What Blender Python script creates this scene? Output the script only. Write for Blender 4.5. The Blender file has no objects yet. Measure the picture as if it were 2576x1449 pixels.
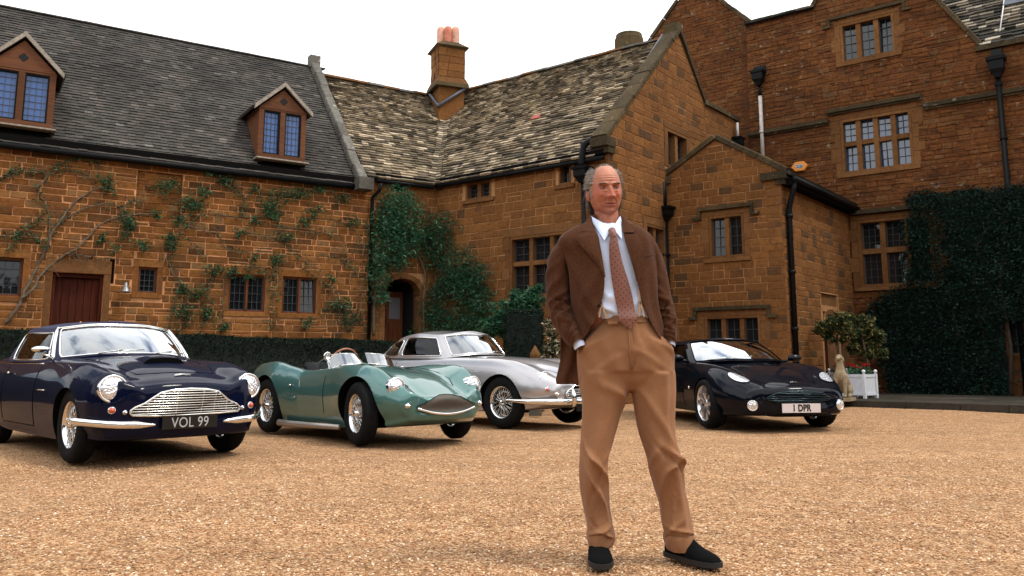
import bpy, math, random
import numpy as np
from mathutils import Vector, Matrix, Euler
SC = bpy.context.scene
COL = SC.collection
rnd = random.Random(7)
PI = math.pi

# ---------------------------------------------------------------- camera
CAM_H = 0.9
F_PX, P_X, P_Y, W_PX = 2100.0, 1288.0, 590.0, 2576.0      # focal length and principal point, in pixels of a 2576 px wide picture
TH = math.atan(316 / 2100.0)
cam_d = bpy.data.cameras.new('camera')
cam = bpy.data.objects.new('camera', cam_d); COL.objects.link(cam)
cam.location = (0, 0, CAM_H)
cam.rotation_euler = (PI / 2 + TH, 0, 0)
cam_d.sensor_width = 36.0
cam_d.lens = 36.0 * F_PX / W_PX
cam_d.shift_y = -(724.5 - P_Y) / W_PX
cam_d.clip_start = 0.1
cam_d.clip_end = 3000
cam_d.dof.use_dof = True
cam_d.dof.focus_distance = 5.5
cam_d.dof.aperture_fstop = 11
SC.camera = cam

# ---------------------------------------------------------------- world: bright, mostly clouded sky
SUN_EL, SUN_AZ = math.radians(60), math.radians(108)       # azimuth clockwise from +Y; sun high, behind the camera on the right
wd = bpy.data.worlds.new('World'); SC.world = wd; wd.use_nodes = True
nt = wd.node_tree; nt.nodes.clear()
wo = nt.nodes.new('ShaderNodeOutputWorld')
sky = nt.nodes.new('ShaderNodeTexSky'); sky.sky_type = 'NISHITA'; sky.sun_disc = False
sky.sun_elevation = SUN_EL; sky.sun_rotation = SUN_AZ
bg1 = nt.nodes.new('ShaderNodeBackground'); bg1.inputs['Strength'].default_value = 0.12
bg2 = nt.nodes.new('ShaderNodeBackground'); bg2.inputs['Strength'].default_value = 1.5
nt.links.new(sky.outputs[0], bg1.inputs['Color'])
tc = nt.nodes.new('ShaderNodeTexCoord')
mp = nt.nodes.new('ShaderNodeMapping'); mp.inputs['Scale'].default_value = (1.0, 1.0, 3.2)
nz = nt.nodes.new('ShaderNodeTexNoise'); nz.inputs['Scale'].default_value = 2.3; nz.inputs['Detail'].default_value = 7; nz.inputs['Roughness'].default_value = 0.55
nt.links.new(tc.outputs['Generated'], mp.inputs[0]); nt.links.new(mp.outputs[0], nz.inputs['Vector'])
cr = nt.nodes.new('ShaderNodeValToRGB'); cr.color_ramp.elements[0].position = 0.30; cr.color_ramp.elements[1].position = 0.46
nt.links.new(nz.outputs[0], cr.inputs[0])
cc = nt.nodes.new('ShaderNodeValToRGB'); cc.color_ramp.elements[0].position = 0.35; cc.color_ramp.elements[1].position = 0.62
cc.color_ramp.elements[0].color = (0.72, 0.76, 0.84, 1); cc.color_ramp.elements[1].color = (1.0, 0.99, 0.97, 1)
nt.links.new(nz.outputs[0], cc.inputs[0]); nt.links.new(cc.outputs[0], bg2.inputs['Color'])
mx = nt.nodes.new('ShaderNodeMixShader')
nt.links.new(cr.outputs[0], mx.inputs[0]); nt.links.new(bg1.outputs[0], mx.inputs[1]); nt.links.new(bg2.outputs[0], mx.inputs[2])
nt.links.new(mx.outputs[0], wo.inputs['Surface'])

# ---------------------------------------------------------------- sun through thin cloud
sl = bpy.data.lights.new('sun', 'SUN'); sl.energy = 1.5; sl.angle = math.radians(11); sl.color = (1.0, 0.93, 0.82)
so = bpy.data.objects.new('sun', sl); COL.objects.link(so)
sdir = Vector((math.sin(SUN_AZ) * math.cos(SUN_EL), math.cos(SUN_AZ) * math.cos(SUN_EL), math.sin(SUN_EL)))
so.rotation_euler = sdir.to_track_quat('Z', 'Y').to_euler()

vs = SC.view_settings
vs.view_transform = 'Standard'; vs.look = 'None'; vs.exposure = 0.55; vs.gamma = 1.0; vs.use_curve_mapping = False
SC.cycles.max_bounces = 6; SC.cycles.glossy_bounces = 4; SC.cycles.transparent_max_bounces = 12; SC.cycles.transmission_bounces = 4
SC.cycles.sample_clamp_indirect = 6.0
SC.cycles.use_denoising = True

# ================================================================ helpers
def tag(o, label=None, cat=None, group=None, kind=None):
    if label: o['label'] = label
    if cat: o['category'] = cat
    if group: o['group'] = group
    if kind: o['kind'] = kind
    return o

def link_mesh(name, me, parent=None):
    o = bpy.data.objects.new(name, me); COL.objects.link(o)
    if parent is not None:
        o.parent = parent
        if parent.get('world_parts'):
            o.matrix_parent_inverse = Matrix.Translation(-Vector(parent['base']))
    return o

def thing(name, label, cat, loc=(0, 0, 0), rotz=0.0, group=None, world_parts=False):
    o = bpy.data.objects.new(name, None); COL.objects.link(o)
    o.location = loc; o.rotation_euler = (0, 0, rotz); o.empty_display_size = 0.3
    if world_parts: o['world_parts'] = 1; o['base'] = list(loc)
    return tag(o, label, cat, group)

def copy_tree(o, parent=None):
    c = o.copy(); COL.objects.link(c); c.parent = parent
    for ch in o.children: copy_tree(ch, c)
    return c

class MB:
    """collects faces and links them as one mesh object"""
    def __init__(s): s.v = []; s.f = []; s.m = []; s.sm = []
    def add(s, vs, fs, m=0, smooth=False):
        b = len(s.v); s.v.extend([tuple(p) for p in vs])
        for f in fs:
            s.f.append(tuple(b + i for i in f)); s.m.append(m); s.sm.append(smooth)
        return b
    def box(s, c, d, m=0, R=None):
        hx, hy, hz = d[0] / 2, d[1] / 2, d[2] / 2
        p = [Vector((x * hx, y * hy, z * hz)) for x in (-1, 1) for y in (-1, 1) for z in (-1, 1)]
        if R is not None: p = [R @ q for q in p]
        c = Vector(c)
        s.add([q + c for q in p], [(0, 1, 3, 2), (4, 6, 7, 5), (0, 4, 5, 1), (2, 3, 7, 6), (0, 2, 6, 4), (1, 5, 7, 3)], m)
    def prism(s, poly, h0, h1, fr, m=0, bev=0.0):
        """poly in (a,b) of frame fr, extruded along its normal from h0 to h1"""
        n = len(poly)
        if bev:
            cx = sum(p[0] for p in poly) / n; cy = sum(p[1] for p in poly) / n
            inner = []
            for p in poly:
                dx, dy = cx - p[0], cy - p[1]
                inner.append((p[0] + math.copysign(min(bev, abs(dx)), dx), p[1] + math.copysign(min(bev, abs(dy)), dy)))
            vs_ = [fr(p[0], p[1], h0) for p in poly] + [fr(p[0], p[1], h1 - bev * .7) for p in poly] + [fr(p[0], p[1], h1) for p in inner]
            fs = [tuple(range(2 * n, 3 * n))]
            for k in (0, n):
                for i in range(n): j = (i + 1) % n; fs.append((k + i, k + j, k + n + j, k + n + i))
        else:
            vs_ = [fr(p[0], p[1], h0) for p in poly] + [fr(p[0], p[1], h1) for p in poly]
            fs = [tuple(range(n, 2 * n)), tuple(range(n - 1, -1, -1))]
            for i in range(n): j = (i + 1) % n; fs.append((i, j, n + j, n + i))
        s.add(vs_, fs, m)
    def tube(s, pts, r, n=8, m=0, closed=False, caps=True, smooth=True):
        pts = [Vector(p) for p in pts]; N = len(pts)
        if not hasattr(r, '__len__'): r = [r] * N
        up = Vector((0, 0, 1)); rings = []
        prev = None
        for i, p in enumerate(pts):
            if closed: t = pts[(i + 1) % N] - pts[i - 1]
            else: t = pts[min(i + 1, N - 1)] - pts[max(i - 1, 0)]
            if t.length < 1e-9: t = Vector((0, 0, 1))
            t.normalize()
            if prev is None:
                a = t.cross(up)
                if a.length < 1e-3: a = t.cross(Vector((1, 0, 0)))
            else:
                a = prev - t * prev.dot(t)
                if a.length < 1e-6: a = t.cross(up)
            a.normalize(); prev = a; b = t.cross(a)
            rings.append([p + (a * math.cos(2 * PI * k / n) + b * math.sin(2 * PI * k / n)) * r[i] for k in range(n)])
        vs_ = [q for rg in rings for q in rg]; fs = []
        for i in range(N if closed else N - 1):
            i2 = (i + 1) % N
            for k in range(n):
                k2 = (k + 1) % n; fs.append((i * n + k, i * n + k2, i2 * n + k2, i2 * n + k))
        if caps and not closed:
            fs.append(tuple(range(n - 1, -1, -1))); fs.append(tuple((N - 1) * n + k for k in range(n)))
        s.add(vs_, fs, m, smooth)
    def lathe(s, prof, n=24, M=None, m=0, smooth=True, cap=False):
        """prof: (r, z) revolved round local Z, then transformed by M"""
        vs_ = []
        for r, z in prof:
            for k in range(n):
                a = 2 * PI * k / n; vs_.append(Vector((r * math.cos(a), r * math.sin(a), z)))
        if M is not None: vs_ = [M @ q for q in vs_]
        fs = []
        for i in range(len(prof) - 1):
            for k in range(n):
                k2 = (k + 1) % n; fs.append((i * n + k, i * n + k2, (i + 1) * n + k2, (i + 1) * n + k))
        if cap:
            fs.append(tuple(range(n - 1, -1, -1))); fs.append(tuple((len(prof) - 1) * n + k for k in range(n)))
        s.add(vs_, fs, m, smooth)
    def grid(s, P, closed_u=False, m=0, smooth=True, skip=None, closed_v=False):
        P = np.asarray(P); a, b = P.shape[:2]
        vs_ = P.reshape(-1, 3).tolist(); fs = []
        for i in range(a if closed_u else a - 1):
            for j in range(b if closed_v else b - 1):
                if skip is not None and skip(i, j): continue
                i2 = (i + 1) % a; j2 = (j + 1) % b
                fs.append((i * b + j, i2 * b + j, i2 * b + j2, i * b + j2))
        s.add(vs_, fs, m, smooth)
    def build(s, name, mats, parent=None, auto=None):
        me = bpy.data.meshes.new(name); me.from_pydata(s.v, [], s.f)
        for mt in (mats if isinstance(mats, (list, tuple)) else [mats]): me.materials.append(mt)
        me.polygons.foreach_set('material_index', s.m)
        me.polygons.foreach_set('use_smooth', s.sm)
        me.validate(); me.update()
        if auto: me.set_sharp_from_angle(angle=math.radians(auto))
        return link_mesh(name, me, parent)

def fast_mesh(name, verts, nper, mats, parent=None):
    """verts (N*nper,3): N separate polygons of nper corners"""
    verts = np.asarray(verts, dtype=np.float32).reshape(-1, 3); n = len(verts) // nper
    me = bpy.data.meshes.new(name); me.vertices.add(len(verts)); me.vertices.foreach_set('co', verts.ravel())
    me.loops.add(len(verts)); me.loops.foreach_set('vertex_index', np.arange(len(verts), dtype=np.int32))
    me.polygons.add(n); me.polygons.foreach_set('loop_start', np.arange(n, dtype=np.int32) * nper)
    me.update(calc_edges=True)
    for mt in (mats if isinstance(mats, (list, tuple)) else [mats]): me.materials.append(mt)
    return link_mesh(name, me, parent)

# ---------------------------------------------------------------- materials
class NT:
    def __init__(s, name):
        s.m = bpy.data.materials.new(name); s.m.use_nodes = True; s.t = s.m.node_tree
        s.b = s.t.nodes['Principled BSDF']; s.out = s.t.nodes['Material Output']
    def n(s, kind, **kw):
        nd = s.t.nodes.new(kind)
        for k, v in kw.items():
            if k in nd.inputs.keys() if isinstance(k, str) else False: nd.inputs[k].default_value = v
            else: setattr(nd, k, v)
        return nd
    def l(s, a, b): s.t.links.new(a, b)
    def noise(s, scale, detail=4, rough=0.55, vec=None, dist=0.0):
        nd = s.n('ShaderNodeTexNoise'); nd.inputs['Scale'].default_value = scale; nd.inputs['Detail'].default_value = detail
        nd.inputs['Roughness'].default_value = rough; nd.inputs['Distortion'].default_value = dist
        s.l(vec if vec is not None else s.coord(), nd.inputs['Vector']); return nd.outputs[0]
    def coord(s, which='Object'):
        if not hasattr(s, 'tc'): s.tc = s.n('ShaderNodeTexCoord')
        return s.tc.outputs[which]
    def pos(s):
        if not hasattr(s, 'geo'): s.geo = s.n('ShaderNodeNewGeometry')
        return s.geo.outputs['Position']
    def rndval(s, keyed=True):
        """one random number per separate piece, whether it is an object or an island of a joined mesh"""
        if not hasattr(s, 'geo'): s.geo = s.n('ShaderNodeNewGeometry')
        oi = s.n('ShaderNodeObjectInfo'); a = s.n('ShaderNodeMath', operation='ADD'); f = s.n('ShaderNodeMath', operation='FRACT')
        s.l(oi.outputs['Random'], a.inputs[0]); s.l(s.geo.outputs['Random Per Island'], a.inputs[1]); s.l(a.outputs[0], f.inputs[0])
        return f.outputs[0]
    def ramp(s, fac, stops, interp='LINEAR'):
        r = s.n('ShaderNodeValToRGB'); r.color_ramp.interpolation = interp; e = r.color_ramp.elements
        while len(e) < len(stops): e.new(0.5)
        for i, (p, c) in enumerate(stops):
            e[i].position = p
            if not hasattr(c, '__len__'): c = (c, c, c)
            e[i].color = (*c, 1)
        s.l(fac, r.inputs[0]); return r.outputs[0]
    def mix(s, fac, a, b, mode='MIX'):
        m = s.n('ShaderNodeMix', data_type='RGBA', blend_type=mode)
        for sock, val in ((m.inputs[0], fac), (m.inputs[6], a), (m.inputs[7], b)):
            if hasattr(val, 'is_linked') or hasattr(val, 'links'): s.l(val, sock)
            elif hasattr(val, '__len__'): sock.default_value = (*val, 1)
            else: sock.default_value = val
        return m.outputs[2]
    def math(s, op, a, b=0.0):
        m = s.n('ShaderNodeMath', operation=op)
        for sock, val in ((m.inputs[0], a), (m.inputs[1], b)):
            if hasattr(val, 'links'): s.l(val, sock)
            else: sock.default_value = val
        return m.outputs[0]
    def bump(s, h, strength=0.5, dist=0.01):
        b = s.n('ShaderNodeBump'); b.inputs['Strength'].default_value = strength; b.inputs['Distance'].default_value = dist
        s.l(h, b.inputs['Height']); s.l(b.outputs[0], s.b.inputs['Normal'])
    def color(s, c):
        if hasattr(c, 'links'): s.l(c, s.b.inputs['Base Color'])
        else: s.b.inputs['Base Color'].default_value = (*c, 1)
    def rough(s, r):
        if hasattr(r, 'links'): s.l(r, s.b.inputs['Roughness'])
        else: s.b.inputs['Roughness'].default_value = r

def simple(name, c, rough=0.6, metal=0.0, spec=0.5, coat=0.0, var=0.0, scale=8.0, bump=0.0, ior=None):
    t = NT(name)
    if var:
        t.color(t.ramp(t.noise(scale, 5, vec=t.pos()), [(0.3, [x * (1 - var) for x in c]), (0.7, [min(1, x * (1 + var)) for x in c])]))
    else: t.color(c)
    t.rough(rough); t.b.inputs['Metallic'].default_value = metal; t.b.inputs['Specular IOR Level'].default_value = spec
    if coat: t.b.inputs['Coat Weight'].default_value = coat; t.b.inputs['Coat Roughness'].default_value = 0.02
    if bump: t.bump(t.noise(scale * 4, 4, vec=t.pos()), bump, 0.01)
    if ior: t.b.inputs['IOR'].default_value = ior
    return t.m

def stone_mat(name, stops, patch=0.5, grime=(0.05, 0.04, 0.03), bump=0.6, lichen=0.0, bed=0.0):
    t = NT(name); r = t.rndval(); P = t.pos()
    base = t.ramp(r, stops)
    n1 = t.noise(1.1, 6, 0.6, vec=P); n2 = t.noise(14, 6, 0.7, vec=P); n3 = t.noise(70, 3, 0.6, vec=P)
    c = t.mix(1.0, base, t.ramp(n1, [(0.25, 1 - 0.5 * patch), (0.5, 1.0), (0.75, 1 + 0.35 * patch)]), 'MULTIPLY')
    c = t.mix(1.0, c, t.ramp(n2, [(0.3, 0.62), (0.5, 1.0), (0.72, 1.3)]), 'MULTIPLY')
    c = t.mix(t.ramp(t.noise(2.3, 8, 0.72, vec=P), [(0.56, 0.0), (0.74, 0.75)]), c, grime)
    if lichen: c = t.mix(t.ramp(t.noise(5.0, 8, 0.75, vec=P), [(0.60, 0.0), (0.66, lichen)]), c, (0.42, 0.38, 0.30))
    h = t.math('ADD', n2, t.math('MULTIPLY', n3, 0.5))
    if bed:      # thin horizontal bedding cracks
        mp_ = t.n('ShaderNodeMapping'); mp_.inputs['Scale'].default_value = (1.0, 1.0, 7.0); t.l(P, mp_.inputs[0]); nb_ = t.noise(3.2, 7, 0.68, vec=mp_.outputs[0], dist=.3)
        c = t.mix(t.ramp(nb_, [(0.36, bed), (0.47, 0.0)]), c, (0.018, 0.009, 0.005)); c = t.mix(t.ramp(nb_, [(0.58, 0.0), (0.72, bed * .35)]), c, (0.20, 0.085, 0.030)); h = t.math('ADD', h, t.math('MULTIPLY', nb_, 2.0))
    t.color(c); t.rough(0.92); t.b.inputs['Specular IOR Level'].default_value = 0.15
    t.bump(h, bump, 0.012)
    return t.m

M = {}
IRON = [(0.0, (0.081, 0.034, 0.010)), (0.10, (0.117, 0.052, 0.018)), (0.3, (0.157, 0.060, 0.017)), (0.6, (0.198, 0.078, 0.020)), (0.85, (0.229, 0.097, 0.027)), (1.0, (0.182, 0.097, 0.039))]
IRON2 = [(0.0, (0.080, 0.043, 0.019)), (0.09, (0.098, 0.048, 0.020)), (0.16, (0.147, 0.061, 0.019)), (0.7, (0.172, 0.072, 0.021)), (1.0, (0.197, 0.085, 0.025))]
IRON3 = [(0.0, (0.095, 0.036, 0.013)), (0.4, (0.121, 0.043, 0.013)), (0.8, (0.140, 0.052, 0.015)), (1.0, (0.131, 0.063, 0.025))]
M['stone'] = stone_mat('ironstone_cottage', IRON, 0.5)
M['stone2'] = stone_mat('ironstone_ashlar', IRON2, 0.35, bump=0.35)
M['stone3'] = stone_mat('ironstone_rubble', IRON3, 0.75, bump=1.0, lichen=0.5, bed=.85)
M['dress'] = stone_mat('dressed_stone', [(0.0, (0.122, 0.053, 0.018)), (0.5, (0.148, 0.066, 0.023)), (1.0, (0.172, 0.080, 0.029))], 0.6, bump=0.3)
M['mortar'] = simple('mortar_cottage', (0.50, 0.235, 0.108), 0.95, var=0.3, scale=6, bump=0.4, spec=0.1)
M['mortar2'] = simple('mortar_ashlar', (0.36, 0.185, 0.082), 0.95, var=0.25, scale=6, bump=0.4, spec=0.1)
M['mortar3'] = simple('mortar_rubble', (0.085, 0.035, 0.013), 0.95, var=0.35, scale=5, bump=0.4, spec=0.1)
M['coping'] = stone_mat('weathered_coping', [(0.0, (0.085, 0.078, 0.066)), (1.0, (0.15, 0.14, 0.12))], 0.9, grime=(0.02, 0.019, 0.016), bump=1.0, lichen=0.8)
M['coping2'] = stone_mat('mossy_coping', [(0.0, (0.040, 0.030, 0.016)), (1.0, (0.078, 0.054, 0.026))], 0.9, grime=(0.018, 0.018, 0.010), bump=1.0, lichen=.35)

def tile_mat(name, stops, moss):
    t = NT(name); r = t.rndval(); P = t.pos()
    c = t.ramp(r, stops)
    c = t.mix(1.0, c, t.ramp(t.noise(0.8, 5, vec=P), [(0.3, 0.6), (0.7, 1.3)]), 'MULTIPLY')
    c = t.mix(t.ramp(t.noise(1.7, 8, 0.7, vec=P), [(0.52, 0.0), (0.72, 0.8)]), c, moss)
    c = t.mix(1.0, c, t.ramp(t.noise(25, 5, 0.7, vec=P), [(0.3, 0.72), (0.7, 1.25)]), 'MULTIPLY')
    t.color(c); t.rough(0.85); t.b.inputs['Specular IOR Level'].default_value = 0.25
    t.bump(t.noise(30, 5, 0.7, vec=P), 0.7, 0.01)
    return t.m
M['tile'] = tile_mat('grey_clay_tile', [(0.0, (0.042, 0.039, 0.035)), (0.4, (0.055, 0.050, 0.044)), (0.8, (0.070, 0.060, 0.052)), (0.97, (0.088, 0.074, 0.064)), (1.0, (0.13, 0.12, 0.105))], (0.022, 0.026, 0.022))
M['slate'] = tile_mat('stone_slate', [(0.0, (0.065, 0.053, 0.037)), (0.25, (0.12, 0.095, 0.062)), (0.5, (0.20, 0.155, 0.100)), (0.78, (0.31, 0.245, 0.16)), (1.0, (0.55, 0.45, 0.32))], (0.075, 0.065, 0.045))
M['slate2'] = tile_mat('dark_stone_slate', [(0.0, (0.02, 0.02, 0.016)), (0.5, (0.07, 0.06, 0.045)), (0.8, (0.17, 0.14, 0.10)), (1.0, (0.5, 0.44, 0.34))], (0.02, 0.022, 0.016))
M['under'] = simple('roof_underlay', (0.005, 0.0045, 0.004), 0.95, spec=.05)
M['lead'] = simple('lead', (0.085, 0.095, 0.115), 0.5, 0.3, var=0.2)
M['iron'] = simple('black_iron', (0.004, 0.0045, 0.005), 0.5, var=0.3, scale=12, spec=.12)
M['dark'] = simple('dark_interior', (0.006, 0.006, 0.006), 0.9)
M['terracotta'] = simple('terracotta', (0.50, 0.17, 0.10), 0.8, var=0.25, scale=9, bump=0.4)
M['terracotta_pale'] = simple('terracotta_pale', (0.62, 0.33, 0.23), 0.8, var=0.25, scale=9, bump=0.4)
M['brickred'] = simple('brick_red', (0.36, 0.08, 0.06), 0.85, var=0.2)

def glass_mat(name, c, ior, rough=0.03, wav=0.12):
    t = NT(name); t.color(c); t.rough(rough); t.b.inputs['IOR'].default_value = ior; t.b.inputs['Specular IOR Level'].default_value = 0.5
    t.bump(t.noise(2.5, 2, vec=t.pos()), wav, 0.02)
    return t.m
M['win'] = glass_mat('leaded_window_glass', (0.012, 0.013, 0.014), 1.45)
M['win_sky'] = glass_mat('old_window_glass', (0.018, 0.045, 0.10), 1.8)  # blue of the reflected sky put into the pane colour
M['win_grey'] = glass_mat('upper_window_glass', (0.010, 0.014, 0.018), 1.55)
M['win_blue'] = glass_mat('dormer_window_glass', (0.035, 0.095, 0.27), 1.45)  # strong blue base colour paints in a blue sky reflection
M['came'] = simple('lead_came', (0.045, 0.048, 0.052), 0.6, 0.2)

def wood_mat(name, a, b, sc=(14, 14, 1.2)):
    t = NT(name); m = t.n('ShaderNodeMapping'); m.inputs['Scale'].default_value = sc; t.l(t.pos(), m.inputs[0])
    n = t.noise(2.0, 6, 0.6, vec=m.outputs[0], dist=0.4)
    c = t.ramp(n, [(0.3, a), (0.7, b)])
    c = t.mix(1.0, c, t.ramp(t.rndval(), [(0.0, 0.75), (1.0, 1.2)]), 'MULTIPLY')
    t.color(c); t.rough(0.8); t.b.inputs['Specular IOR Level'].default_value = .15; t.bump(n, 0.3, 0.005); return t.m
M['wood'] = wood_mat('oiled_oak', (0.075, 0.024, 0.010), (0.15, 0.048, 0.018))
M['door'] = wood_mat('red_brown_door', (0.030, 0.007, 0.003), (0.085, 0.016, 0.006))
M['board'] = wood_mat('dormer_board', (0.085, 0.034, 0.016), (0.135, 0.054, 0.025), (1.5, 1.5, 14))

# ---------------------------------------------------------------- picture helpers and wall frames
_c, _s = math.cos(TH), math.sin(TH)
def ray(u, v):
    x = (u - P_X) / F_PX; y = -(v - P_Y) / F_PX
    return np.array([x, _c - y * _s, _s + y * _c])
def ground(u, v, z=0.0):
    r = ray(u, v); t = (z - CAM_H) / r[2]; return Vector((r[0] * t, r[1] * t, z))

class Wall:
    """a vertical plane: s runs along it, z up, h out of it towards the yard"""
    def __init__(S, P, d, off=0.0):
        L = math.hypot(*d); S.t = np.array(d, float) / L; n = np.array([S.t[1], -S.t[0]])
        if n @ (-np.array(P[:2], float)) < 0: n = -n
        S.n = n; S.P = np.array(P[:2], float) - n * off
    def px(S, u, v):
        r = ray(u, v); k = (S.P @ S.n) / (r[:2] @ S.n); X = r * k
        return float((X[:2] - S.P) @ S.t), float(X[2] + CAM_H)
    def __call__(S, s, z, h=0.0):
        p = S.P + S.t * s + S.n * h; return Vector((p[0], p[1], z))
    def R(S):
        return Matrix(((S.t[0], -S.n[0], 0), (S.t[1], -S.n[1], 0), (0, 0, 1)))   # local x along, y into the wall, z up
    def box(S, mb, s0, s1, z0, z1, h0, h1, m=0):
        c = S((s0 + s1) / 2, (z0 + z1) / 2, (h0 + h1) / 2)
        mb.box(c, (abs(s1 - s0), abs(h1 - h0), abs(z1 - z0)), m, S.R())

def clip_poly(poly, outline):
    """Sutherland-Hodgman against a convex counter-clockwise outline"""
    out = list(poly)
    n = len(outline)
    for i in range(n):
        ax, ay = outline[i]; bx, by = outline[(i + 1) % n]
        inp = out; out = []
        if not inp: return []
        def side(p): return (bx - ax) * (p[1] - ay) - (by - ay) * (p[0] - ax)
        for k in range(len(inp)):
            p, q = inp[k - 1], inp[k]; sp, sq = side(p), side(q)
            if sq >= 0:
                if sp < 0: t = sp / (sp - sq); out.append((p[0] + t * (q[0] - p[0]), p[1] + t * (q[1] - p[1])))
                out.append(q)
            elif sp >= 0:
                t = sp / (sp - sq); out.append((p[0] + t * (q[0] - p[0]), p[1] + t * (q[1] - p[1])))
    return out

def area(poly):
    return 0.5 * abs(sum(poly[i - 1][0] * poly[i][1] - poly[i][0] * poly[i - 1][1] for i in range(len(poly))))

def cut(rects, o):
    """subtract opening o=(s0,s1,z0,z1) from rectangles"""
    res = []
    for a, b, c, d in rects:
        if b <= o[0] or a >= o[1] or d <= o[2] or c >= o[3]: res.append((a, b, c, d)); continue
        if a < o[0]: res.append((a, o[0], c, d))
        if b > o[1]: res.append((o[1], b, c, d))
        a2, b2 = max(a, o[0]), min(b, o[1])
        if c < o[2]: res.append((a2, b2, c, o[2]))
        if d > o[3]: res.append((a2, b2, o[3], d))
    return res

# shared block shapes, one unit across; x along the wall, y into it, z up
def block_mesh(k, mat, bev):
    r = random.Random(k)
    mb = MB(); n = 4
    ring = [(-.5, -.5), (.5, -.5), (.5, .5), (-.5, .5)]
    j = lambda a: r.uniform(-a, a)
    ring = [(x + j(.018), z + j(.03)) for x, z in ring]
    inner = [(x * (1 - bev * 1.1) + j(.012), z * (1 - bev * 2.2) + j(.02)) for x, z in ring]
    vs_ = [(x, .5, z) for x, z in ring] + [(x, -.42, z) for x, z in ring] + [(x, -.5 + j(.06), z) for x, z in inner] + [(j(.1), -.5 - r.uniform(0, .08), j(.1))]
    fs = []
    for b in (0, 4):
        for i in range(4): i2 = (i + 1) % 4; fs.append((b + i, b + i2, b + 4 + i2, b + 4 + i))
    for i in range(4): fs.append((8 + i, 8 + (i + 1) % 4, 12))
    mb.add(vs_, fs)
    me = bpy.data.meshes.new('block'); me.from_pydata(mb.v, [], mb.f); me.materials.append(mat); me.update()
    return me

def lay_stones(wall, outline, openings, parent, mat, name='stone', ch=(0.13, 0.20), sl_=(0.22, 0.52), gap=0.012, h=0.014, singles=150, seed=1, rough_h=0.006, skip=None, bev=0.05):
    r = random.Random(seed)
    z0 = min(p[1] for p in outline); z1 = max(p[1] for p in outline); s0 = min(p[0] for p in outline); s1 = max(p[0] for p in outline)
    cells = []; z = z0
    while z < z1:
        hh = r.uniform(*ch); s = s0 - r.uniform(0, .3)
        while s < s1:
            w = r.uniform(*sl_)
            if r.random() < .10: w *= .5
            if r.random() < .07 and hh > .12:
                m_ = z + hh * r.uniform(.4, .6); rc = [(s, s + w, z, m_), (s, s + w, m_, z + hh)]
            else: rc = [(s, s + w, z, z + hh)]
            for o in openings: rc = cut(rc, o)
            for (a, b, c, d) in rc:
                if b - a > .045 and d - c > .035: cells.append((a + gap / 2, b - gap / 2, c + gap / 2, d - gap / 2))
            s += w
        z += hh
    whole, rest = [], []
    for c in cells:
        poly = [(c[0], c[2]), (c[1], c[2]), (c[1], c[3]), (c[0], c[3])]
        cl = clip_poly(poly, outline)
        if len(cl) < 3: continue
        A = area(cl)
        if A < .0015: continue
        if skip and skip((c[0] + c[1]) / 2, (c[2] + c[3]) / 2): continue
        if abs(A - area(poly)) < 1e-6:
            p = wall((c[0] + c[1]) / 2, (c[2] + c[3]) / 2)
            dd = p.x * p.x + p.y * p.y
            # inside the picture?
            fx = abs(p.x / p.y) < 0.64
            whole.append(((A / dd) if fx else A / dd * 1e-3, c))
        else: rest.append(cl)
    whole.sort(key=lambda q: -q[0])
    blocks = [block_mesh(seed * 10 + k, mat, bev) for k in range(6)]
    R = wall.R().to_4x4()
    for _, c in whole[:singles]:
        o = link_mesh(name, blocks[r.randrange(6)], parent)
        hh = h + r.uniform(-rough_h, rough_h)
        ctr = wall((c[0] + c[1]) / 2, (c[2] + c[3]) / 2, (hh - .05) / 2)
        o.location = ctr; o.rotation_euler = R.to_euler(); o.scale = (c[1] - c[0], .05 + hh, c[3] - c[2])
    mb = MB()
    for _, c in whole[singles:]: rest.append([(c[0], c[2]), (c[1], c[2]), (c[1], c[3]), (c[0], c[3])])
    for poly in rest:
        j = .006 if len(poly) == 4 else 0
        poly = [(p[0] + r.uniform(-j, j), p[1] + r.uniform(-j, j)) for p in poly]
        mb.prism(poly, -.02, h + r.uniform(-rough_h, rough_h), wall, bev=.009)
    if mb.v: tag(mb.build(name, mat, parent), kind='stuff')

def backing(wall, outline, openings, parent, mat, name='wall', depth=0.35, mb=None):
    s_ = sorted({min(p[0] for p in outline), max(p[0] for p in outline), *[o[0] for o in openings], *[o[1] for o in openings]})
    z_ = sorted({min(p[1] for p in outline), max(p[1] for p in outline), *[o[2] for o in openings], *[o[3] for o in openings]})
    own = mb is None
    if own: mb = MB()
    for i in range(len(s_) - 1):
        for j in range(len(z_) - 1):
            cs, cz = (s_[i] + s_[i + 1]) / 2, (z_[j] + z_[j + 1]) / 2
            if any(o[0] < cs < o[1] and o[2] < cz < o[3] for o in openings): continue
            cl = clip_poly([(s_[i], z_[j]), (s_[i + 1], z_[j]), (s_[i + 1], z_[j + 1]), (s_[i], z_[j + 1])], outline)
            if len(cl) > 2 and area(cl) > 1e-5: mb.prism(cl, -depth, 0.0, wall)
    if own: return mb.build(name, mat, parent)

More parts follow.
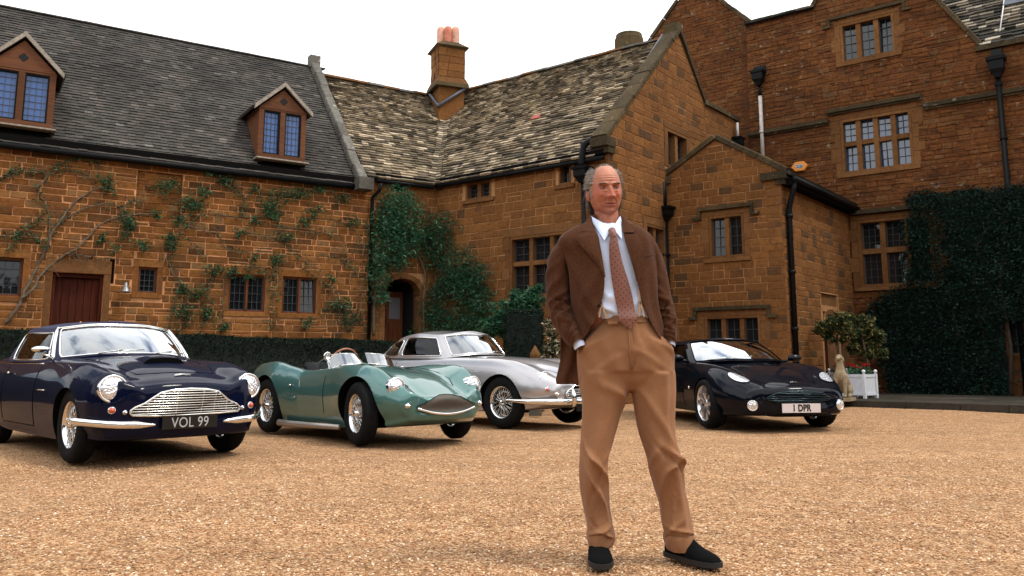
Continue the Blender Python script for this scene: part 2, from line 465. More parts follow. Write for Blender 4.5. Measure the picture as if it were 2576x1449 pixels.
def stone_window(wall, o, parent, cols, rows=1, glass='win', frame='dress', lead=(2, 3), depth=0.13, jamb=0.11, mull=0.085, surround=True, hood=None, name='window', label=None, split=None, proud=0.018, dark=True, lintel=None):
    """window in opening o with mullions; each light has its own pane"""
    s0, s1, z0, z1 = o
    mb = MB(); fr = mb
    # frame: reveals, mullions, transom
    e = .004
    fj = jamb * .5
    wall.box(mb, s0, s0 + fj, z0, z1, -.30, proud - e); wall.box(mb, s1 - fj, s1, z0, z1, -.30, proud - e)
    wall.box(mb, s0 + fj, s1 - fj, z1 - fj, z1, -.30, proud - e); wall.box(mb, s0 + fj, s1 - fj, z0, z0 + fj * .8, -.30, proud - e)
    a0, a1, b0, b1 = s0 + fj, s1 - fj, z0 + fj * .8, z1 - fj
    w = (a1 - a0 - mull * (cols - 1)) / cols
    sp = split or [1.0 / rows] * rows
    tot = (b1 - b0 - mull * (rows - 1))
    lights = []
    z = b0
    for k, fr_ in enumerate(sp):
        hh = tot * fr_
        for c in range(cols):
            x = a0 + c * (w + mull); lights.append((x, x + w, z, z + hh))
        if k < rows - 1: wall.box(mb, a0, a1, z + hh, z + hh + mull, -.22, -.03)
        z += hh + mull
    for c in range(cols - 1):
        x = a0 + (c + 1) * w + c * mull; wall.box(mb, x, x + mull, b0, b1, -.225, -.025)
    win = mb.build(name, M[frame], parent)
    if label: win['label'] = label
    def sub(nm, mb_, mat):
        me_o = mb_.build(nm, mat); me_o.parent = win; return me_o
    if surround:
        r = random.Random(int(s0 * 100) + 5)
        for side in (0, 1):
            z = z0; k = 0
            while z < z1 - .01:
                hz = min(r.uniform(.28, .42), z1 - z);  hz = z1 - z if z1 - z - hz < .12 else hz
                ww = jamb * (1.9 if k % 2 else 1.1)
                m2 = MB()
                if side: wall.box(m2, s1 + .006, s1 + ww, z + .005, z + hz - .005, -.1, proud)
                else: wall.box(m2, s0 - ww, s0 - .006, z + .005, z + hz - .005, -.1, proud)
                sub('jamb_stone', m2, M[frame]); z += hz; k += 1
        m2 = MB(); wall.box(m2, s0 - .14, s1 + .14, z0 - .10, z0 - .006, -.1, proud + .035); sub('sill', m2, M[frame])
        lh = lintel or .17
        m2 = MB(); wall.box(m2, s0 - .16, s1 + .16, z1 + .006, z1 + lh, -.1, proud + .002); sub('lintel', m2, M[frame])
    r = random.Random(int(s0 * 317 + z0 * 71))
    cm = MB()
    for (x0, x1, y0, y1) in lights:
        m2 = MB(); ta, tb = r.uniform(-.016, .016), r.uniform(-.03, .012)
        m2.add([wall(x0 - .003, y0 - .003, -depth - ta - tb), wall(x1 + .003, y0 - .003, -depth + ta - tb), wall(x1 + .003, y1 + .003, -depth + ta + tb), wall(x0 - .003, y1 + .003, -depth - ta + tb)], [(0, 1, 2, 3)])
        sub('pane', m2, M[glass])
        nc, nr = lead
        for k in range(1, nc): x = x0 + (x1 - x0) * k / nc; wall.box(cm, x - .005, x + .005, y0, y1, -depth + .0, -depth + .03)
        for k in range(1, nr): y = y0 + (y1 - y0) * k / nr; wall.box(cm, x0, x1, y - .005, y + .005, -depth + .001, -depth + .029)
        for q in (x0 + .008, x1 - .008): wall.box(cm, q - .008, q + .008, y0, y1, -depth + .002, -depth + .034)
        for q in (y0 + .008, y1 - .008): wall.box(cm, x0 + .016, x1 - .016, q - .008, q + .008, -depth + .002, -depth + .034)
    sub('glazing_bars', cm, M['came'])
    if hood:
        ov, up = hood
        m2 = MB(); wall.box(m2, s0 - ov, s1 + ov, z1 + up, z1 + up + .075, -.05, .10)
        wall.box(m2, s0 - ov - .001, s0 - ov + .07, z1 + up - .14, z1 + up - .001, -.05, .085); wall.box(m2, s0 - ov - .13, s0 - ov + .07, z1 + up - .20, z1 + up - .14, -.05, .09)
        wall.box(m2, s1 + ov - .07, s1 + ov + .001, z1 + up - .14, z1 + up - .001, -.05, .085); wall.box(m2, s1 + ov - .07, s1 + ov + .13, z1 + up - .20, z1 + up - .14, -.05, .09)
        sub('hood_mould', m2, M['coping2'])
    return win

def text_mesh(body, size, mat, name, parent=None, extrude=.001, align='CENTER', sx=1.0, bold=0.0):
    cu = bpy.data.curves.new(name, 'FONT'); cu.body = body; cu.size = size; cu.extrude = extrude; cu.align_x = align; cu.align_y = 'CENTER'; cu.offset = bold; cu.space_character = 1.05
    tmp = bpy.data.objects.new('tmp', cu); COL.objects.link(tmp)
    dg = bpy.context.evaluated_depsgraph_get(); me = bpy.data.meshes.new_from_object(tmp.evaluated_get(dg)); bpy.data.objects.remove(tmp)
    me.materials.clear(); me.materials.append(mat)
    if sx != 1.0: me.transform(Matrix.Diagonal((sx, 1, 1, 1)))
    return me

def pchip(xs, ys, x):
    xs = np.asarray(xs, float); ys = np.asarray(ys, float); h = np.diff(xs); d = np.diff(ys) / h
    m = np.zeros(len(xs)); m[0], m[-1] = d[0], d[-1]
    for i in range(1, len(xs) - 1):
        if d[i - 1] * d[i] > 0:
            w1, w2 = 2 * h[i] + h[i - 1], h[i] + 2 * h[i - 1]; m[i] = (w1 + w2) / (w1 / d[i - 1] + w2 / d[i])
    i = np.clip(np.searchsorted(xs, x) - 1, 0, len(xs) - 2); t = (x - xs[i]) / h[i]
    return (2 * t**3 - 3 * t**2 + 1) * ys[i] + (t**3 - 2 * t**2 + t) * h[i] * m[i] + (-2 * t**3 + 3 * t**2) * ys[i + 1] + (t**3 - t**2) * h[i] * m[i + 1]

def crom(P, k, closed=False):
    """Catmull-Rom through rows of P with k steps per segment"""
    P = np.asarray(P, float); n = len(P); out = []
    seg = n if closed else n - 1
    for i in range(seg):
        p0 = P[(i - 1) % n] if closed or i > 0 else 2 * P[0] - P[1]
        p1, p2 = P[i], P[(i + 1) % n]
        p3 = P[(i + 2) % n] if closed or i + 2 < n else 2 * P[-1] - P[-2]
        for t in np.linspace(0, 1, k, endpoint=False):
            out.append(.5 * (2 * p1 + (p2 - p0) * t + (2 * p0 - 5 * p1 + 4 * p2 - p3) * t * t + (3 * p1 - p0 - 3 * p2 + p3) * t**3))
    if not closed: out.append(P[-1])
    return np.array(out)

def smooth01(x): x = np.clip(x, 0, 1); return x * x * (3 - 2 * x)

def fix_normals(me):
    import bmesh
    b = bmesh.new(); b.from_mesh(me); bmesh.ops.remove_doubles(b, verts=b.verts, dist=1e-5); bmesh.ops.recalc_face_normals(b, faces=b.faces); b.to_mesh(me); b.free(); me.update()

def remesh(o, voxel=.012, smooth=2, name=None):
    m = o.modifiers.new('r', 'REMESH'); m.mode = 'VOXEL'; m.voxel_size = voxel; m.use_smooth_shade = True
    s_ = o.modifiers.new('s', 'SMOOTH'); s_.factor = .5; s_.iterations = smooth
    dg = bpy.context.evaluated_depsgraph_get(); me = bpy.data.meshes.new_from_object(o.evaluated_get(dg)); mats = list(o.data.materials)
    o.modifiers.clear(); o.data = me; me.materials.clear()
    for mt in mats: me.materials.append(mt)
    return o
def ell(mb, c, r, R=None, n=18):
    M_ = Matrix.Translation(c) @ (R.to_4x4() if R is not None else Matrix()) @ Matrix.Diagonal((*r, 1))
    mb.lathe([(math.sin(a), math.cos(a)) for a in np.linspace(.02, PI - .02, 12)], n, M_, cap=True)
# ================================================================ the place: ground, terrace, houses
DL = (1.537, 1.0); DB = (1.266, -1.0); DP = (1.0, 1.266)
A_ = ray(188, 688); A_ = A_ * (16 / A_[1])
L = Wall(A_[:2], DL)
SL1, SL2 = L.px(925, 900)[0], L.px(1092, 900)[0]
C1 = L(SL1, 0); C2 = L(SL2, 0)
B = Wall((C2.x, C2.y), DB); SB3 = B.px(1540, 900)[0]; C3 = B(SB3, 0)
G = Wall((C3.x, C3.y), DP); SP = 2.575; P1 = G(SP, 0)
PF = Wall((P1.x, P1.y), DB); SPF = 2.70; P2 = PF(SPF, 0)
PS = Wall((P2.x, P2.y), DP); P3 = PS(4.687, 0)
MW = Wall((P3.x, P3.y), DB)

# ---- gravel yard
def gravel_mat():
    t = NT('gravel'); P = t.pos()
    v = t.n('ShaderNodeTexVoronoi'); v.inputs['Scale'].default_value = 82; v.inputs['Randomness'].default_value = 1; t.l(P, v.inputs['Vector'])
    hsv = t.n('ShaderNodeSeparateColor'); t.l(v.outputs['Color'], hsv.inputs[0])
    c = t.ramp(hsv.outputs[0], [(0.0, (0.20, 0.092, 0.037)), (0.3, (0.380, 0.188, 0.082)), (0.6, (0.51, 0.277, 0.130)), (0.85, (0.62, 0.385, 0.205)), (1.0, (0.80, 0.60, 0.38))])
    c = t.mix(1.0, c, t.ramp(v.outputs['Distance'], [(0.0, 1.1), (0.45, 0.96), (0.7, 0.62)]), 'MULTIPLY')
    mt_ = t.n('ShaderNodeMapping'); mt_.inputs['Rotation'].default_value = (0, 0, math.radians(-14)); mt_.inputs['Scale'].default_value = (.28, 1.9, 1); t.l(P, mt_.inputs[0])
    c = t.mix(1.0, c, t.ramp(t.noise(1.0, 6, 0.62, vec=mt_.outputs[0], dist=.4), [(0.32, 0.87), (0.68, 1.10)]), 'MULTIPLY')
    c = t.mix(1.0, c, t.ramp(t.noise(4.0, 6, 0.7, vec=P), [(0.3, 0.80), (0.7, 1.18)]), 'MULTIPLY')
    c = t.mix(1.0, c, t.ramp(t.noise(14.0, 5, 0.75, vec=P), [(0.3, 0.72), (0.7, 1.28)]), 'MULTIPLY')
    t.color(c); t.rough(0.9); t.b.inputs['Specular IOR Level'].default_value = 0.2
    h = t.math('SUBTRACT', t.noise(14, 3, 0.6, vec=P), t.math('MULTIPLY', v.outputs['Distance'], 0.6))
    t.bump(h, 1.0, 0.02)
    return t.m
M['gravel'] = gravel_mat()
bm_g = MB(); 
n = 100
gx = np.linspace(-9, 12, 211); gy = np.linspace(1.5, 16.5, 151)
rg = np.random.RandomState(3)
def fbm(x, y, seed=0):
    v = 0
    for k, (f, a) in enumerate(((0.35, .018), (0.9, .010), (2.3, .007), (5.1, .004))):
        v = v + a * np.sin(f * x * 2.1 + seed + k * 1.7 + 1.3 * np.sin(f * y * 1.7 + k)) * np.cos(f * y * 1.9 + k * 2.3 + np.sin(f * x * 1.3))
    return v
GX, GY = np.meshgrid(gx, gy, indexing='ij')
edge = np.clip(np.minimum.reduce([GX + 9, 12 - GX, GY - 1.5, 16.5 - GY]) / 1.0, 0, 1)
GZ = (fbm(GX, GY) - .012) * edge
bm_g.grid(np.stack([GX, GY, GZ], -1))
R_ = 420
for (x0, x1, y0, y1) in ((-R_, -9, -R_, R_), (12, R_, -R_, R_), (-9, 12, -R_, 1.5), (-9, 12, 16.5, R_)):
    bm_g.add([(x0, y0, 0), (x1, y0, 0), (x1, y1, 0), (x0, y1, 0)], [(0, 1, 2, 3)])
yard = bm_g.build('gravel_yard', M['gravel']); tag(yard, kind='structure')

# loose stones lying on the gravel: one scatter, nobody could count them
def pebbles():
    me_l = []
    pm = NT('pebble'); r = pm.rndval()
    c = pm.ramp(r, [(0.0, (0.19, 0.085, 0.035)), (0.25, (0.38, 0.188, 0.085)), (0.6, (0.52, 0.287, 0.142)), (0.85, (0.63, 0.42, 0.235)), (1.0, (0.90, 0.74, 0.58))])
    pm.color(c); pm.rough(0.8); pm.b.inputs['Specular IOR Level'].default_value = 0.3
    R = np.random.RandomState(5)
    ico_v = []; 
    import bmesh
    bmm = bmesh.new(); bmesh.ops.create_icosphere(bmm, subdivisions=1, radius=1.0)
    iv = np.array([v.co[:] for v in bmm.verts]); ifc = np.array([[v.index for v in f.verts] for f in bmm.faces]); bmm.free()
    # points denser near the camera
    def pts(n, x0, x1, y0, y1): return np.stack([R.uniform(x0, x1, n), R.uniform(y0, y1, n)], 1)
    P = np.concatenate([pts(9000, -1.9, 1.9, 2.75, 4.0), pts(9500, -2.8, 2.8, 4.0, 5.6), pts(7500, -4.4, 4.4, 5.6, 8.0)])
    P = P[np.abs(P[:, 0]) < P[:, 1] * 0.63]
    n_ = len(P)
    sz = R.uniform(.0028, .0066, n_) * (1 + P[:, 1] * .05)
    ang = R.uniform(0, 2 * PI, n_); ca, sa = np.cos(ang), np.sin(ang)
    sq = np.stack([R.uniform(.8, 1.5, n_), R.uniform(.7, 1.1, n_), R.uniform(.4, .8, n_)], 1) * sz[:, None]
    V = iv[None] * sq[:, None, :] * (1 + R.uniform(-.18, .18, (n_, len(iv), 1)))
    X = V[..., 0] * ca[:, None] - V[..., 1] * sa[:, None]; Y = V[..., 0] * sa[:, None] + V[..., 1] * ca[:, None]
    e = np.clip(np.minimum.reduce([P[:, 0] + 9, 12 - P[:, 0], P[:, 1] - 1.5, 16.5 - P[:, 1]]), 0, 1)
    zz = (fbm(P[:, 0], P[:, 1]) - .012) * e
    V = np.stack([X + P[:, None, 0], Y + P[:, None, 1], V[..., 2] + zz[:, None] + sq[:, None, 2] * .35], -1).reshape(-1, 3)
    F = (ifc[None] + (np.arange(n_) * len(iv))[:, None, None]).reshape(-1, 3)
    me = bpy.data.meshes.new('loose_gravel'); me.vertices.add(len(V)); me.vertices.foreach_set('co', V.astype(np.float32).ravel())
    me.loops.add(F.size); me.loops.foreach_set('vertex_index', F.astype(np.int32).ravel())
    me.polygons.add(len(F)); me.polygons.foreach_set('loop_start', np.arange(len(F), dtype=np.int32) * 3)
    me.update(calc_edges=True); me.materials.append(pm.m)
    o = link_mesh('loose_gravel', me); tag(o, 'loose buff and tan gravel stones lying over the foreground of the yard', 'gravel', kind='stuff')
pebbles()

# ---- roof helper
class Roof:
    def __init__(S, wall, s_org, z, ins, pitch, over=0.25):
        S.w = wall; S.c, S.sn = math.cos(pitch), math.sin(pitch); S.t = np.array([wall.t[0], wall.t[1], 0]); n3 = np.array([wall.n[0], wall.n[1], 0])
        S.up = -n3 * S.c + np.array([0, 0, S.sn]); S.N = n3 * S.sn + np.array([0, 0, S.c])
        p = wall(s_org, z, -ins); S.P = np.array(p) - S.up * over; S.over = over; S.n3 = n3
    def __call__(S, a, b, h=0.0): return Vector(S.P + S.t * a + S.up * b + S.N * h)
    def ab(S, p):
        d = np.array(p) - S.P; return float(d @ S.t), float(d @ S.up)
    def R(S):
        t, u, n = S.t, S.up, S.N
        return Matrix(((t[0], u[0], n[0]), (t[1], u[1], n[1]), (t[2], u[2], n[2])))

def valley(r1, r2):
    d = np.cross(r1.N, r2.N); 
    A = np.array([r1.N, r2.N, d]); b = np.array([r1.N @ r1.P, r2.N @ r2.P, 0.0]); p = np.linalg.solve(A, b)
    if d[2] < 0: d = -d
    return lambda z: p + d * ((z - p[2]) / d[2])

def lay_tiles(rf, outline, parent, mat, name, expo, wid, thick, singles=0, seed=1, holes=(), gap=.004, lift=1.7, expo_top=None, sag=0.0):
    r = random.Random(seed); mb = MB(); whole = []
    b0 = min(p[1] for p in outline); b1 = max(p[1] for p in outline); a0 = min(p[0] for p in outline); a1 = max(p[0] for p in outline)
    under = MB(); under.prism(outline, -.05, -.005, rf); under.build('roof_deck', M['under'], parent)
    wedge = []
    for k in range(5):
        j = lambda q: r.uniform(-q, q)
        lo = [(-.5, -.5 + j(.05)), (0, -.5 + j(.06)), (.5, -.5 + j(.05))]
        v_ = [(x, y, 0) for x, y in lo] + [(.5, .62, -.1), (-.5, .62, -.1)] + [(x, y, 1 + j(.12)) for x, y in lo] + [(.5, .62, .2), (-.5, .62, .2)]
        me = bpy.data.meshes.new('slate_block')
        me.from_pydata(v_, [], [(5, 6, 7, 8, 9), (0, 1, 6, 5), (1, 2, 7, 6), (2, 3, 8, 7), (4, 0, 5, 9)]); me.materials.append(mat); me.update(); wedge.append(me)
    b = b0; row = 0
    while b < b1:
        f = (b - b0) / (b1 - b0); e = expo if expo_top is None else expo + (expo_top - expo) * f
        a = a0 - r.uniform(0, wid[1])
        while a < a1:
            w = r.uniform(*wid) * (1 if expo_top is None else (1 - .35 * f))
            poly = [(a + gap / 2, b), (a + w - gap / 2, b), (a + w - gap / 2, b + e * 1.12), (a + gap / 2, b + e * 1.12)]
            a += w
            ac = a - w / 2
            if any(h_[0] < ac < h_[1] and h_[2] < b + e / 2 < h_[3] for h_ in holes): continue
            cl = clip_poly(poly, outline)
            if len(cl) < 3 or area(cl) < .0008: continue
            th = thick * r.uniform(.7, 1.35); jb = r.uniform(-.012, .012) if expo_top else r.uniform(-.003, .003)
            if singles and abs(area(cl) - area(poly)) < 1e-7:
                p = rf(ac, b); vis = abs(p.x / p.y) < .63 and p.z < 11.5
                whole.append((w * e / (p.x ** 2 + p.y ** 2) * (1 if vis else 1e-3), ac, b + e / 2 + jb, w - gap, e, th)); continue
            v0 = [rf(q[0], q[1] + jb, 0) for q in cl]
            v1 = [rf(q[0], q[1] + jb, th * (lift - (lift - .2) * max(0, min(1, (q[1] - b) / (e * 1.12))))) for q in cl]
            n_ = len(cl); mb.add(v0 + v1, [tuple(range(n_, 2 * n_))] + [(i, (i + 1) % n_, n_ + (i + 1) % n_, n_ + i) for i in range(n_)])
        b += e; row += 1
    whole.sort(key=lambda q: -q[0]); R = rf.R().to_4x4().to_euler()
    for _, a, b, w, e, th in whole[:singles]:
        o = link_mesh(name, wedge[r.randrange(5)], parent); o.location = rf(a, b, 0.0); o.rotation_euler = R; o.scale = (w, e, th * lift)
    for _, a, b, w, e, th in whole[singles:]:
        pl = [(a - w / 2, b - e / 2), (a + w / 2, b - e / 2), (a + w / 2, b + e * .62), (a - w / 2, b + e * .62)]
        v0 = [rf(*q, 0) for q in pl]; v1 = [rf(pl[0][0], pl[0][1], th * lift), rf(pl[1][0], pl[1][1], th * lift), rf(pl[2][0], pl[2][1], th * .2), rf(pl[3][0], pl[3][1], th * .2)]
        mb.add(v0 + v1, [(4, 5, 6, 7), (0, 1, 5, 4), (1, 2, 6, 5), (3, 0, 4, 7)])
    tag(mb.build(name, mat, parent), kind='stuff')

def pipe(parent, pts, r, mat, name='downpipe', collars=()):
    mb = MB(); mb.tube(pts, r, 10)
    for p in collars: mb.tube([Vector(p) - Vector((0, 0, .035)), Vector(p) + Vector((0, 0, .035))], r * 1.35, 10)
    return mb.build(name, mat, parent)

def hopper(parent, c, w, h, R, mat, d=.8):
    mb = MB(); c = Vector(c)
    def sec(k, z): return [c + R @ Vector((x * w * k / 2, y * w * d * k / 2, z)) for x, y in ((-1, -1), (1, -1), (1, 1), (-1, 1))]
    secs = [sec(.35, -h * .5), sec(.55, -h * .3), sec(.85, -h * .1), sec(.88, h * .3), sec(1.08, h * .34), sec(1.12, h * .5), sec(.95, h * .5), sec(.9, h * .38)]
    v = [q for s_ in secs for q in s_]; f = [(3, 2, 1, 0)]
    for i in range(len(secs) - 1):
        for k in range(4): k2 = (k + 1) % 4; f.append((i * 4 + k, i * 4 + k2, i * 4 + 4 + k2, i * 4 + 4 + k))
    f.append(tuple((len(secs) - 1) * 4 + k for k in range(4)))
    mb.add(v, f); return mb.build('hopper', mat, parent)

def rect_px(w, u0, v0, u1, v1):
    um, vm = (u0 + u1) / 2, (v0 + v1) / 2
    a = w.px(u0, vm)[0]; b = w.px(u1, vm)[0]; z1 = w.px(um, v0)[1]; z0 = w.px(um, v1)[1]
    return (min(a, b), max(a, b), min(z0, z1), max(z0, z1))

# ================================================================ cottage on the left
base = L(0, 0)
cottage = thing('stone_cottage', 'long ironstone cottage with grey tiled roof and two dormers behind the hedge', 'cottage', tuple(base), world_parts=True)
EZ = 5.12
o_left = (-1.75, -0.86, L.px(30, 745)[1], L.px(30, 648)[1])
o_door = (L.px(125, 780)[0], L.px(256, 780)[0], 0.35, 2.56)
o_small = rect_px(L, 347, 672, 396, 737)
o_wa = rect_px(L, 574, 691, 668, 784)
o_wb = rect_px(L, 710, 697, 797, 789)
o_niche = rect_px(L, 342, 433, 458, 560)
o_slot = rect_px(L, 274, 650, 288, 714)
ops = [o_left, o_door, o_small, o_wa, o_wb, o_niche, o_slot]
out_c = [(-5.0, 0), (SL1, 0), (SL1, EZ), (-5.0, EZ)]
backing(L, out_c, ops, cottage, M['mortar'])
for o in (o_niche, o_slot):
    mb = MB(); L.box(mb, o[0] - .05, o[1] + .05, o[2] - .05, o[3] + .05, -.34, -.10 if o is o_niche else -.25)
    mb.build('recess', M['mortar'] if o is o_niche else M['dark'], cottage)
LN = Wall(A_[:2], DL, off=.10)
lay_stones(LN, [(o_niche[0], o_niche[2]), (o_niche[1], o_niche[2]), (o_niche[1], o_niche[3]), (o_niche[0], o_niche[3])], [], cottage, M['stone'], singles=0, seed=3, h=.02, ch=(.1, .15), sl_=(.2, .3))
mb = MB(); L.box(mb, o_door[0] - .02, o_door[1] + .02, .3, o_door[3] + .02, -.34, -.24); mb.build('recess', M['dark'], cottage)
def grow(o, a, b=None): b = a if b is None else b; return (o[0] - a, o[1] + a, o[2] - b, o[3] + b)
hide = [grow(o_left, .10, .16), (o_door[0] - .12, o_door[1] + .12, 0, o_door[3] + .26), grow(o_small, .10, .16), grow(o_wa, .10, .15), grow(o_wb, .10, .15), o_niche, o_slot]
lay_stones(L, out_c, hide, cottage, M['stone'], singles=290, seed=1, ch=(.105, .185), sl_=(.16, .46), gap=.018, h=.011, rough_h=.008)
for o, cols in ((o_left, 2), (o_wa, 2), (o_wb, 2)):
    stone_window(L, o, cottage, cols, 1, frame='wood' if cols else 'dress', lead=(3, 4), jamb=.09, mull=.05, surround=False, depth=.12, proud=-.04)
stone_window(L, o_small, cottage, 1, 1, frame='wood', lead=(3, 4), jamb=.08, surround=False, depth=.12, proud=-.04)
for o in (o_left, o_small, o_wa, o_wb):
    mb = MB(); L.box(mb, o[0] - .10, o[1] + .10, o[3] + .004, o[3] + .155, -.2, .016); mb.build('lintel', M['stone'], cottage)
    mb = MB(); L.box(mb, o[0] - .10, o[1] + .10, o[2] - .10, o[2] - .004, -.2, .03); mb.build('sill', M['stone'], cottage)
    for k in (0, 1):
        mb = MB(); x0, x1 = (o[0] - .10, o[0] - .004) if k == 0 else (o[1] + .004, o[1] + .10)
        L.box(mb, x0, x1, o[2], o[3], -.2, .012); mb.build('jamb_stone', M['stone'], cottage)
# door of vertical boards
mb = MB(); L.box(mb, o_door[0] - .12, o_door[1] + .12, o_door[3] + .004, o_door[3] + .26, -.2, .02); mb.build('lintel', M['dress'], cottage)
mb = MB(); L.box(mb, o_door[0], o_door[0] + .06, .35, o_door[3], -.3, -.08); L.box(mb, o_door[1] - .06, o_door[1], .35, o_door[3], -.3, -.08); L.box(mb, o_door[0] + .06, o_door[1] - .06, o_door[3] - .08, o_door[3], -.3, -.08)
door = mb.build('door', M['door'], cottage)
nb = 6; dw = (o_door[1] - o_door[0] - .12) / nb
for k in range(nb):
    mb = MB(); L.box(mb, o_door[0] + .06 + k * dw + .004, o_door[0] + .06 + (k + 1) * dw - .004, .36, o_door[3] - .085, -.22, -.17 + .004 * (k % 2))
    p_ = mb.build('plank', M['door']); p_.parent = door
for k in (0, 1):
    mb = MB(); x0, x1 = (o_door[0] - .12, o_door[0] - .004) if k == 0 else (o_door[1] + .004, o_door[1] + .12)
    L.box(mb, x0, x1, .3, o_door[3], -.2, .014); mb.build('jamb_stone', M['dress'], cottage)
mb = MB(); mb.tube([L(o_door[0] + .55, 1.62, -.17), L(o_door[0] + .55, 1.62, -.13)], .022, 10); k_ = mb.build('door_knob', simple('brass', (.45, .28, .1), .3, 1)); k_.parent = door

# roof
PITC = math.atan2(8.68 - 5.12, 3.0)
RC = Roof(L, 0, EZ + .02, 0, PITC, over=.30)
LC = 3.0 / math.cos(PITC) + .30
COP = 5.62
dorm = [dict(f=(-1.62, -0.55), ap=L.px(72, 92)[1] - .02), dict(f=None, ap=None)]
# dormer faces, measured on the wall plane
d1 = (L.px(-38, 240)[0], L.px(136, 240)[0]); z1 = (L.px(60, 320)[1], L.px(60, 178)[1], L.px(72, 92)[1])
d2 = (L.px(650, 345)[0], L.px(766, 345)[0]); z2 = (L.px(710, 405)[1], L.px(710, 280)[1], L.px(710, 216)[1])
holes = []
for (x, zz) in ((d1, z1), (d2, z2)):
    zt = zz[1] + .15; holes.append((x[0] + .05, x[1] - .05, 0.16, RC.ab(L(x[0], zt, -(zt - EZ) / math.tan(PITC)))[1]))
lay_tiles(RC, [(-5.0, 0), (COP, 0), (COP, LC), (-5.0, LC)], cottage, M['tile'], 'roof_tile', .100, (.155, .165), .014, singles=0, seed=4, holes=holes, lift=1.8, gap=.002)
mb = MB(); k = -5.0
rr = random.Random(3)
while k < COP - .1:
    ww = .42; p0, p1 = RC(k + .002, LC, 0), RC(k + ww - .002, LC, 0)
    c_ = [(math.cos(a) * .08, math.sin(a) * .05) for a in np.linspace(0, PI, 7)]
    vs_ = [p + Vector((RC.n3[0] * x, RC.n3[1] * x, y - .01 + rr.uniform(-.004, .004))) for p in (p0, p1) for x, y in c_]
    mb.add(vs_, [(i, i + 1, 8 + i, 7 + i) for i in range(6)] + [tuple(range(6, -1, -1)), tuple(range(7, 14))]); k += ww
tag(mb.build('ridge_tile', M['tile'], cottage), kind='stuff')
mb = MB(); mb.add([RC(-5, LC - .02), RC(COP, LC - .02), L(COP, EZ, -6.0), L(-5, EZ, -6.0)], [(0, 1, 2, 3)]); mb.build('rear_roof_slope', M['tile'], cottage)
mb = MB(); mb.add([L(-5, 0, 0), L(-5, EZ, 0), L(-5, 8.6, -3), L(-5, EZ, -6), L(-5, 0, -6)], [(0, 1, 2, 3, 4)]); mb.build('gable_end', M['mortar'], cottage)
# eaves: dark gutter; soffit made deep and black to paint in the eaves shadow
mb = MB(); L.box(mb, -5, SL1 - .1, EZ - .21, EZ - .03, .0, .17); mb.build('soffit', M['under'], cottage)
mb = MB(); mb.tube([RC(-5, -.01, -.06), RC(SL1 - .1, -.01, -.06)], .07, 10); mb.build('gutter', M['iron'], cottage)
pipe(cottage, [L(SL1 + .12, EZ - .12, .25), L(SL1 + .10, EZ - .28, .22), L(SL1 - .02, EZ - .45, .09), L(SL1 - .02, EZ - .6, .08), L(SL1 - .02, 0, .08)], .042, M['iron'], collars=[L(SL1 - .02, 3.6, .08), L(SL1 - .02, 2.2, .08)])
# raking coping between tile and stone slate roof
def coping_strip(parent, pa, pb, wdir, w, upv, h, mat, n=9, name='coping_stone', seed=2):
    r = random.Random(seed); pa, pb = Vector(pa), Vector(pb); d = (pb - pa)
    wdir = Vector(wdir).normalized(); upv = Vector(upv).normalized()
    for k in range(n):
        a = pa + d * (k / n) + d.normalized() * .008; b = pa + d * ((k + 1) / n)
        hh = h + r.uniform(-.012, .012); o_ = wdir * r.uniform(-.012, .012)
        sec = [(-w / 2, 0), (w / 2, 0), (w / 2, hh * .8), (w * .42, hh), (-w * .42, hh), (-w / 2, hh * .8)]
        mb = MB(); vs_ = [p + o_ + wdir * x + upv * y for p in (a, b) for x, y in sec]
        mb.add(vs_, [(i, (i + 1) % 6, 6 + (i + 1) % 6, 6 + i) for i in range(6)] + [(5, 4, 3, 2, 1, 0), (6, 7, 8, 9, 10, 11)])
        mb.build(name, mat, parent)
tdir = Vector((L.t[0], L.t[1], 0))
coping_strip(cottage, RC(COP + .14, .02, .0), RC(COP - .02, LC + .02, .0), tdir, .23, RC.N, .17, M['coping'], 9)
mb = MB(); c_ = RC(COP - .02, LC + .05, .12); mb.box(c_, (.28, .24, .34), R=L.R()); mb.build('coping_apex', M['coping'], cottage)
mb = MB(); c_ = RC(COP + .14, -.06, .08); mb.box(c_, (.36, .36, .28), R=L.R()); mb.build('kneeler', M['coping'], cottage)

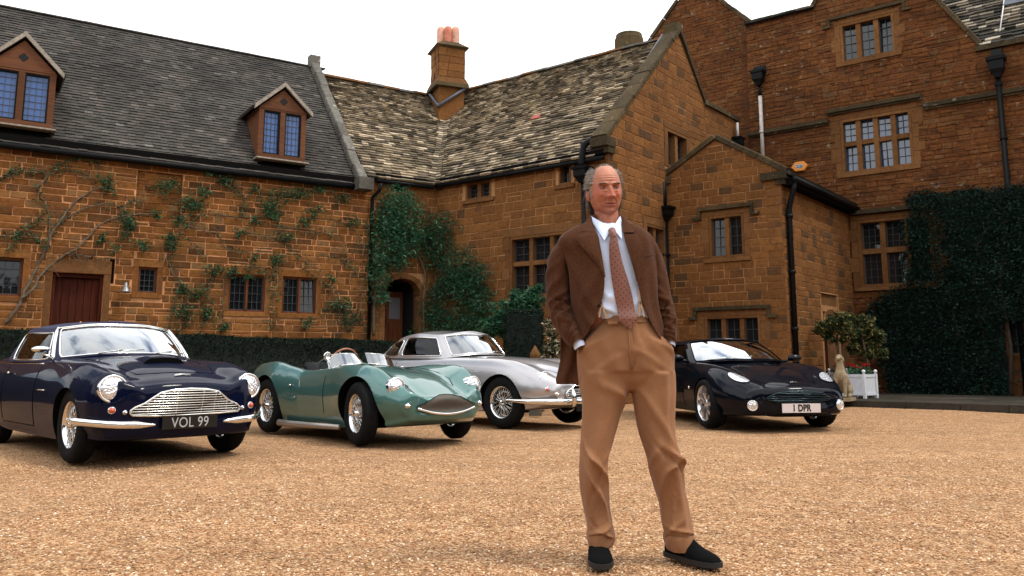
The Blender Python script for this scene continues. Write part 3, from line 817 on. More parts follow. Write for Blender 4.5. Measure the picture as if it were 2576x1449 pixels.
# dormers
M['barge'] = simple('pale_bargeboard', (.26, .225, .18), .8, var=.3, scale=14, bump=.3)
def dormer(x, zz, npn, glass):
    x0, x1 = x; zb, zm, za = zz; xm = (x0 + x1) / 2; back = -2.4; f = .02
    mb = MB()      # cheeks and body
    fr = .11; g0 = zb + .12; g1 = zm - .03
    body = MB()
    wy = lambda z: -(z - EZ) / math.tan(PITC)
    # cheeks
    for xs in (x0, x1):
        body.add([L(xs, zb - .1, f), L(xs, zm + .05, f), L(xs, zm + .05, wy(zm) - .3), L(xs, zb - .1, wy(zb))], [(0, 1, 2, 3)])
    body.add([L(x0, zm, f - .02), L(x1, zm, f - .02), L(xm, za - .10, f - .02)], [(0, 1, 2)])
    o = body.build('dormer', M['board'], cottage)
    def sub(nm, m2, mt): q = m2.build(nm, mt); q.parent = o; return q
    m2 = MB(); L.box(m2, x0 - .02, x1 + .02, zb, g0, -.12, f + .01); L.box(m2, x0 - .02, x1 + .02, g1, zm + .01, -.12, f + .011)
    for c in (x0 + .04, xm, x1 - .04): L.box(m2, c - .055, c + .055, g0, g1, -.12, f + .008)
    sub('window_frame', m2, M['board'])
    # board gable with a quatrefoil cut into it
    m2 = MB()
    m2.prism([(x0 - .02, zm + .012), (x1 + .02, zm + .012), (xm, za - .10)], -.02, f + .02, L); sub('gable_board', m2, M['board'])
    q_ = MB(); rq = .042; cz = zm + (za - zm) * .36
    for (dx, dz) in ((0, .042), (0, -.042), (.042, 0), (-.042, 0)):
        q_.prism([(xm + dx + rq * math.cos(a), cz + dz + rq * math.sin(a)) for a in np.linspace(0, 2 * PI, 13)[:-1]], f + .016 + dz * .01, f + .024 + dx * .02, L)
    sub('quatrefoil', q_, M['dark'])
    for a, b in ((x0 + .095, xm - .055), (xm + .055, x1 - .095)):
        m2 = MB(); e = .012
        L.box(m2, a, a + .028, g0, g1, -.08, f - .01); L.box(m2, b - .028, b, g0, g1, -.08, f - .01); L.box(m2, a, b, g0, g0 + .03, -.08, f - .012); L.box(m2, a, b, g1 - .03, g1, -.08, f - .012)
        sub('casement', m2, M['iron'])
        m2 = MB(); t_ = rnd.uniform(-.01, .01)
        m2.add([L(a, g0, -.05 + t_), L(b, g0, -.05 - t_), L(b, g1, -.05 - t_), L(a, g1, -.05 + t_)], [(0, 1, 2, 3)]); sub('pane', m2, M[glass])
        m2 = MB()
        for k in range(1, 4): xx = a + (b - a) * k / 4; L.box(m2, xx - .0035, xx + .0035, g0, g1, -.047, -.035)
        for k in range(1, 7): z_ = g0 + (g1 - g0) * k / 7; L.box(m2, a, b, z_ - .0035, z_ + .0035, -.046, -.036)
        tag(sub('glazing_bars', m2, M['came']), kind='stuff')
    # little roof
    for sg in (-1, 1):
        xe = xm + sg * ((x1 - x0) / 2 + .14); ze = zm - .02
        back_e = wy(ze) - .12; back_r = wy(za) - .15
        p = [L(xe, ze, f + .10), L(xm, za, f + .10), L(xm, za, back_r), L(xe, ze, back_e)]
        nrm = (p[1] - p[0]).cross(p[3] - p[0]).normalized(); nrm = nrm if nrm.z > 0 else -nrm
        m2 = MB(); m2.add(p + [q + nrm * .05 for q in p], [(3, 2, 1, 0), (4, 5, 6, 7), (0, 1, 5, 4), (1, 2, 6, 5), (2, 3, 7, 6), (3, 0, 4, 7)])
        sub('dormer_roof', m2, M['tile'])
        m2 = MB(); d_ = (p[1] - p[0]); m2.add([p[0] + Vector((0, 0, -.04)) + Vector((L.n[0], L.n[1], 0)) * .01, p[1] + Vector((0, 0, -.04)) + Vector((L.n[0], L.n[1], 0)) * .01, p[1] + Vector((0, 0, .06)) + Vector((L.n[0], L.n[1], 0)) * .01, p[0] + Vector((0, 0, .06)) + Vector((L.n[0], L.n[1], 0)) * .01,
               p[0] + Vector((0, 0, -.04)) - Vector((L.n[0], L.n[1], 0)) * .05, p[1] + Vector((0, 0, -.04)) - Vector((L.n[0], L.n[1], 0)) * .05, p[1] + Vector((0, 0, .06)) - Vector((L.n[0], L.n[1], 0)) * .05, p[0] + Vector((0, 0, .06)) - Vector((L.n[0], L.n[1], 0)) * .05],
               [(0, 1, 2, 3), (7, 6, 5, 4), (0, 4, 5, 1), (2, 6, 7, 3), (0, 3, 7, 4), (1, 5, 6, 2)])
        sub('bargeboard', m2, M['barge'])
    m2 = MB(); m2.box(L((x0 + x1) / 2, zb - .015, .05), (x1 - x0 + .14, .26, .03), R=L.R()); sub('lead_apron', m2, M['barge'])
dormer(d1, z1, 2, 'win_blue'); dormer(d2, z2, 2, 'win_blue')

# wall lamp
lp = L.px(313, 727); lamp = thing('wall_lamp', 'small grey bell-shaped lamp on the cottage wall beside the red-brown door', 'lamp', tuple(L(lp[0], lp[1], .02)))
mb = MB(); q = Vector(lamp.location); mb.lathe([(.012, .12), (.03, .10), (.04, .04), (.085, -.05), (.10, -.075), (.085, -.07)], 20, Matrix.Translation((L.n[0] * .14, L.n[1] * .14, 0))); mb.build('lamp_shade', simple('grey_metal', (.22, .22, .22), .4, .6), lamp)
mb = MB(); mb.tube([(0, 0, .0), (L.n[0] * .07, L.n[1] * .07, .13), (L.n[0] * .14, L.n[1] * .14, .12)], .012, 8); mb.build('bracket', M['iron'], lamp)
mb = MB(); mb.lathe([(.001, -.10), (.03, -.085), (.035, -.06), (.02, -.03)], 14, Matrix.Translation((L.n[0] * .14, L.n[1] * .14, 0))); mb.build('bulb', simple('lamp_glass', (.3, .3, .28), .1), lamp)

# ================================================================ central wing with its stone slate roof
wing = thing('stone_wing', 'ironstone wing with L-shaped stone slate roof and tall gable behind the man', 'house', tuple(B(2.5, 0)), world_parts=True)
EL = 5.30; EB = 5.33
w_ = 3.3
o_lwin = rect_px(L, 988, 455, 1022, 482)
o_arch = (L.px(968, 780)[0], L.px(1056, 780)[0], 0.3, L.px(1010, 700)[1])
out_l = [(SL1, 0), (SL2, 0), (SL2, EL), (SL1, EL)]
backing(L, out_l, [o_lwin, o_arch], wing, M['mortar2'])
lay_stones(L, out_l, [grow(o_lwin, .08), (o_arch[0] - .14, o_arch[1] + .14, 0, o_arch[3] + .12)], wing, M['stone2'], singles=30, seed=11, ch=(.17, .24), sl_=(.22, .5), gap=.014, h=.010, rough_h=.004)
stone_window(L, o_lwin, wing, 1, 1, lead=(2, 3), jamb=.07, surround=False, depth=.12)
# arched doorway: dressed jambs, arch stones, half open door
ax0, ax1, az1 = o_arch[0], o_arch[1], o_arch[3]; axm = (ax0 + ax1) / 2; hw = (ax1 - ax0) / 2; spr = az1 - .42
def arch_pt(a, rr_=1.0): return (axm + hw * rr_ * math.cos(a), spr + (.42 + (rr_ - 1) * hw) * math.sin(a) ** .85 if math.sin(a) > 0 else spr)
for k in range(9):
    a0_, a1_ = PI * k / 9 + .01, PI * (k + 1) / 9 - .01
    mb = MB(); pl = [arch_pt(a0_), arch_pt(a0_, 1.28), arch_pt(a1_, 1.28), arch_pt(a1_)]
    mb.prism(pl, -.28, .02, L); mb.build('arch_stone', M['dress'], wing)
for k, (x0, x1) in enumerate(((ax0 - .14, ax0), (ax1, ax1 + .14))):
    z = .3; kk = 0
    while z < spr - .02:
        hz = min(.34, spr - z); mb = MB(); L.box(mb, x0 + (0 if k else 0), x1, z + .006, z + hz - .006, -.28, .018); mb.build('jamb_stone', M['dress'], wing); z += hz
for sg in (-1, 1):   # spandrels filling the square backing opening beside the arch
    aa = np.linspace(0, PI / 2, 8) if sg > 0 else np.linspace(PI, PI / 2, 8)
    mb = MB()
    for i in range(7):
        p, q = arch_pt(aa[i], 1.02), arch_pt(aa[i + 1], 1.02)
        pl = [p, (p[0], az1 + .02), (q[0], az1 + .02), q]; pl = pl if sg < 0 else pl[::-1]
        mb.prism(pl, -.25, -.02, L)
    mb.build('spandrel', M['dress'], wing)
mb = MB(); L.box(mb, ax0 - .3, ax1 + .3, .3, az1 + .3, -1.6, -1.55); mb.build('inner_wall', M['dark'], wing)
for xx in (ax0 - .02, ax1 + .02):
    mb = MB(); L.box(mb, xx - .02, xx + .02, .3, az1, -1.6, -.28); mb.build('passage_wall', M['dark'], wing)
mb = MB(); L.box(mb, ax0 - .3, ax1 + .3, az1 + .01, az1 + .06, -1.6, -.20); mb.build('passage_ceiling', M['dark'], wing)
mb = MB(); L.box(mb, axm - .02, ax1 - .02, .35, az1 - .25, -.95, -.90); dr = mb.build('inner_door', M['wood'], wing)
mb = MB(); L.box(mb, axm + .06, ax1 - .10, 1.9, az1 - .40, -.90, -.89); q_ = mb.build('door_pane', simple('frosted_pane', (.16, .15, .16), .4), None); q_.parent = dr
for k in range(3):
    xx = axm + .12 * k + .04; mb = MB(); L.box(mb, xx, xx + .02, .5, 1.8, -.90, -.885); q_ = mb.build('door_rail', M['wood']); q_.parent = dr

o_b1 = rect_px(B, 1172, 457, 1236, 500); o_b2 = (3.70, 4.02, 4.70, 5.22); o_b3 = (2.33, 4.62, 2.30, 3.66)
out_b = [(0, 0), (SB3, 0), (SB3, EB), (0, EB)]
opb = [o_b1, o_b2, o_b3]
backing(B, out_b, opb, wing, M['mortar2'])
lay_stones(B, out_b, [grow(o_b1, .10, .05), grow(o_b2, .08, .05), (2.20, 4.75, 2.2, 3.80)], wing, M['stone2'], singles=130, seed=12, ch=(.15, .235), sl_=(.20, .50), gap=.014, h=.010, rough_h=.004)
stone_window(B, o_b1, wing, 2, 1, lead=(2, 3), jamb=.10, mull=.11, surround=False, depth=.16)
stone_window(B, o_b2, wing, 1, 1, lead=(2, 3), jamb=.08, surround=False, depth=.16)
for o in (o_b1, o_b2):
    mb = MB(); B.box(mb, o[0] - .10, o[1] + .10, o[2] - .09, o[2] - .004, -.2, .05); mb.build('sill', M['dress'], wing)
stone_window(B, o_b3, wing, 4, 2, lead=(2, 3), jamb=.12, mull=.10, depth=.16, split=[.56, .44], proud=.02)
# gable wall facing right
o_g1 = rect_px(G, 1678, 332, 1722, 424); o_g1 = (2.60, 3.72, 5.42, 6.36); o_g2 = (1.50, 2.42, 2.85, 3.92)
GA = [(0, 0), (4.75, 0), (4.75, 7.45), (3.38, 8.95), (0, 5.62)]; GB = [(4.75, 0), (6.78, 0), (6.78, 7.45), (4.75, 7.45)]
for k, ol in enumerate((GA, GB)):
    backing(G, ol, [o_g1, o_g2], wing, M['mortar2'])
    lay_stones(G, ol, [grow(o_g1, .11, .06), grow(o_g2, .1, .06)], wing, M['stone2'], singles=(125, 15)[k], seed=13 + k, ch=(.15, .235), sl_=(.20, .50), gap=.013, h=.010, rough_h=.004)
stone_window(G, o_g1, wing, 2, 1, lead=(2, 4), jamb=.14, mull=.14, surround=False, depth=.20)
stone_window(G, o_g2, wing, 2, 1, lead=(2, 4), jamb=.12, mull=.11, surround=False, depth=.20)
for o in (o_g1, o_g2):
    mb = MB(); G.box(mb, o[0] - .12, o[1] + .12, o[3] + .003, o[3] + .16, -.2, .022); mb.build('lintel', M['dress'], wing)
    for x0, x1 in ((o[0] - .11, o[0] - .004), (o[1] + .004, o[1] + .11)):
        mb = MB(); G.box(mb, x0, x1, o[2], o[3], -.2, .018); mb.build('jamb_stone', M['dress'], wing)
# roofs
pL = math.atan2(8.62 - EL, w_); pB = math.atan2(8.86 - EB, w_)
RL = Roof(L, 0, EL, 0, pL, .22); RB = Roof(B, 0, EB, 0, pB, .22)
V = valley(RL, RB); LL = w_ / math.cos(pL) + .22; LB = w_ / math.cos(pB) + .22
v0 = V(RL(0, 0).z); v1 = V(RL(0, LL).z); va0, va1 = RL.ab(v0), RL.ab(v1)
lay_tiles(RL, [(COP + .28, 0), (va0[0], 0), (va1[0], LL), (COP + .28, LL)], wing, M['slate'], 'roof_slate', .125, (.12, .34), .024, singles=110, seed=21, expo_top=.085, lift=1.9)
v0 = V(RB(0, 0).z); v1 = V(RB(0, LB).z); vb0, vb1 = RB.ab(v0), RB.ab(v1)
lay_tiles(RB, [(vb0[0], 0), (SB3 - .26, 0), (SB3 - .26, LB), (vb1[0], LB)], wing, M['slate'], 'roof_slate', .125, (.12, .34), .024, singles=185, seed=22, expo_top=.085, lift=1.9)
# valley slates
mb = MB(); rr = random.Random(9)
for k in range(40):
    z = 5.2 + k * .086; p = Vector(V(z)); t1 = Vector(RL.t); t2 = Vector(RB.t)
    if z > 8.5: break
    for sgn, tt, N_ in ((-1, t1, RL.N), (1, t2, RB.N)):
        a = p + Vector(N_) * .03; e = tt * sgn * rr.uniform(.16, .22); up = Vector((V(z + .11) - V(z)))
        mb.add([a, a + e, a + e + up, a + up, a + Vector(N_) * .03, a + e + Vector(N_) * .03, a + e + up, a + up], [(4, 5, 6, 7), (0, 1, 5, 4)])
tag(mb.build('valley_slate', M['slate'], wing), kind='stuff')
# lost roof slopes away from the yard
mb = MB(); mb.add([RL(COP, LL), RL(va1[0] + 3, LL), L(va1[0] + 3, EL, -6.6), L(COP, EL, -6.6)], [(0, 1, 2, 3)])
mb.add([RB(vb1[0] - 3, LB), RB(SB3 - .2, LB), B(SB3 - .2, EB, -6.6), B(vb1[0] - 3, EB, -6.6)], [(0, 1, 2, 3)]); mb.build('rear_roof_slope', M['slate'], wing)
for rf, Ln, a0, a1 in ((RL, LL, COP + .3, va1[0]), (RB, LB, vb1[0], SB3 - .3)):
    k = a0; rr = random.Random(5)
    while k < a1 - .05:
        ww = min(rr.uniform(.40, .52), a1 - k); p0, p1 = rf(k + .008, Ln, 0), rf(k + ww - .008, Ln, 0)
        c_ = [(math.cos(a) * .15, math.sin(a) * .10) for a in np.linspace(0, PI, 6)]; dz = rr.uniform(-.01, .01)
        vs_ = [p + Vector((rf.n3[0] * x, rf.n3[1] * x, y - .03 + dz)) for p in (p0, p1) for x, y in c_]
        mb = MB(); mb.add(vs_, [(i, i + 1, 7 + i, 6 + i) for i in range(5)] + [tuple(range(5, -1, -1)), tuple(range(6, 12))]); mb.build('ridge_stone', M['coping'] if rr.random() < .5 else M['dress'], wing); k += ww
# eaves
for wl, rf, a0, a1, ez in ((L, RL, SL1 + .05, va0[0] - .02, EL), (B, RB, vb0[0] + .02, SB3 - .05, EB)):
    mb = MB(); wl.box(mb, a0, a1, ez - .13, ez - .03, 0, .13); mb.build('soffit', M['under'], wing)
    mb = MB(); mb.tube([rf(a0, -.02, -.06), rf(a1, -.02, -.06)], .05, 10); mb.build('gutter', M['iron'], wing)
# copings of the tall gable
ng = Vector((G.n[0], G.n[1], 0)); 
def gp(s, z, h): return G(s, z, h)
def rake(parent, wall, p, q, w, h, mat, n, off, seed=1):
    a = wall(p[0], p[1], off); b = wall(q[0], q[1], off); d = (b - a).normalized(); nn = Vector((wall.n[0], wall.n[1], 0)); up = nn.cross(d); up = up if up.z > 0 else -up
    coping_strip(parent, a, b, nn, w, up, h, mat, n, seed=seed)
rake(wing, G, (-.12, 5.52), (3.39, 8.98), .40, .11, M['coping2'], 9, -.13, 3)
rake(wing, G, (4.78, 7.42), (3.39, 8.98), .40, .11, M['coping2'], 4, -.13, 4)
rake(wing, G, (4.72, 7.44), (6.85, 7.46), .40, .13, M['coping2'], 5, -.13, 5)
mb = MB(); mb.box(G(3.39, 9.10, -.13), (.30, .38, .22), R=G.R()); mb.build('coping_apex', M['coping2'], wing)
mb = MB(); G.box(mb, -.20, .16, 5.36, 5.56, -.34, .09); G.box(mb, -.12, .16, 5.22, 5.362, -.3, .07); mb.build('kneeler', M['coping2'], wing)
mb = MB(); a = B(SB3 - .36, 5.42, .1); mb.tube([RB(SB3 - .36, .15, .10), RB(SB3 - .36, LB + .05, .10)], .035, 6); mb.build('lead_flashing', M['lead'], wing)
# black rain pipe off the wing roof into the hopper by the gable
pipe(wing, [RB(SB3 - 0.01, .62, .16), RB(SB3 - 0.21, .50, .22), RB(SB3 - 0.51, .18, .20), B(SB3 - 0.56, 5.05, .20), B(SB3 - 0.56, 4.95, .20)], .075, M['iron'], 'rainwater_pipe')
hopper(wing, B(SB3 - 0.56, 4.80, .18), .34, .34, B.R(), M['iron'])
pipe(wing, [B(SB3 - 0.56, 4.65, .14), B(SB3 - 0.56, 0, .12)], .045, M['iron'])
# red repair tile on the slope
rt = None
r_ = ray(1349, 300); Pn = RB.N; k_ = (np.array(RB.P) - np.array([0, 0, CAM_H])) @ Pn / (r_ @ Pn); pr = r_ * k_ + np.array([0, 0, CAM_H]); ra, rb_ = RB.ab(pr)
mb = MB(); mb.prism([(ra - .13, rb_ - .05), (ra + .12, rb_ - .05), (ra + .13, rb_ + .09), (ra - .11, rb_ + .08)], .045, .065, RB); mb.build('roof_slate', M['brickred'], wing)['label'] = 'red replacement tile'
# chimney at the meeting of the ridges
CH = ray(1126, 232); CH = CH * (23.3 / CH[1]); cx, cy = CH[0], CH[1]; cz = 8.62
chim = thing('dummy', 'x', 'x'); bpy.data.objects.remove(chim)
mb = MB(); Rz = Matrix.Rotation(math.atan2(1, 1.537) + math.radians(-11), 3, 'Z')
W0 = .74
mb.box((cx, cy, cz - .75), (W0, W0, 1.7), R=Rz)
ch = mb.build('chimney', M['stone2'], wing)
def chs(nm, m2, mt): q = m2.build(nm, mt); q.parent = ch; return q
def frus(z0, z1, w0, w1):
    p = [Rz @ Vector((x * w, y * w, 0)) + Vector((cx, cy, z)) for z, w in ((z0, w0 / 2), (z1, w1 / 2)) for x, y in ((-1, -1), (1, -1), (1, 1), (-1, 1))]
    m2 = MB(); m2.add(p, [(3, 2, 1, 0), (4, 5, 6, 7)] + [(i, (i + 1) % 4, 4 + (i + 1) % 4, 4 + i) for i in range(4)]); return m2
chs('chimney_plinth', frus(cz - .02, cz + .10, W0 + .26, W0 + .22), M['coping2']); chs('chimney_slope', frus(cz + .10, cz + .28, W0 + .22, W0 + .06), M['dress'])
z = cz + .28; rr = random.Random(8)
while z < cz + 1.12:
    hz = rr.uniform(.17, .25); hz = min(hz, cz + 1.16 - z)
    for ax in (0, 1):
        for sgn in (-1, 1):
            x = -W0 / 2 - .02; sp_ = rr.uniform(.25, .5)
            for (a, b) in ((-W0 / 2 - .02, -W0 / 2 + sp_ * W0), (-W0 / 2 + sp_ * W0, W0 / 2 + .02)):
                if ax: c0 = Vector(((a + b) / 2, sgn * (W0 / 2 + rr.uniform(-.002, .012)), 0)); d0 = (b - a - .012, .07, hz - .012)
                else: c0 = Vector((sgn * (W0 / 2 + rr.uniform(-.002, .012)), (a + b) / 2, 0)); d0 = (.07, b - a - .08, hz - .012)
                m2 = MB(); m2.box(Rz @ c0 + Vector((cx, cy, z + hz / 2)), d0, R=Rz); chs('stone', m2, M['stone2'])
    z += hz
chs('chimney_cornice', frus(cz + 1.14, cz + 1.20, W0 + .08, W0 + .26), M['coping2']); chs('chimney_cap', frus(cz + 1.20, cz + 1.40, W0 + .24, W0 - .25), M['coping2'])
for (dx, dy, mt, rr_) in ((-.21, .0, 'terracotta_pale', .125), (.21, .0, 'terracotta_pale', .120), (.0, -.12, 'terracotta', .105)):
    m2 = MB(); z0 = cz + 1.28
    m2.lathe([(rr_ * 1.06, 0), (rr_ * 1.02, .08), (rr_ * .95, .10), (rr_, .14), (rr_, .50), (rr_ * .95, .60), (rr_ * .55, .66 if mt != 'terracotta' else .60), (rr_ * .5, .5)], 20, Matrix.Translation((cx + dx, cy + dy, z0))); chs('chimney_pot', m2, M[mt])
m2 = MB(); 
for (px_, py_) in ((-1, 1),):
    a = Rz @ Vector((-W0 / 2 - .03, -W0 / 2 - .03, 0)) + Vector((cx, cy, 0)); 
    for k2 in ((W0 / 2 + .06, -W0 / 2 - .06), (-W0 / 2 - .06, W0 / 2 + .06)):
        b = Rz @ Vector((k2[0], k2[1], 0)) + Vector((cx, cy, 0)); m2.tube([Vector((a.x, a.y, cz - .62)), Vector((b.x, b.y, cz + .02))], .05, 6)
chs('lead_flashing', m2, M['lead'])

# ================================================================ porch block
porch = thing('porch_block', 'two-storey ironstone porch with low gable between gable wing and manor', 'house', tuple(PF(1.3, 0)), world_parts=True)
o_p1 = (1.02, 1.84, 3.15, 4.10); o_p2 = (0.84, 2.12, 1.02, 1.86)
PA = [(0, 0), (SPF, 0), (SPF, 4.95), (1.24, 5.84), (0, 5.16)]
backing(PF, PA, [o_p1, o_p2], porch, M['mortar2'])
lay_stones(PF, PA, [grow(o_p1, .10, .08), grow(o_p2, .10, .08)], porch, M['stone2'], singles=160, seed=31, ch=(.13, .20), sl_=(.22, .50), gap=.013, h=.010, rough_h=.004)
stone_window(PF, o_p1, porch, 2, 1, lead=(2, 4), jamb=.11, mull=.10, surround=True, depth=.14, hood=(.24, .13), lintel=.10)
stone_window(PF, o_p2, porch, 3, 1, lead=(2, 3), jamb=.11, mull=.10, surround=True, depth=.14, hood=(.24, .13), lintel=.10)
rake(porch, PF, (-.06, 5.14), (1.25, 5.86), .36, .13, M['coping2'], 4, -.12, 6); rake(porch, PF, (SPF + .12, 4.86), (1.25, 5.86), .36, .13, M['coping2'], 5, -.12, 7)
mb = MB(); PF.box(mb, -.16, .12, 4.98, 5.16, -.3, .09); mb.build('kneeler', M['coping2'], porch)
mb = MB(); PF.box(mb, SPF - .42, SPF + .14, 4.74, 4.90, -.3, .09); PF.box(mb, SPF - .10, SPF + .10, 4.62, 4.742, -.3, .05); mb.build('kneeler', M['coping2'], porch)
o_pd = (2.28, 3.36, 0.0, 2.02); o_pn = (2.22, 3.42, 2.16, 2.44)
PB_ = [(0, 0), (4.69, 0), (4.69, 4.85), (0, 4.85)]
backing(PS, PB_, [o_pd, o_pn], porch, M['mortar2'])
lay_stones(PS, PB_, [grow(o_pd, .13), grow(o_pn, .03)], porch, M['stone2'], singles=140, seed=32, ch=(.13, .20), sl_=(.22, .50), gap=.013, h=.010, rough_h=.004)
mb = MB(); PS.box(mb, o_pn[0], o_pn[1], o_pn[2], o_pn[3], -.3, -.05); mb.build('carved_panel', M['dress'], porch)
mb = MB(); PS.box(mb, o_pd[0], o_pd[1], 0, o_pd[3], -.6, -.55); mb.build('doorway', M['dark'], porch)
hw2 = (o_pd[1] - o_pd[0]) / 2; xm2 = (o_pd[0] + o_pd[1]) / 2
for k in range(9):
    a0_, a1_ = PI * k / 9 + .01, PI * (k + 1) / 9 - .01
    f_ = lambda a, q: (xm2 + hw2 * q * math.cos(a), 1.55 + (.42 + (q - 1) * hw2) * max(0, math.sin(a)))
    mb = MB(); mb.prism([f_(a0_, .98), f_(a0_, 1.22), f_(a1_, 1.22), f_(a1_, .98)], -.25, .03, PS); mb.build('arch_stone', M['dress'], porch)
for k in range(5):
    xx = o_pd[0] + .02 + k * (hw2 * 2 - .04) / 5; mb = MB(); PS.box(mb, xx + .004, xx + (hw2 * 2 - .04) / 5 - .004, 0.13, 1.98, -.32, -.27); mb.build('door_plank', M['door'], porch)
# porch roof: ridge runs back to the manor
mb = MB(); ev = PF(SPF + .22, 4.80, .03); rd = PF(1.24, 5.80, -.05); bk = np.array([-PF.n[0], -PF.n[1], 0]) * 4.7
bkv = Vector(bk)
p = [ev, rd, rd + bkv, ev + bkv]; nrm = (p[1] - p[0]).cross(p[3] - p[0]).normalized(); nrm = nrm if nrm.z > 0 else -nrm
mb.add(p + [q + nrm * .07 for q in p], [(3, 2, 1, 0), (4, 5, 6, 7), (0, 1, 5, 4), (1, 2, 6, 5), (2, 3, 7, 6), (3, 0, 4, 7)]); mb.build('roof_slope', M['slate2'], porch)
ev2 = PF(-.1, 5.1, -.05); p = [ev2, rd, rd + bkv, ev2 + bkv]; nrm = (p[1] - p[0]).cross(p[3] - p[0]).normalized(); nrm = nrm if nrm.z > 0 else -nrm
mb = MB(); mb.add(p + [q + nrm * .07 for q in p], [(3, 2, 1, 0), (4, 5, 6, 7), (0, 1, 5, 4), (1, 2, 6, 5), (2, 3, 7, 6), (3, 0, 4, 7)]); mb.build('roof_slope', M['slate2'], porch)
mb = MB(); PS.box(mb, .05, 4.66, 4.60, 4.72, .02, .24); mb.build('soffit', M['under'], porch)
mb = MB(); mb.tube([PS(0.05, 4.72, .27), PS(4.6, 4.72, .27)], .065, 10); mb.build('gutter', M['iron'], porch)
pipe(porch, [PS(.14, 4.68, .24), PS(.14, 4.50, .22), PS(.20, 4.15, .09), PS(.20, 4.0, .08), PS(.20, 0, .08)], .058, M['iron'], collars=[PS(.20, z, .08) for z in (3.95, 2.75, 1.55, .5)])
hp = PF.px(1693, 540); 
pipe(porch, [PF(-.02, 5.0, .16), PF(-.02, hp[1] + .1, .14)], .075, M['iron'], 'rainwater_pipe')
hopper(porch, PF(-.02, hp[1], .16), .44, .34, PF.R(), M['iron'], .7)
pipe(porch, [PF(-.02, hp[1] - .1, .12), PF(-.02, 0, .12)], .075, M['iron'], collars=[PF(-.02, z, .12) for z in (3.3, 2.2, 1.1)])

# ================================================================ manor house
manor = thing('manor_house', 'tall rubble ironstone manor with steep gables and mullioned windows at right', 'house', tuple(MW(1, 0)), world_parts=True)
o_m1 = (.22, 1.95, 2.72, 4.42); o_m2 = (-.06, 1.66, 5.68, 7.12); o_m3 = (.08, 1.42, 8.66, 9.72); o_m0 = (3.30, 4.5, 1.0, 2.1)
opm = [o_m1, o_m2, o_m3, o_m0]
hidem = [grow(o_m1, .14, .10), grow(o_m2, .14, .10), grow(o_m3, .12, .09), o_m0]
MA = [(-2.5, 0), (7.5, 0), (7.5, 8.36), (-2.5, 8.36)]
MG = [(-2.5, 8.36), (3.26, 8.36), (2.39, 9.80), (.74, 12.45), (-.53, 10.42), (-2.5, 10.42)]
MG1 = [(-.53, 8.36), (3.26, 8.36), (.74, 12.45), (-.53, 10.42)]; MG2 = [(-2.5, 8.36), (-.53, 8.36), (-.53, 10.42), (-2.5, 10.42)]
for k, ol in enumerate((MA, MG1, MG2)):
    backing(MW, ol, opm, manor, M['mortar3'])
    lay_stones(MW, ol, hidem, manor, M['stone3'], singles=(150, 70, 30)[k], seed=41 + k, ch=(.075, .16), sl_=(.18, .52), gap=.010, h=.014, rough_h=.011, skip=(lambda s, z: z < 4.6 and s > 2.0))
NW = Wall(tuple(MW(0, 0, -.25))[:2], DB)
NA = [(-8.5, 4), (-2.4, 4), (-2.4, 10.42), (-4.22, 12.3), (-8.5, 7.8)]
backing(NW, NA, [], manor, M['mortar3']); 
lay_stones(NW, NA, [], manor, M['stone3'], singles=45, seed=45, ch=(.075, .15), sl_=(.2, .55), gap=.008, h=.014, rough_h=.006, skip=lambda s, z: z < 6.5)
stone_window(MW, o_m3, manor, 3, 1, 'win_grey', lead=(2, 4), jamb=.13, mull=.12, depth=.17, hood=(.30, .16), lintel=.10)
stone_window(MW, o_m2, manor, 4, 2, 'win_sky', lead=(2, 3), jamb=.14, mull=.12, depth=.14, split=[.56, .44], lintel=.12)
stone_window(MW, o_m1, manor, 3, 2, 'win', lead=(3, 4), jamb=.15, mull=.13, depth=.18, split=[.54, .46], lintel=.12, proud=.06)
stone_window(MW, o_m0, manor, 3, 1, 'win', lead=(2, 3), jamb=.12, mull=.1, depth=.14, surround=False)
mb = MB(); MW.box(mb, .12, 2.1, 4.56, 4.66, -.1, .20); mb.build('hood_mould', M['coping2'], manor)
# string course, stepping over the big window
for (a, b, z) in ((-2.55, -.34, 7.10), (-.36, 1.94, 7.34), (1.96, 7.5, 7.06)):
    mb = MB(); MW.box(mb, a, b, z, z + .10, -.05, .13); MW.box(mb, a, b, z - .05, z + .002, -.05, .07); mb.build('string_course', M['coping2'], manor)
mb = MB(); NW.box(mb, -2.75, -2.45, .0, 10.3, -.1, .06); mb.build('corner_pier', M['stone3'], manor)
for (p, q, n_) in (((-.56, 10.38), (.74, 12.47), 5), ((3.30, 8.30), (.74, 12.47), 9)): rake(manor, MW, p, q, .36, .12, M['coping2'], n_, -.12, n_)
for (p, q, n_) in (((-8.5, 7.82), (-4.22, 12.32), 9), ((-2.42, 10.42), (-4.22, 12.32), 6)): rake(manor, NW, p, q, .34, .12, M['coping2'], n_, -.12, n_)
def slope(a0, a1, z, length, pitch, nm='roof_slate', seed=1, singles=0, over=.12, ol=None):
    rf = Roof(MW, 0, z, 0, math.radians(pitch), over)
    lay_tiles(rf, ol or [(a0, 0), (a1, 0), (a1, length), (a0, length)], manor, M['slate2'], nm, .15, (.18, .36), .028, singles=singles, seed=seed, lift=2.0, expo_top=.11)
slope(-2.5, -.55, 10.42, 2.2, 20, seed=51); slope(2.4, 7.5, 8.42, 5.0, 52, seed=52, singles=150, ol=[(3.34, 0), (7.5, 0), (7.5, 5), (1.6, 5), (2.95, .42)])
mb = MB(); mb.add([MW(-.53, 10.4, -.1), MW(.74, 12.4, -.1), MW(.74, 12.4, -4), MW(-.53, 10.4, -4)], [(0, 1, 2, 3)]); mb.add([MW(3.26, 8.4, -.1), MW(.74, 12.4, -.1), MW(.74, 12.4, -4), MW(3.26, 8.4, -4)], [(0, 1, 2, 3)]); mb.build('gable_roof', M['slate2'], manor)
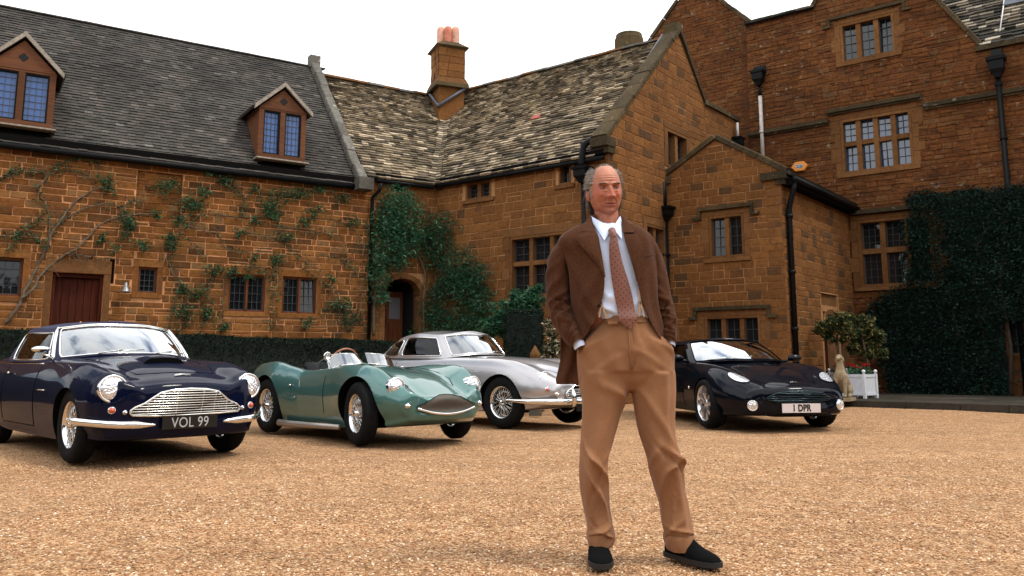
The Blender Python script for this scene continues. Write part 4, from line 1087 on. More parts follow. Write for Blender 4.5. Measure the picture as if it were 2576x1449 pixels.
rf = Roof(MW, 0, 8.42, 0, math.radians(52), .1)
mb = MB(); a_, b_ = 3.62, 1.0; mb.tube([rf(3.72, .35, .07), rf(3.78, 1.75, .09)], .016, 6); mb.build('aerial', simple('pale_pole', (.6, .6, .58), .5), manor)
mb = MB(); mb.prism([(3.75, 1.42), (5.2, 1.42), (5.2, 1.75), (3.75, 1.75)], .07, .10, rf); mb.build('lead_sheet', M['lead'], manor)
mb = MB(); MW.box(mb, 3.2, 7.5, 8.22, 8.34, .0, .12); mb.build('eaves_cornice', M['coping2'], manor)
# rainwater pipes
q = MW.px(1914, 205); hopper(manor, MW(q[0], q[1] + .05, .18), .34, .42, MW.R(), M['iron'], .8)
mb = MB(); MW.box(mb, q[0] - .13, q[0] + .18, q[1] + .20, q[1] + .40, .0, .16); mb.build('outlet', M['dark'], manor)
pipe(manor, [MW(q[0], q[1] - .15, .12), MW(q[0], q[1] - .45, .10)], .05, M['iron'])
pipe(manor, [MW(q[0], q[1] - .45, .10), MW(q[0], 6.2, .10)], .052, simple('pale_lead_pipe', (.50, .46, .42), .5, .1, var=.2), collars=[MW(q[0], 7.15, .10)])
q = MW.px(2511, 180); hopper(manor, MW(q[0], q[1] + .05, .18), .36, .50, MW.R(), M['iron'], .8)
mb = MB(); MW.box(mb, q[0] - .10, q[0] + .12, q[1] + .24, q[1] + .50, .0, .16); mb.build('outlet', M['dark'], manor)
pipe(manor, [MW(q[0], q[1] - .15, .12), MW(q[0], 0, .10)], .06, M['iron'], collars=[MW(q[0], 7.3, .10), MW(q[0], 6.0, .1)])
pipe(manor, [G(6.55, 7.35, .12), G(6.55, 6.9, .12)], .035, simple('pale_pipe', (.5, .5, .48), .5)); hopper(manor, G(6.5, 6.75, .16), .30, .34, G.R(), M['iron']); pipe(manor, [G(6.55, 6.6, .12), G(6.55, 0, .12)], .04, M['iron'])
# round chimney behind the wing ridge
cc_ = ray(1583, 130); cc_ = cc_ * (27 / cc_[1]); z0 = cc_[2] + CAM_H
mb = MB(); mb.lathe([(.42, -3), (.42, -.16), (.52, -.10), (.54, -.02), (.50, .02), (.49, .42), (.46, .46), (.44, .58), (.30, .60)], 20, Matrix.Translation((cc_[0], cc_[1], z0)), smooth=False, cap=True); mb.build('chimney', M['coping2'], manor)

# alarm box
q = MW.px(2014, 420)
alarm = thing('alarm_box', 'hexagonal orange burglar alarm box high on the manor wall', 'alarm', tuple(MW(q[0], q[1], .02)), world_parts=True)
mb = MB(); hexp = [(q[0] + .215 * math.cos(a) * 1.05, q[1] + .145 * math.sin(a)) for a in np.linspace(0, 2 * PI, 7)[:-1]]
mb.prism(hexp, .02, .10, MW, bev=.012); mb.build('cover', simple('alarm_orange', (.75, .25, .02), .4), alarm)
mb = MB(); MW.box(mb, q[0] - .10, q[0] + .10, q[1] - .055, q[1] + .055, .10, .104); mb.build('badge', simple('badge_white', (.75, .75, .75), .4), alarm)
mb = MB(); MW.box(mb, q[0] - .09, q[0] + .09, q[1] - .045, q[1] + .045, .104, .107); mb.build('badge_panel', simple('badge_blue', (.01, .015, .05), .4), alarm)

me = text_mesh('ADT', .085, M['badge'] if 'badge' in M else simple('lettering_white', (.8, .8, .8), .4), 'lettering')
Rt = MW.R().to_4x4() @ Matrix.Rotation(PI / 2, 4, 'X'); me.transform(Matrix.Translation(MW(q[0], q[1], .108)) @ Rt); link_mesh('lettering', me, alarm)

# ---- terrace and kerb at the foot of the manor
k0 = Vector((6.45, 16.8, 0)); kd = Vector((DB[0], DB[1], 0)).normalized()
KW = Wall((k0.x, k0.y), DB)
mb = MB(); ps = [KW(-3.4, 0, -.12), KW(7.5, 0, -.12), MW(9.5, 0, 0), MW(-2.5, 0, 0)]
ps = [Vector((p.x, p.y, 0)) for p in ps]; mb.add([p + Vector((0, 0, -.05)) for p in ps] + [p + Vector((0, 0, .10)) for p in ps], [(4, 5, 6, 7), (0, 1, 5, 4), (3, 2, 1, 0), (1, 2, 6, 5), (2, 3, 7, 6), (3, 0, 4, 7)])
terrace = mb.build('terrace', simple('terrace_bed', (.03, .028, .024), .95, var=.3)); tag(terrace, kind='structure')
rr = random.Random(4)
M['paving'] = stone_mat('paving', [(0, (.026, .022, .016)), (1, (.050, .042, .031))], .6, bump=.4)
s = -3.2
while s < 7.3:
    w = rr.uniform(.7, 1.1); mb = MB(); c = KW(s + w / 2, .055, -.07); mb.box(c, (w - .012, .26, .13 + rr.uniform(-.006, .006)), R=KW.R()); mb.build('kerb_stone', M['paving'], terrace); s += w
h = .22; row = 0
while h < 3.9:
    d = rr.uniform(.42, .6); s = -2.6 - rr.uniform(0, .4)
    while s < 7.0:
        w = rr.uniform(.5, .95)
        if abs(KW(s, 0, -h).x / KW(s, 0, -h).y) < .70:
            mb = MB(); c = KW(s + w / 2, .105, -h - d / 2); mb.box(c, (w - .014, d - .014, .03 + rr.uniform(-.004, .004)), R=KW.R()); mb.build('paving_slab', M['paving'], terrace)
        s += w
    h += d
# ================================================================ cars
from mathutils.bvhtree import BVHTree

def paint(name, c, flake=0.0, rough=0.28, coat=1.0, metal=0.0, ior=1.5, spec=.4):
    t = NT(name); t.color(c); t.rough(rough); t.b.inputs['Metallic'].default_value = metal
    t.b.inputs['Coat Weight'].default_value = coat; t.b.inputs['Coat Roughness'].default_value = 0.03; t.b.inputs['Coat IOR'].default_value = ior; t.b.inputs['Specular IOR Level'].default_value = spec
    return t.m
M['chrome'] = simple('chrome', (0.78, 0.77, 0.75), 0.10, 1.0)
M['bright'] = simple('bright_trim', (0.80, 0.79, 0.74), 0.22, 1.0)
M['rubber'] = simple('tyre_rubber', (0.007, 0.007, 0.0075), 0.8, var=.3, scale=20, spec=.12)
M['carblack'] = simple('car_underside', (0.003, 0.003, 0.003), 0.9, spec=.05)
M['blue'] = paint('deep_blue_paint', (0.0012, 0.003, 0.016), rough=.5, ior=1.40, spec=.03, coat=.42)
M['teal'] = paint('sea_green_paint', (0.055, 0.155, 0.140), rough=.34, metal=.45, ior=1.5)
M['silver'] = paint('silver_grey_paint', (0.42, 0.41, 0.42), rough=.30, metal=.6)
M['black'] = paint('blue_black_paint', (0.0008, 0.0018, 0.0055), rough=.5, ior=1.42, spec=.03, coat=.48)
M['hoodcloth'] = simple('dark_blue_soft_top', (0.010, 0.013, 0.045), .85, var=.15, scale=30, bump=.2)
M['leather'] = simple('black_leather', (0.008, 0.008, 0.009), .6, spec=.2)
M['tan'] = simple('tan_leather', (0.10, 0.05, 0.03), .5)
M['wheelwood'] = simple('wood_rim', (0.30, 0.10, 0.05), .35)
M['amber'] = simple('amber_lens', (0.55, 0.07, 0.02), .15, coat=1)
M['mesh'] = simple('grille_mesh', (0.055, 0.045, 0.032), .6, var=.3, scale=80)
M['platew'] = simple('plate_white', (0.62, 0.55, 0.54), .4)
M['plateb'] = simple('plate_black', (0.004, 0.004, 0.004), .3)
M['letters'] = simple('silver_letters', (0.45, 0.47, 0.48), .35, .3)
M['disc'] = simple('paper_disc', (0.45, 0.55, 0.55), .6)
def carglass(name, tint, refl):
    t = NT(name); nt_ = t.t; nt_.nodes.remove(t.b)
    g = t.n('ShaderNodeBsdfGlossy'); g.inputs['Roughness'].default_value = 0.02; g.inputs['Color'].default_value = (.95, .98, 1, 1)
    tr = t.n('ShaderNodeBsdfTransparent'); tr.inputs['Color'].default_value = (*tint, 1)
    fr = t.n('ShaderNodeFresnel'); fr.inputs['IOR'].default_value = 1.5
    a = t.math('MULTIPLY', fr.outputs[0], refl); a = t.math('MINIMUM', a, 1.0)
    m = t.n('ShaderNodeMixShader'); t.l(a, m.inputs[0]); t.l(tr.outputs[0], m.inputs[1]); t.l(g.outputs[0], m.inputs[2]); t.l(m.outputs[0], t.out.inputs[0])
    return t.m
M['cglass'] = carglass('windscreen_glass', (.62, .70, .74), 6.0)
M['sglass'] = carglass('side_window_glass', (.50, .56, .56), .7)
M['perspex'] = carglass('perspex_screen', (.88, .93, .95), 6.0)
def lampglass():
    t = NT('lamp_lens'); t.color((.80, .82, .85)); t.rough(.12); t.b.inputs['Metallic'].default_value = .75
    t.b.inputs['Coat Weight'].default_value = 1
    v = t.n('ShaderNodeTexVoronoi'); v.inputs['Scale'].default_value = 45; t.l(t.coord(), v.inputs['Vector']); t.bump(v.outputs['Distance'], .6, .01); return t.m
M['lens'] = lampglass()

def car_body(stations, bow, bowx, nose=.06, tail=.08, nx=96, mod=None, rearbow=.12):
    st = np.array(sorted(stations)); xs = st[:, 0]
    X = np.interp(np.linspace(0, 1, nx), [0, .15, .7, 1], [xs[0], xs[0] + .12 * (xs[-1] - xs[0]), xs[0] + .75 * (xs[-1] - xs[0]), xs[-1]])
    rows = []
    cols = [pchip(xs, st[:, c], X) for c in range(1, 11)]
    for i, x in enumerate(X):
        zb, ys, zs, w, zw, yf, zf, yv, zv, zc = [c[i] for c in cols]
        zm = zw + (zf - zw) * .55
        half = [(0, zb), (ys * .55, zb), (ys - .03, zb + .005), (ys + .01, zs), (w - (w - ys) * .25, zs + (zw - zs) * .45), (w, zw), (w - (w - yf) * .22, zm), (yf + (w - yf) * .42, zf - (zf - zw) * .14), (yf, zf), ((yf + yv) / 2, (zf + zv) / 2 + .004), (yv, zv), (yv * .5, zv + (zc - zv) * .72), (0, zc)]
        H = crom(half, 4); rows.append(H)
    rows = np.array(rows); m = rows.shape[1]
    # full rings
    ring = []
    for i, x in enumerate(X):
        H = rows[i]; left = H[1:-1][::-1].copy(); left[:, 0] *= -1
        R_ = np.concatenate([H, left]); ring.append(np.column_stack([np.full(len(R_), x), R_]))
    ring = np.array(ring)
    # rounded ends
    def cap(r, e, n=6, mn=.55):
        out = []; c = r.mean(0); zc_ = (r[:, 2].max() + r[:, 2].min()) / 2
        for k in range(1, n + 1):
            a = k / n * PI / 2; s_ = mn + (1 - mn) * math.cos(a); q = r.copy(); q[:, 1] *= s_ ** .5; q[:, 2] = zc_ + (r[:, 2] - zc_) * s_; q[:, 0] += e * math.sin(a); out.append(q)
        return np.array(out)
    ring = np.concatenate([cap(ring[0], -tail)[::-1], ring, cap(ring[-1], nose)])
    x = ring[..., 0]; y = ring[..., 1]
    f = smooth01((x - bowx) / (xs[-1] - bowx)); g = smooth01((xs[0] + .9 - x) / .9)
    ring[..., 0] = x - bow * (np.abs(y) / .8) ** 2 * f + rearbow * (np.abs(y) / .8) ** 2 * g
    if mod is not None: ring = mod(ring)
    mb = MB(); mb.grid(ring, closed_v=True)
    n0 = ring.shape[1]; mb.f.append(tuple(range(n0 - 1, -1, -1))); mb.m.append(0); mb.sm.append(True)
    b = (ring.shape[0] - 1) * n0; mb.f.append(tuple(b + k for k in range(n0))); mb.m.append(0); mb.sm.append(True)
    return mb

class Car:
    def __init__(s, name, label, loc, yaw, paintm, group=None):
        s.root = thing(name, label, 'car', loc, yaw, group); s.pm = paintm
    def body(s, mb, arches, cuts=(), name='body'):
        tmp = mb.build(name, [s.pm, M['carblack']], s.root)
        fix_normals(tmp.data); me = tmp.data; s.bvh = BVHTree.FromPolygons([v.co.copy() for v in me.vertices], [list(p.vertices) for p in me.polygons])
        cm = MB()
        for (x, z, r, y0, y1) in arches:
            for sg in (1, -1):
                ya, yb = (y0, y1) if sg > 0 else (-y1, -y0)
                Mx = Matrix.Translation((x, ya, z)) @ Matrix.Rotation(-PI / 2, 4, 'X')
                cm.lathe([(r, 0), (r, yb - ya)], 40, Mx, m=1, cap=True)
        for (c, d) in cuts: cm.box(c, d, m=1)
        cut_o = cm.build('cutter', [s.pm, M['carblack']]); fix_normals(cut_o.data)
        cut_o.matrix_world = Matrix.Translation(s.root.location) @ s.root.rotation_euler.to_matrix().to_4x4()
        bo = tmp.modifiers.new('b', 'BOOLEAN'); bo.operation = 'DIFFERENCE'; bo.object = cut_o; bo.solver = 'EXACT'; bo.use_self = True
        try: bo.material_mode = 'TRANSFER'
        except Exception: pass
        dg = bpy.context.evaluated_depsgraph_get(); ev = tmp.evaluated_get(dg); new = bpy.data.meshes.new_from_object(ev, preserve_all_data_layers=True, depsgraph=dg)
        tmp.modifiers.clear(); tmp.data = new; bpy.data.objects.remove(cut_o)
        new.set_sharp_from_angle(angle=math.radians(38))
        s.bodyo = tmp; return tmp
    def top(s, x, y, off=0.0):
        h = s.bvh.ray_cast(Vector((x, y, 3)), Vector((0, 0, -1)))
        return (h[0] + h[1] * off) if h[0] else Vector((x, y, .8))
    def front(s, y, z, off=0.0):
        h = s.bvh.ray_cast(Vector((3, y, z)), Vector((-1, 0, 0)))
        return (h[0] + Vector((off, 0, 0))) if h[0] else Vector((.6, y, z))
    def side(s, x, z, sg, off=0.0):
        h = s.bvh.ray_cast(Vector((x, 3 * sg, z)), Vector((0, -sg, 0)))
        return (h[0] + Vector((0, sg * off, 0))) if h[0] else Vector((x, .8 * sg, z))
    def part(s, name, mb, mat, parent=None, label=None, auto=None, kind=None):
        o = mb.build(name, mat, None, auto); o.parent = parent or s.root
        if label: o['label'] = label
        if kind: o['kind'] = kind
        return o
    def line(s, name, pts, r, mat, n=6, closed=False, parent=None):
        mb = MB(); mb.tube(pts, r, n, closed=closed); return s.part(name, mb, mat, parent)

def make_wheel(kind, R, wid, rr):
    """wheel about local Y, outer side towards -Y; returns the hub mesh with tyre, rim and spokes below it"""
    h = wid / 2; Mx = Matrix.Rotation(PI / 2, 4, 'X')      # local z -> -y
    mb = MB(); mb.lathe([(rr * .98, -h * .8), (rr * 1.04, -h * .96), (rr + (R - rr) * .45, -h * 1.06), (R * .955, -h * .92), (R * .99, -h * .62), (R, -h * .3), (R, h * .3), (R * .99, h * .62), (R * .955, h * .92), (rr + (R - rr) * .45, h * 1.06), (rr * 1.04, h * .96), (rr * .98, h * .8)], 48, Mx)
    ty = MB(); ty.v, ty.f, ty.m, ty.sm = mb.v, mb.f, mb.m, mb.sm
    for k in range(4):   # tread grooves as raised ribs
        y = (-.45 + .3 * k) * h; ty.lathe([(R - .001, y - .008), (R + .004, y - .006), (R + .004, y + .006), (R - .001, y + .008)], 48, Mx)
    hub = MB()
    if kind == 'wire':
        hub.lathe([(.045, -h * .2), (.045, h * .55), (.032, h * .75), (.030, h * .95), (.022, h * 1.05), (.001, h * 1.08)], 20, Mx)
        for a in (0, PI): hub.box((0.045 * math.cos(a), -h * .95, .045 * math.sin(a)), (.07, .012, .022), R=Matrix.Rotation(-a, 3, 'Y'))
    else:
        hub.lathe([(.055, 0), (.055, h * .62), (.040, h * .68), (.001, h * .70)], 20, Mx)
    w = hub.build('wheel', M['chrome'] if kind == 'wire' else M['alloy'])
    t = ty.build('tyre', M['rubber']); t.parent = w
    r_ = MB(); r_.lathe([(rr * .95, -h * .8), (rr * 1.0, -h * .85), (rr * .93, -h * .5), (rr * .88, -h * .2), (rr * .88, h * .3), (rr * .93, h * .6), (rr * .97, h * .82), (rr * 1.03, h * .90), (rr * 1.05, h * .84)], 48, Mx)
    q = r_.build('rim', M['chrome'] if kind == 'wire' else M['alloy']); q.parent = w
    d = MB(); d.lathe([(.001, h * .0), (rr * .80, h * .0), (rr * .84, -h * .5)], 32, Mx); q = d.build('brake_drum', M['carblack']); q.parent = w
    if kind == 'wire':
        sp = MB(); n = 30
        for k in range(n):
            a = 2 * PI * k / n; da = (.32 if k % 2 else -.32)
            sp.tube([(.042 * math.cos(a + da), -h * .62, .042 * math.sin(a + da)), (rr * .94 * math.cos(a), -h * .45, rr * .94 * math.sin(a))], .0032, 4)
            a += PI / n; sp.tube([(.045 * math.cos(a - da), -h * .15, .045 * math.sin(a - da)), (rr * .90 * math.cos(a), h * .1 - h * .3, rr * .90 * math.sin(a))], .003, 4)
        q = sp.build('spokes', M['chrome']); q.parent = w; q['kind'] = 'stuff'
    else:
        for k in range(5):
            for e in (-1, 1):
                a = 2 * PI * k / 5 + e * .20 + .3; b = 2 * PI * k / 5 + e * .27 + .3; sp = MB()
                def P(r, aa, t, y): return (r * math.cos(aa) - t * math.sin(aa), y, r * math.sin(aa) + t * math.cos(aa))
                v = []
                for (r, aa, t, y0, y1) in ((.045, a, .012, -h * .62, -h * .3), (rr * .6, (a + b) / 2, .017, -h * .80, -h * .5), (rr * .97, b, .024, -h * .78, -h * .45)):
                    v += [P(r, aa, -t, y1), P(r, aa, -t, y0), P(r, aa, t, y0), P(r, aa, t, y1)]
                f = [(3, 2, 1, 0), (8, 9, 10, 11)]
                for i in (0, 4):
                    for j in range(4): j2 = (j + 1) % 4; f.append((i + j, i + j2, i + 4 + j2, i + 4 + j))
                sp.add(v, f); q = sp.build('spoke', M['alloy']); q.parent = w
    return w
M['alloy'] = simple('alloy_wheel', (.72, .72, .74), .22, .9)

def place_wheels(car, w, wb, tf, tr, z, steer=0.0):
    first = True
    for x, tr_, st in ((0, tf, steer), (-wb, tr, 0)):
        for sg in (-1, 1):
            c = w if first else w.copy()
            if not first:
                COL.objects.link(c)
                for ch in w.children:
                    q = ch.copy(); COL.objects.link(q); q.parent = c
            first = False
            c.parent = car.root; c.location = (x, sg * tr_, z); c.rotation_euler = (0, 0, (0 if sg < 0 else PI) + st)

def greenhouse(car, base, roof, wins, mat, name='roof', crown=.05, bulge=.03, shell_glass='sglass', glass_in=.006, trim=.009, k=6, trim_mat='chrome', vN=9):
    """base/roof: half loops front centre -> rear centre. wins: (name, u0, u1, v0, v1, material) with u in loop index, on +y and mirrored when u0>0"""
    base = np.array(base, float); roof = np.array(roof, float); n = len(base)
    fb = np.concatenate([base, base[1:-1][::-1] * [1, -1, 1]]); fr = np.concatenate([roof, roof[1:-1][::-1] * [1, -1, 1]])
    N = len(fb)
    def loop(P, u):
        u = u % N; i = int(u); t = u - i; p0, p1, p2, p3 = P[i - 1], P[i], P[(i + 1) % N], P[(i + 2) % N]
        return .5 * (2 * p1 + (p2 - p0) * t + (2 * p0 - 5 * p1 + 4 * p2 - p3) * t * t + (3 * p1 - p0 - 3 * p2 + p3) * t**3)
    def S(u, v, off=0.0):
        a, b = loop(fb, u), loop(fr, u); p = a + (b - a) * v
        e = .05; tn = loop(fb, u + e) - loop(fb, u - e); up = b - a; nn = np.cross(tn, up); nn = nn / (np.linalg.norm(nn) + 1e-9)
        c = np.array([(base[0][0] + base[-1][0]) / 2, 0, 1.0])
        if nn @ (p - c) < 0: nn = -nn
        return p + nn * (bulge * 4 * v * (1 - v) * .5 + off)
    allw = []
    for wn in wins:
        allw.append(wn)
        if wn[1] > 0: allw.append((wn[0], N - wn[2], N - wn[1], wn[3], wn[4], wn[5]))
    us = set(np.round(np.arange(0, N, 1.0 / k), 6)); vs_ = set(np.round(np.linspace(0, 1, vN), 6))
    for wn in allw:
        us |= {round(wn[1] % N, 6), round(wn[2] % N, 6)}; vs_ |= {round(wn[3], 6), round(wn[4], 6)}
    us = sorted(us); vs_ = sorted(vs_)
    us = [u for i, u in enumerate(us) if i == 0 or u - us[i - 1] > 1e-4]
    P = np.array([[S(u, v) for v in vs_] for u in us])
    def inside(u, v):
        for wn in allw:
            if wn[3] < v < wn[4]:
                a, b = wn[1], wn[2]
                if a < u < b or a < u - N < b: return True
        return False
    def skip(i, j):
        u = (us[i] + (us[(i + 1) % len(us)] if i + 1 < len(us) else N)) / 2; v = (vs_[j] + vs_[j + 1]) / 2
        return inside(u, v)
    mb = MB(); mb.grid(P, closed_u=True, skip=skip)
    top = P[:, -1]; rows = []
    for s_ in np.linspace(0, 1, 9):
        q = top.copy(); q[:, 1] *= (1 - s_)
        hw = np.abs(top[:, 1]) / (np.abs(top[:, 1]).max() + 1e-9); q[:, 2] += crown * hw * (1 - (1 - s_) ** 2); rows.append(q)
    mb.grid(np.array(rows).transpose(1, 0, 2), closed_u=True)
    sh = car.part(name, mb, mat, auto=50)
    for wn in allw:
        nm, u0, u1, v0, v1, gm = wn; ng, mg = 14, 8
        g = np.array([[S(u, v, -glass_in) for v in np.linspace(v0, v1, mg)] for u in np.linspace(u0, u1, ng)])
        m2 = MB(); m2.grid(g); go = car.part(nm, m2, M[gm])
        if trim:
            c = []; ru, rv = min(.10, (u1 - u0) * .2), min(.16, (v1 - v0) * .3)
            for (cu, cv, a0) in ((u1 - ru, v1 - rv, 0), (u0 + ru, v1 - rv, 90), (u0 + ru, v0 + rv, 180), (u1 - ru, v0 + rv, 270)):
                for a in np.linspace(a0, a0 + 90, 6): c.append((cu + ru * math.cos(math.radians(a)), cv + rv * math.sin(math.radians(a))))
            full = []
            for i in range(len(c)):
                p, q = c[i - 1], c[i]; nn = max(1, int(abs(q[0] - p[0]) / .15), int(abs(q[1] - p[1]) / .15))
                for t in range(1, nn + 1): full.append((p[0] + (q[0] - p[0]) * t / nn, p[1] + (q[1] - p[1]) * t / nn))
            m2 = MB(); m2.tube([S(u, v, .002) for u, v in full], trim, 8, closed=True); t_ = m2.build('window_trim', M[trim_mat]); t_.parent = go
    return S

def headlamp(car, p, r, fwd=(1, 0, 0), chrome_w=.018, tilt=0.12, name='headlight', bowl=.03, pod=0.0, lens='lens'):
    d = Vector(fwd).normalized() + Vector((0, 0, tilt)); d.normalize()
    Mx = Matrix.Translation(p) @ d.to_track_quat('Z', 'Y').to_matrix().to_4x4()
    mb = MB(); mb.lathe([(r + .004, -.05 - pod), (r + .006, 0), (r + .002, .014), (r - chrome_w, .010), (r - chrome_w, 0)], 32, Mx)
    o = car.part(name, mb, M['chrome'])
    m2 = MB(); rr_ = r - chrome_w; m2.lathe([(rr_, .004)] + [(rr_ * math.cos(a), .006 + bowl * math.sin(a)) for a in np.linspace(.25, PI / 2 - .02, 6)] + [(.0005, .006 + bowl)], 32, Mx)
    q = m2.build('lens', M[lens]); q.parent = o; return o

def small_lamp(car, p, r, mat, fwd=(1, 0, 0), name='indicator_lamp', length=.03):
    d = Vector(fwd).normalized(); Mx = Matrix.Translation(p) @ d.to_track_quat('Z', 'Y').to_matrix().to_4x4()
    mb = MB(); mb.lathe([(r + .006, -.03), (r + .007, .006), (r, .010)], 20, Mx); o = car.part(name, mb, M['chrome'])
    m2 = MB(); m2.lathe([(r, .006), (r * .9, length * .6), (r * .5, length), (.0005, length * 1.08)], 20, Mx); q = m2.build('lens', mat); q.parent = o; return o

def grille(car, outline, bars, verts, mat_back, mat_bar, off=.008, rbar=.006, frame_r=.010, name='grille', barname='grille_bar', bottom=None):
    cy = sum(p[0] for p in outline) / len(outline); cz = sum(p[1] for p in outline) / len(outline)
    mb = MB(); rings = []
    for s_ in (1, .75, .5, .25): rings.append([car.front(cy + (p[0] - cy) * s_, cz + (p[1] - cz) * s_, off) for p in outline])
    n = len(outline); v = [q for r_ in rings for q in r_] + [car.front(cy, cz, off)]; f = []
    for i in range(3):
        for j in range(n): j2 = (j + 1) % n; f.append((i * n + j, i * n + j2, (i + 1) * n + j2, (i + 1) * n + j))
    for j in range(n): f.append((3 * n + j, 3 * n + (j + 1) % n, 4 * n))
    mb.add(v, f, smooth=True); g = car.part(name, mb, M[mat_back])
    def span(z):
        ys = []
        for i in range(n):
            (a, b), (c, d) = outline[i - 1], outline[i]
            if (b - z) * (d - z) < 0: ys.append(a + (c - a) * (z - b) / (d - b))
        return (min(ys), max(ys)) if len(ys) > 1 else None
    for z in bars:
        sp = span(z)
        if not sp: continue
        m2 = MB(); m2.tube([car.front(y, z, off + .014) for y in np.linspace(sp[0] + .004, sp[1] - .004, 21)], rbar, 6); q = m2.build(barname, M[mat_bar]); q.parent = g
    for y in verts:
        zz = []
        for i in range(n):
            (a, b), (c, d) = outline[i - 1], outline[i]
            if (a - y) * (c - y) < 0: zz.append(b + (d - b) * (y - a) / (c - a))
        if len(zz) > 1:
            m2 = MB(); m2.tube([car.front(y, z, off + .012) for z in np.linspace(min(zz), max(zz), 6)], rbar * .6, 6); q = m2.build('grille_upright', M[mat_bar]); q.parent = g
    if frame_r:
        m2 = MB(); m2.tube([car.front(p[0], p[1], off + .006) for p in outline], frame_r, 8, closed=True); q = m2.build('grille_surround', M[mat_bar]); q.parent = g
    return g

def bumper(car, pts, rx, rz, name='bumper'):
    P = crom(np.array(pts), 5); n = len(P); mb = MB(); rings = []
    for i, p in enumerate(P):
        t = P[min(i + 1, n - 1)] - P[max(i - 1, 0)]; t = t / np.linalg.norm(t); a = np.cross(t, [0, 0, 1]); a /= np.linalg.norm(a)
        e = min(1, .25 + 3.5 * min(i, n - 1 - i) / n)
        rings.append([p + a * rx * e * math.cos(q) + np.array([0, 0, 1]) * rz * e * math.sin(q) for q in np.linspace(0, 2 * PI, 12, endpoint=False)])
    mb.grid(np.array(rings), closed_v=True); b = len(mb.v) - 12
    mb.f += [tuple(range(11, -1, -1)), tuple(b + k for k in range(12))]; mb.m += [0, 0]; mb.sm += [False, False]
    return car.part(name, mb, M['chrome'])

def steering(car, c, R=.20, tilt=35, mat='leather', spokes=3):
    Mx = Matrix.Translation(c) @ Matrix.Rotation(math.radians(-90 + tilt), 4, 'Y')
    mb = MB(); mb.tube([Mx @ Vector((R * math.cos(a), R * math.sin(a), 0)) for a in np.linspace(0, 2 * PI, 32, endpoint=False)], .013, 8, closed=True)
    o = car.part('steering_wheel', mb, M[mat])
    for k in range(spokes):
        a = 2 * PI * k / spokes + PI / 2; m2 = MB(); m2.tube([Mx @ Vector((.02 * math.cos(a), .02 * math.sin(a), 0)), Mx @ Vector((R * math.cos(a), R * math.sin(a), 0))], .007, 6); q = m2.build('spoke', M['bright']); q.parent = o
    m2 = MB(); m2.lathe([(.001, .015), (.03, .01), (.03, -.03), (.015, -.3)], 14, Mx); q = m2.build('boss', M['leather']); q.parent = o
    return o

def seat(car, x, y, z0, z1, mat, w=.46):
    mb = MB()
    secs = [(x + .45, z0, .10), (x + .05, z0 - .02, .12), (x - .08, z0 + .12, .12), (x - .18, (z0 + z1) / 2 + .1, .12), (x - .25, z1, .07)]
    P = []
    for (a, b, t) in secs:
        P.append([(a + t * .5 * math.cos(q) * .9, y + w / 2 * s_, b + t * .5 * math.sin(q)) for s_, q in [(-.9, -PI / 2), (.9, -PI / 2), (1, 0), (.9, PI / 2), (-.9, PI / 2), (-1, PI)]])
    mb.grid(np.array(P), closed_v=True); b = len(mb.v) - 6; mb.f.append(tuple(b + k for k in range(6))); mb.m.append(0); mb.sm.append(True)
    return car.part('seat', mb, M[mat])

def wiper(car, S, u0, u1, v0, v1):
    mb = MB(); mb.tube([S(u0, .02, .02), S((u0 + u1) / 2, (v0 + v1) / 2, .03)], .006, 6); mb.tube([S(u0 + (u1 - u0) * .25, v0, .022), S(u1, v1, .02)], .007, 6); return car.part('wiper', mb, M['bright'])

def plate(car, text, y, z, w, h, x, back, fore, size, tilt=0.0, sx=.9, bold=.0):
    mb = MB(); mb.box((x, y, z), (.012, w, h)); o = car.part('number_plate', mb, M[back])
    me = text_mesh(text, size, M[fore], 'lettering', sx=sx, bold=bold)
    me.transform(Matrix.Translation((x + .008, y, z - .002)) @ Matrix(((0, 0, 1, 0), (1, 0, 0, 0), (0, 1, 0, 0), (0, 0, 0, 1))))
    q = link_mesh('lettering', me); q.parent = o; return o

def gap_line(car, pts, r=.004): return car.line('panel_gap', pts, r, M['carblack'], 5)

def wings_badge(car, x, y0=0, span=.13):
    mb = MB(); c = car.top(x, y0, .004); n = 6
    def pt(a, b): p = car.top(x + b, y0 + a, .006); return p
    v = []; 
    for t in np.linspace(-1, 1, 13):
        e = 1 - abs(t); v += [pt(t * span / 2, .010 + .006 * abs(t)), pt(t * span / 2, -.012 * e ** .5 - .002 + .008 * abs(t))]
    f = [(2 * i, 2 * i + 1, 2 * i + 3, 2 * i + 2) for i in range(12)]; mb.add(v, f); m2 = [Vector(q) + Vector((.0, 0, .008)) for q in v]; mb.add(m2, f)
    return car.part('winged_badge', mb, M['bright'])

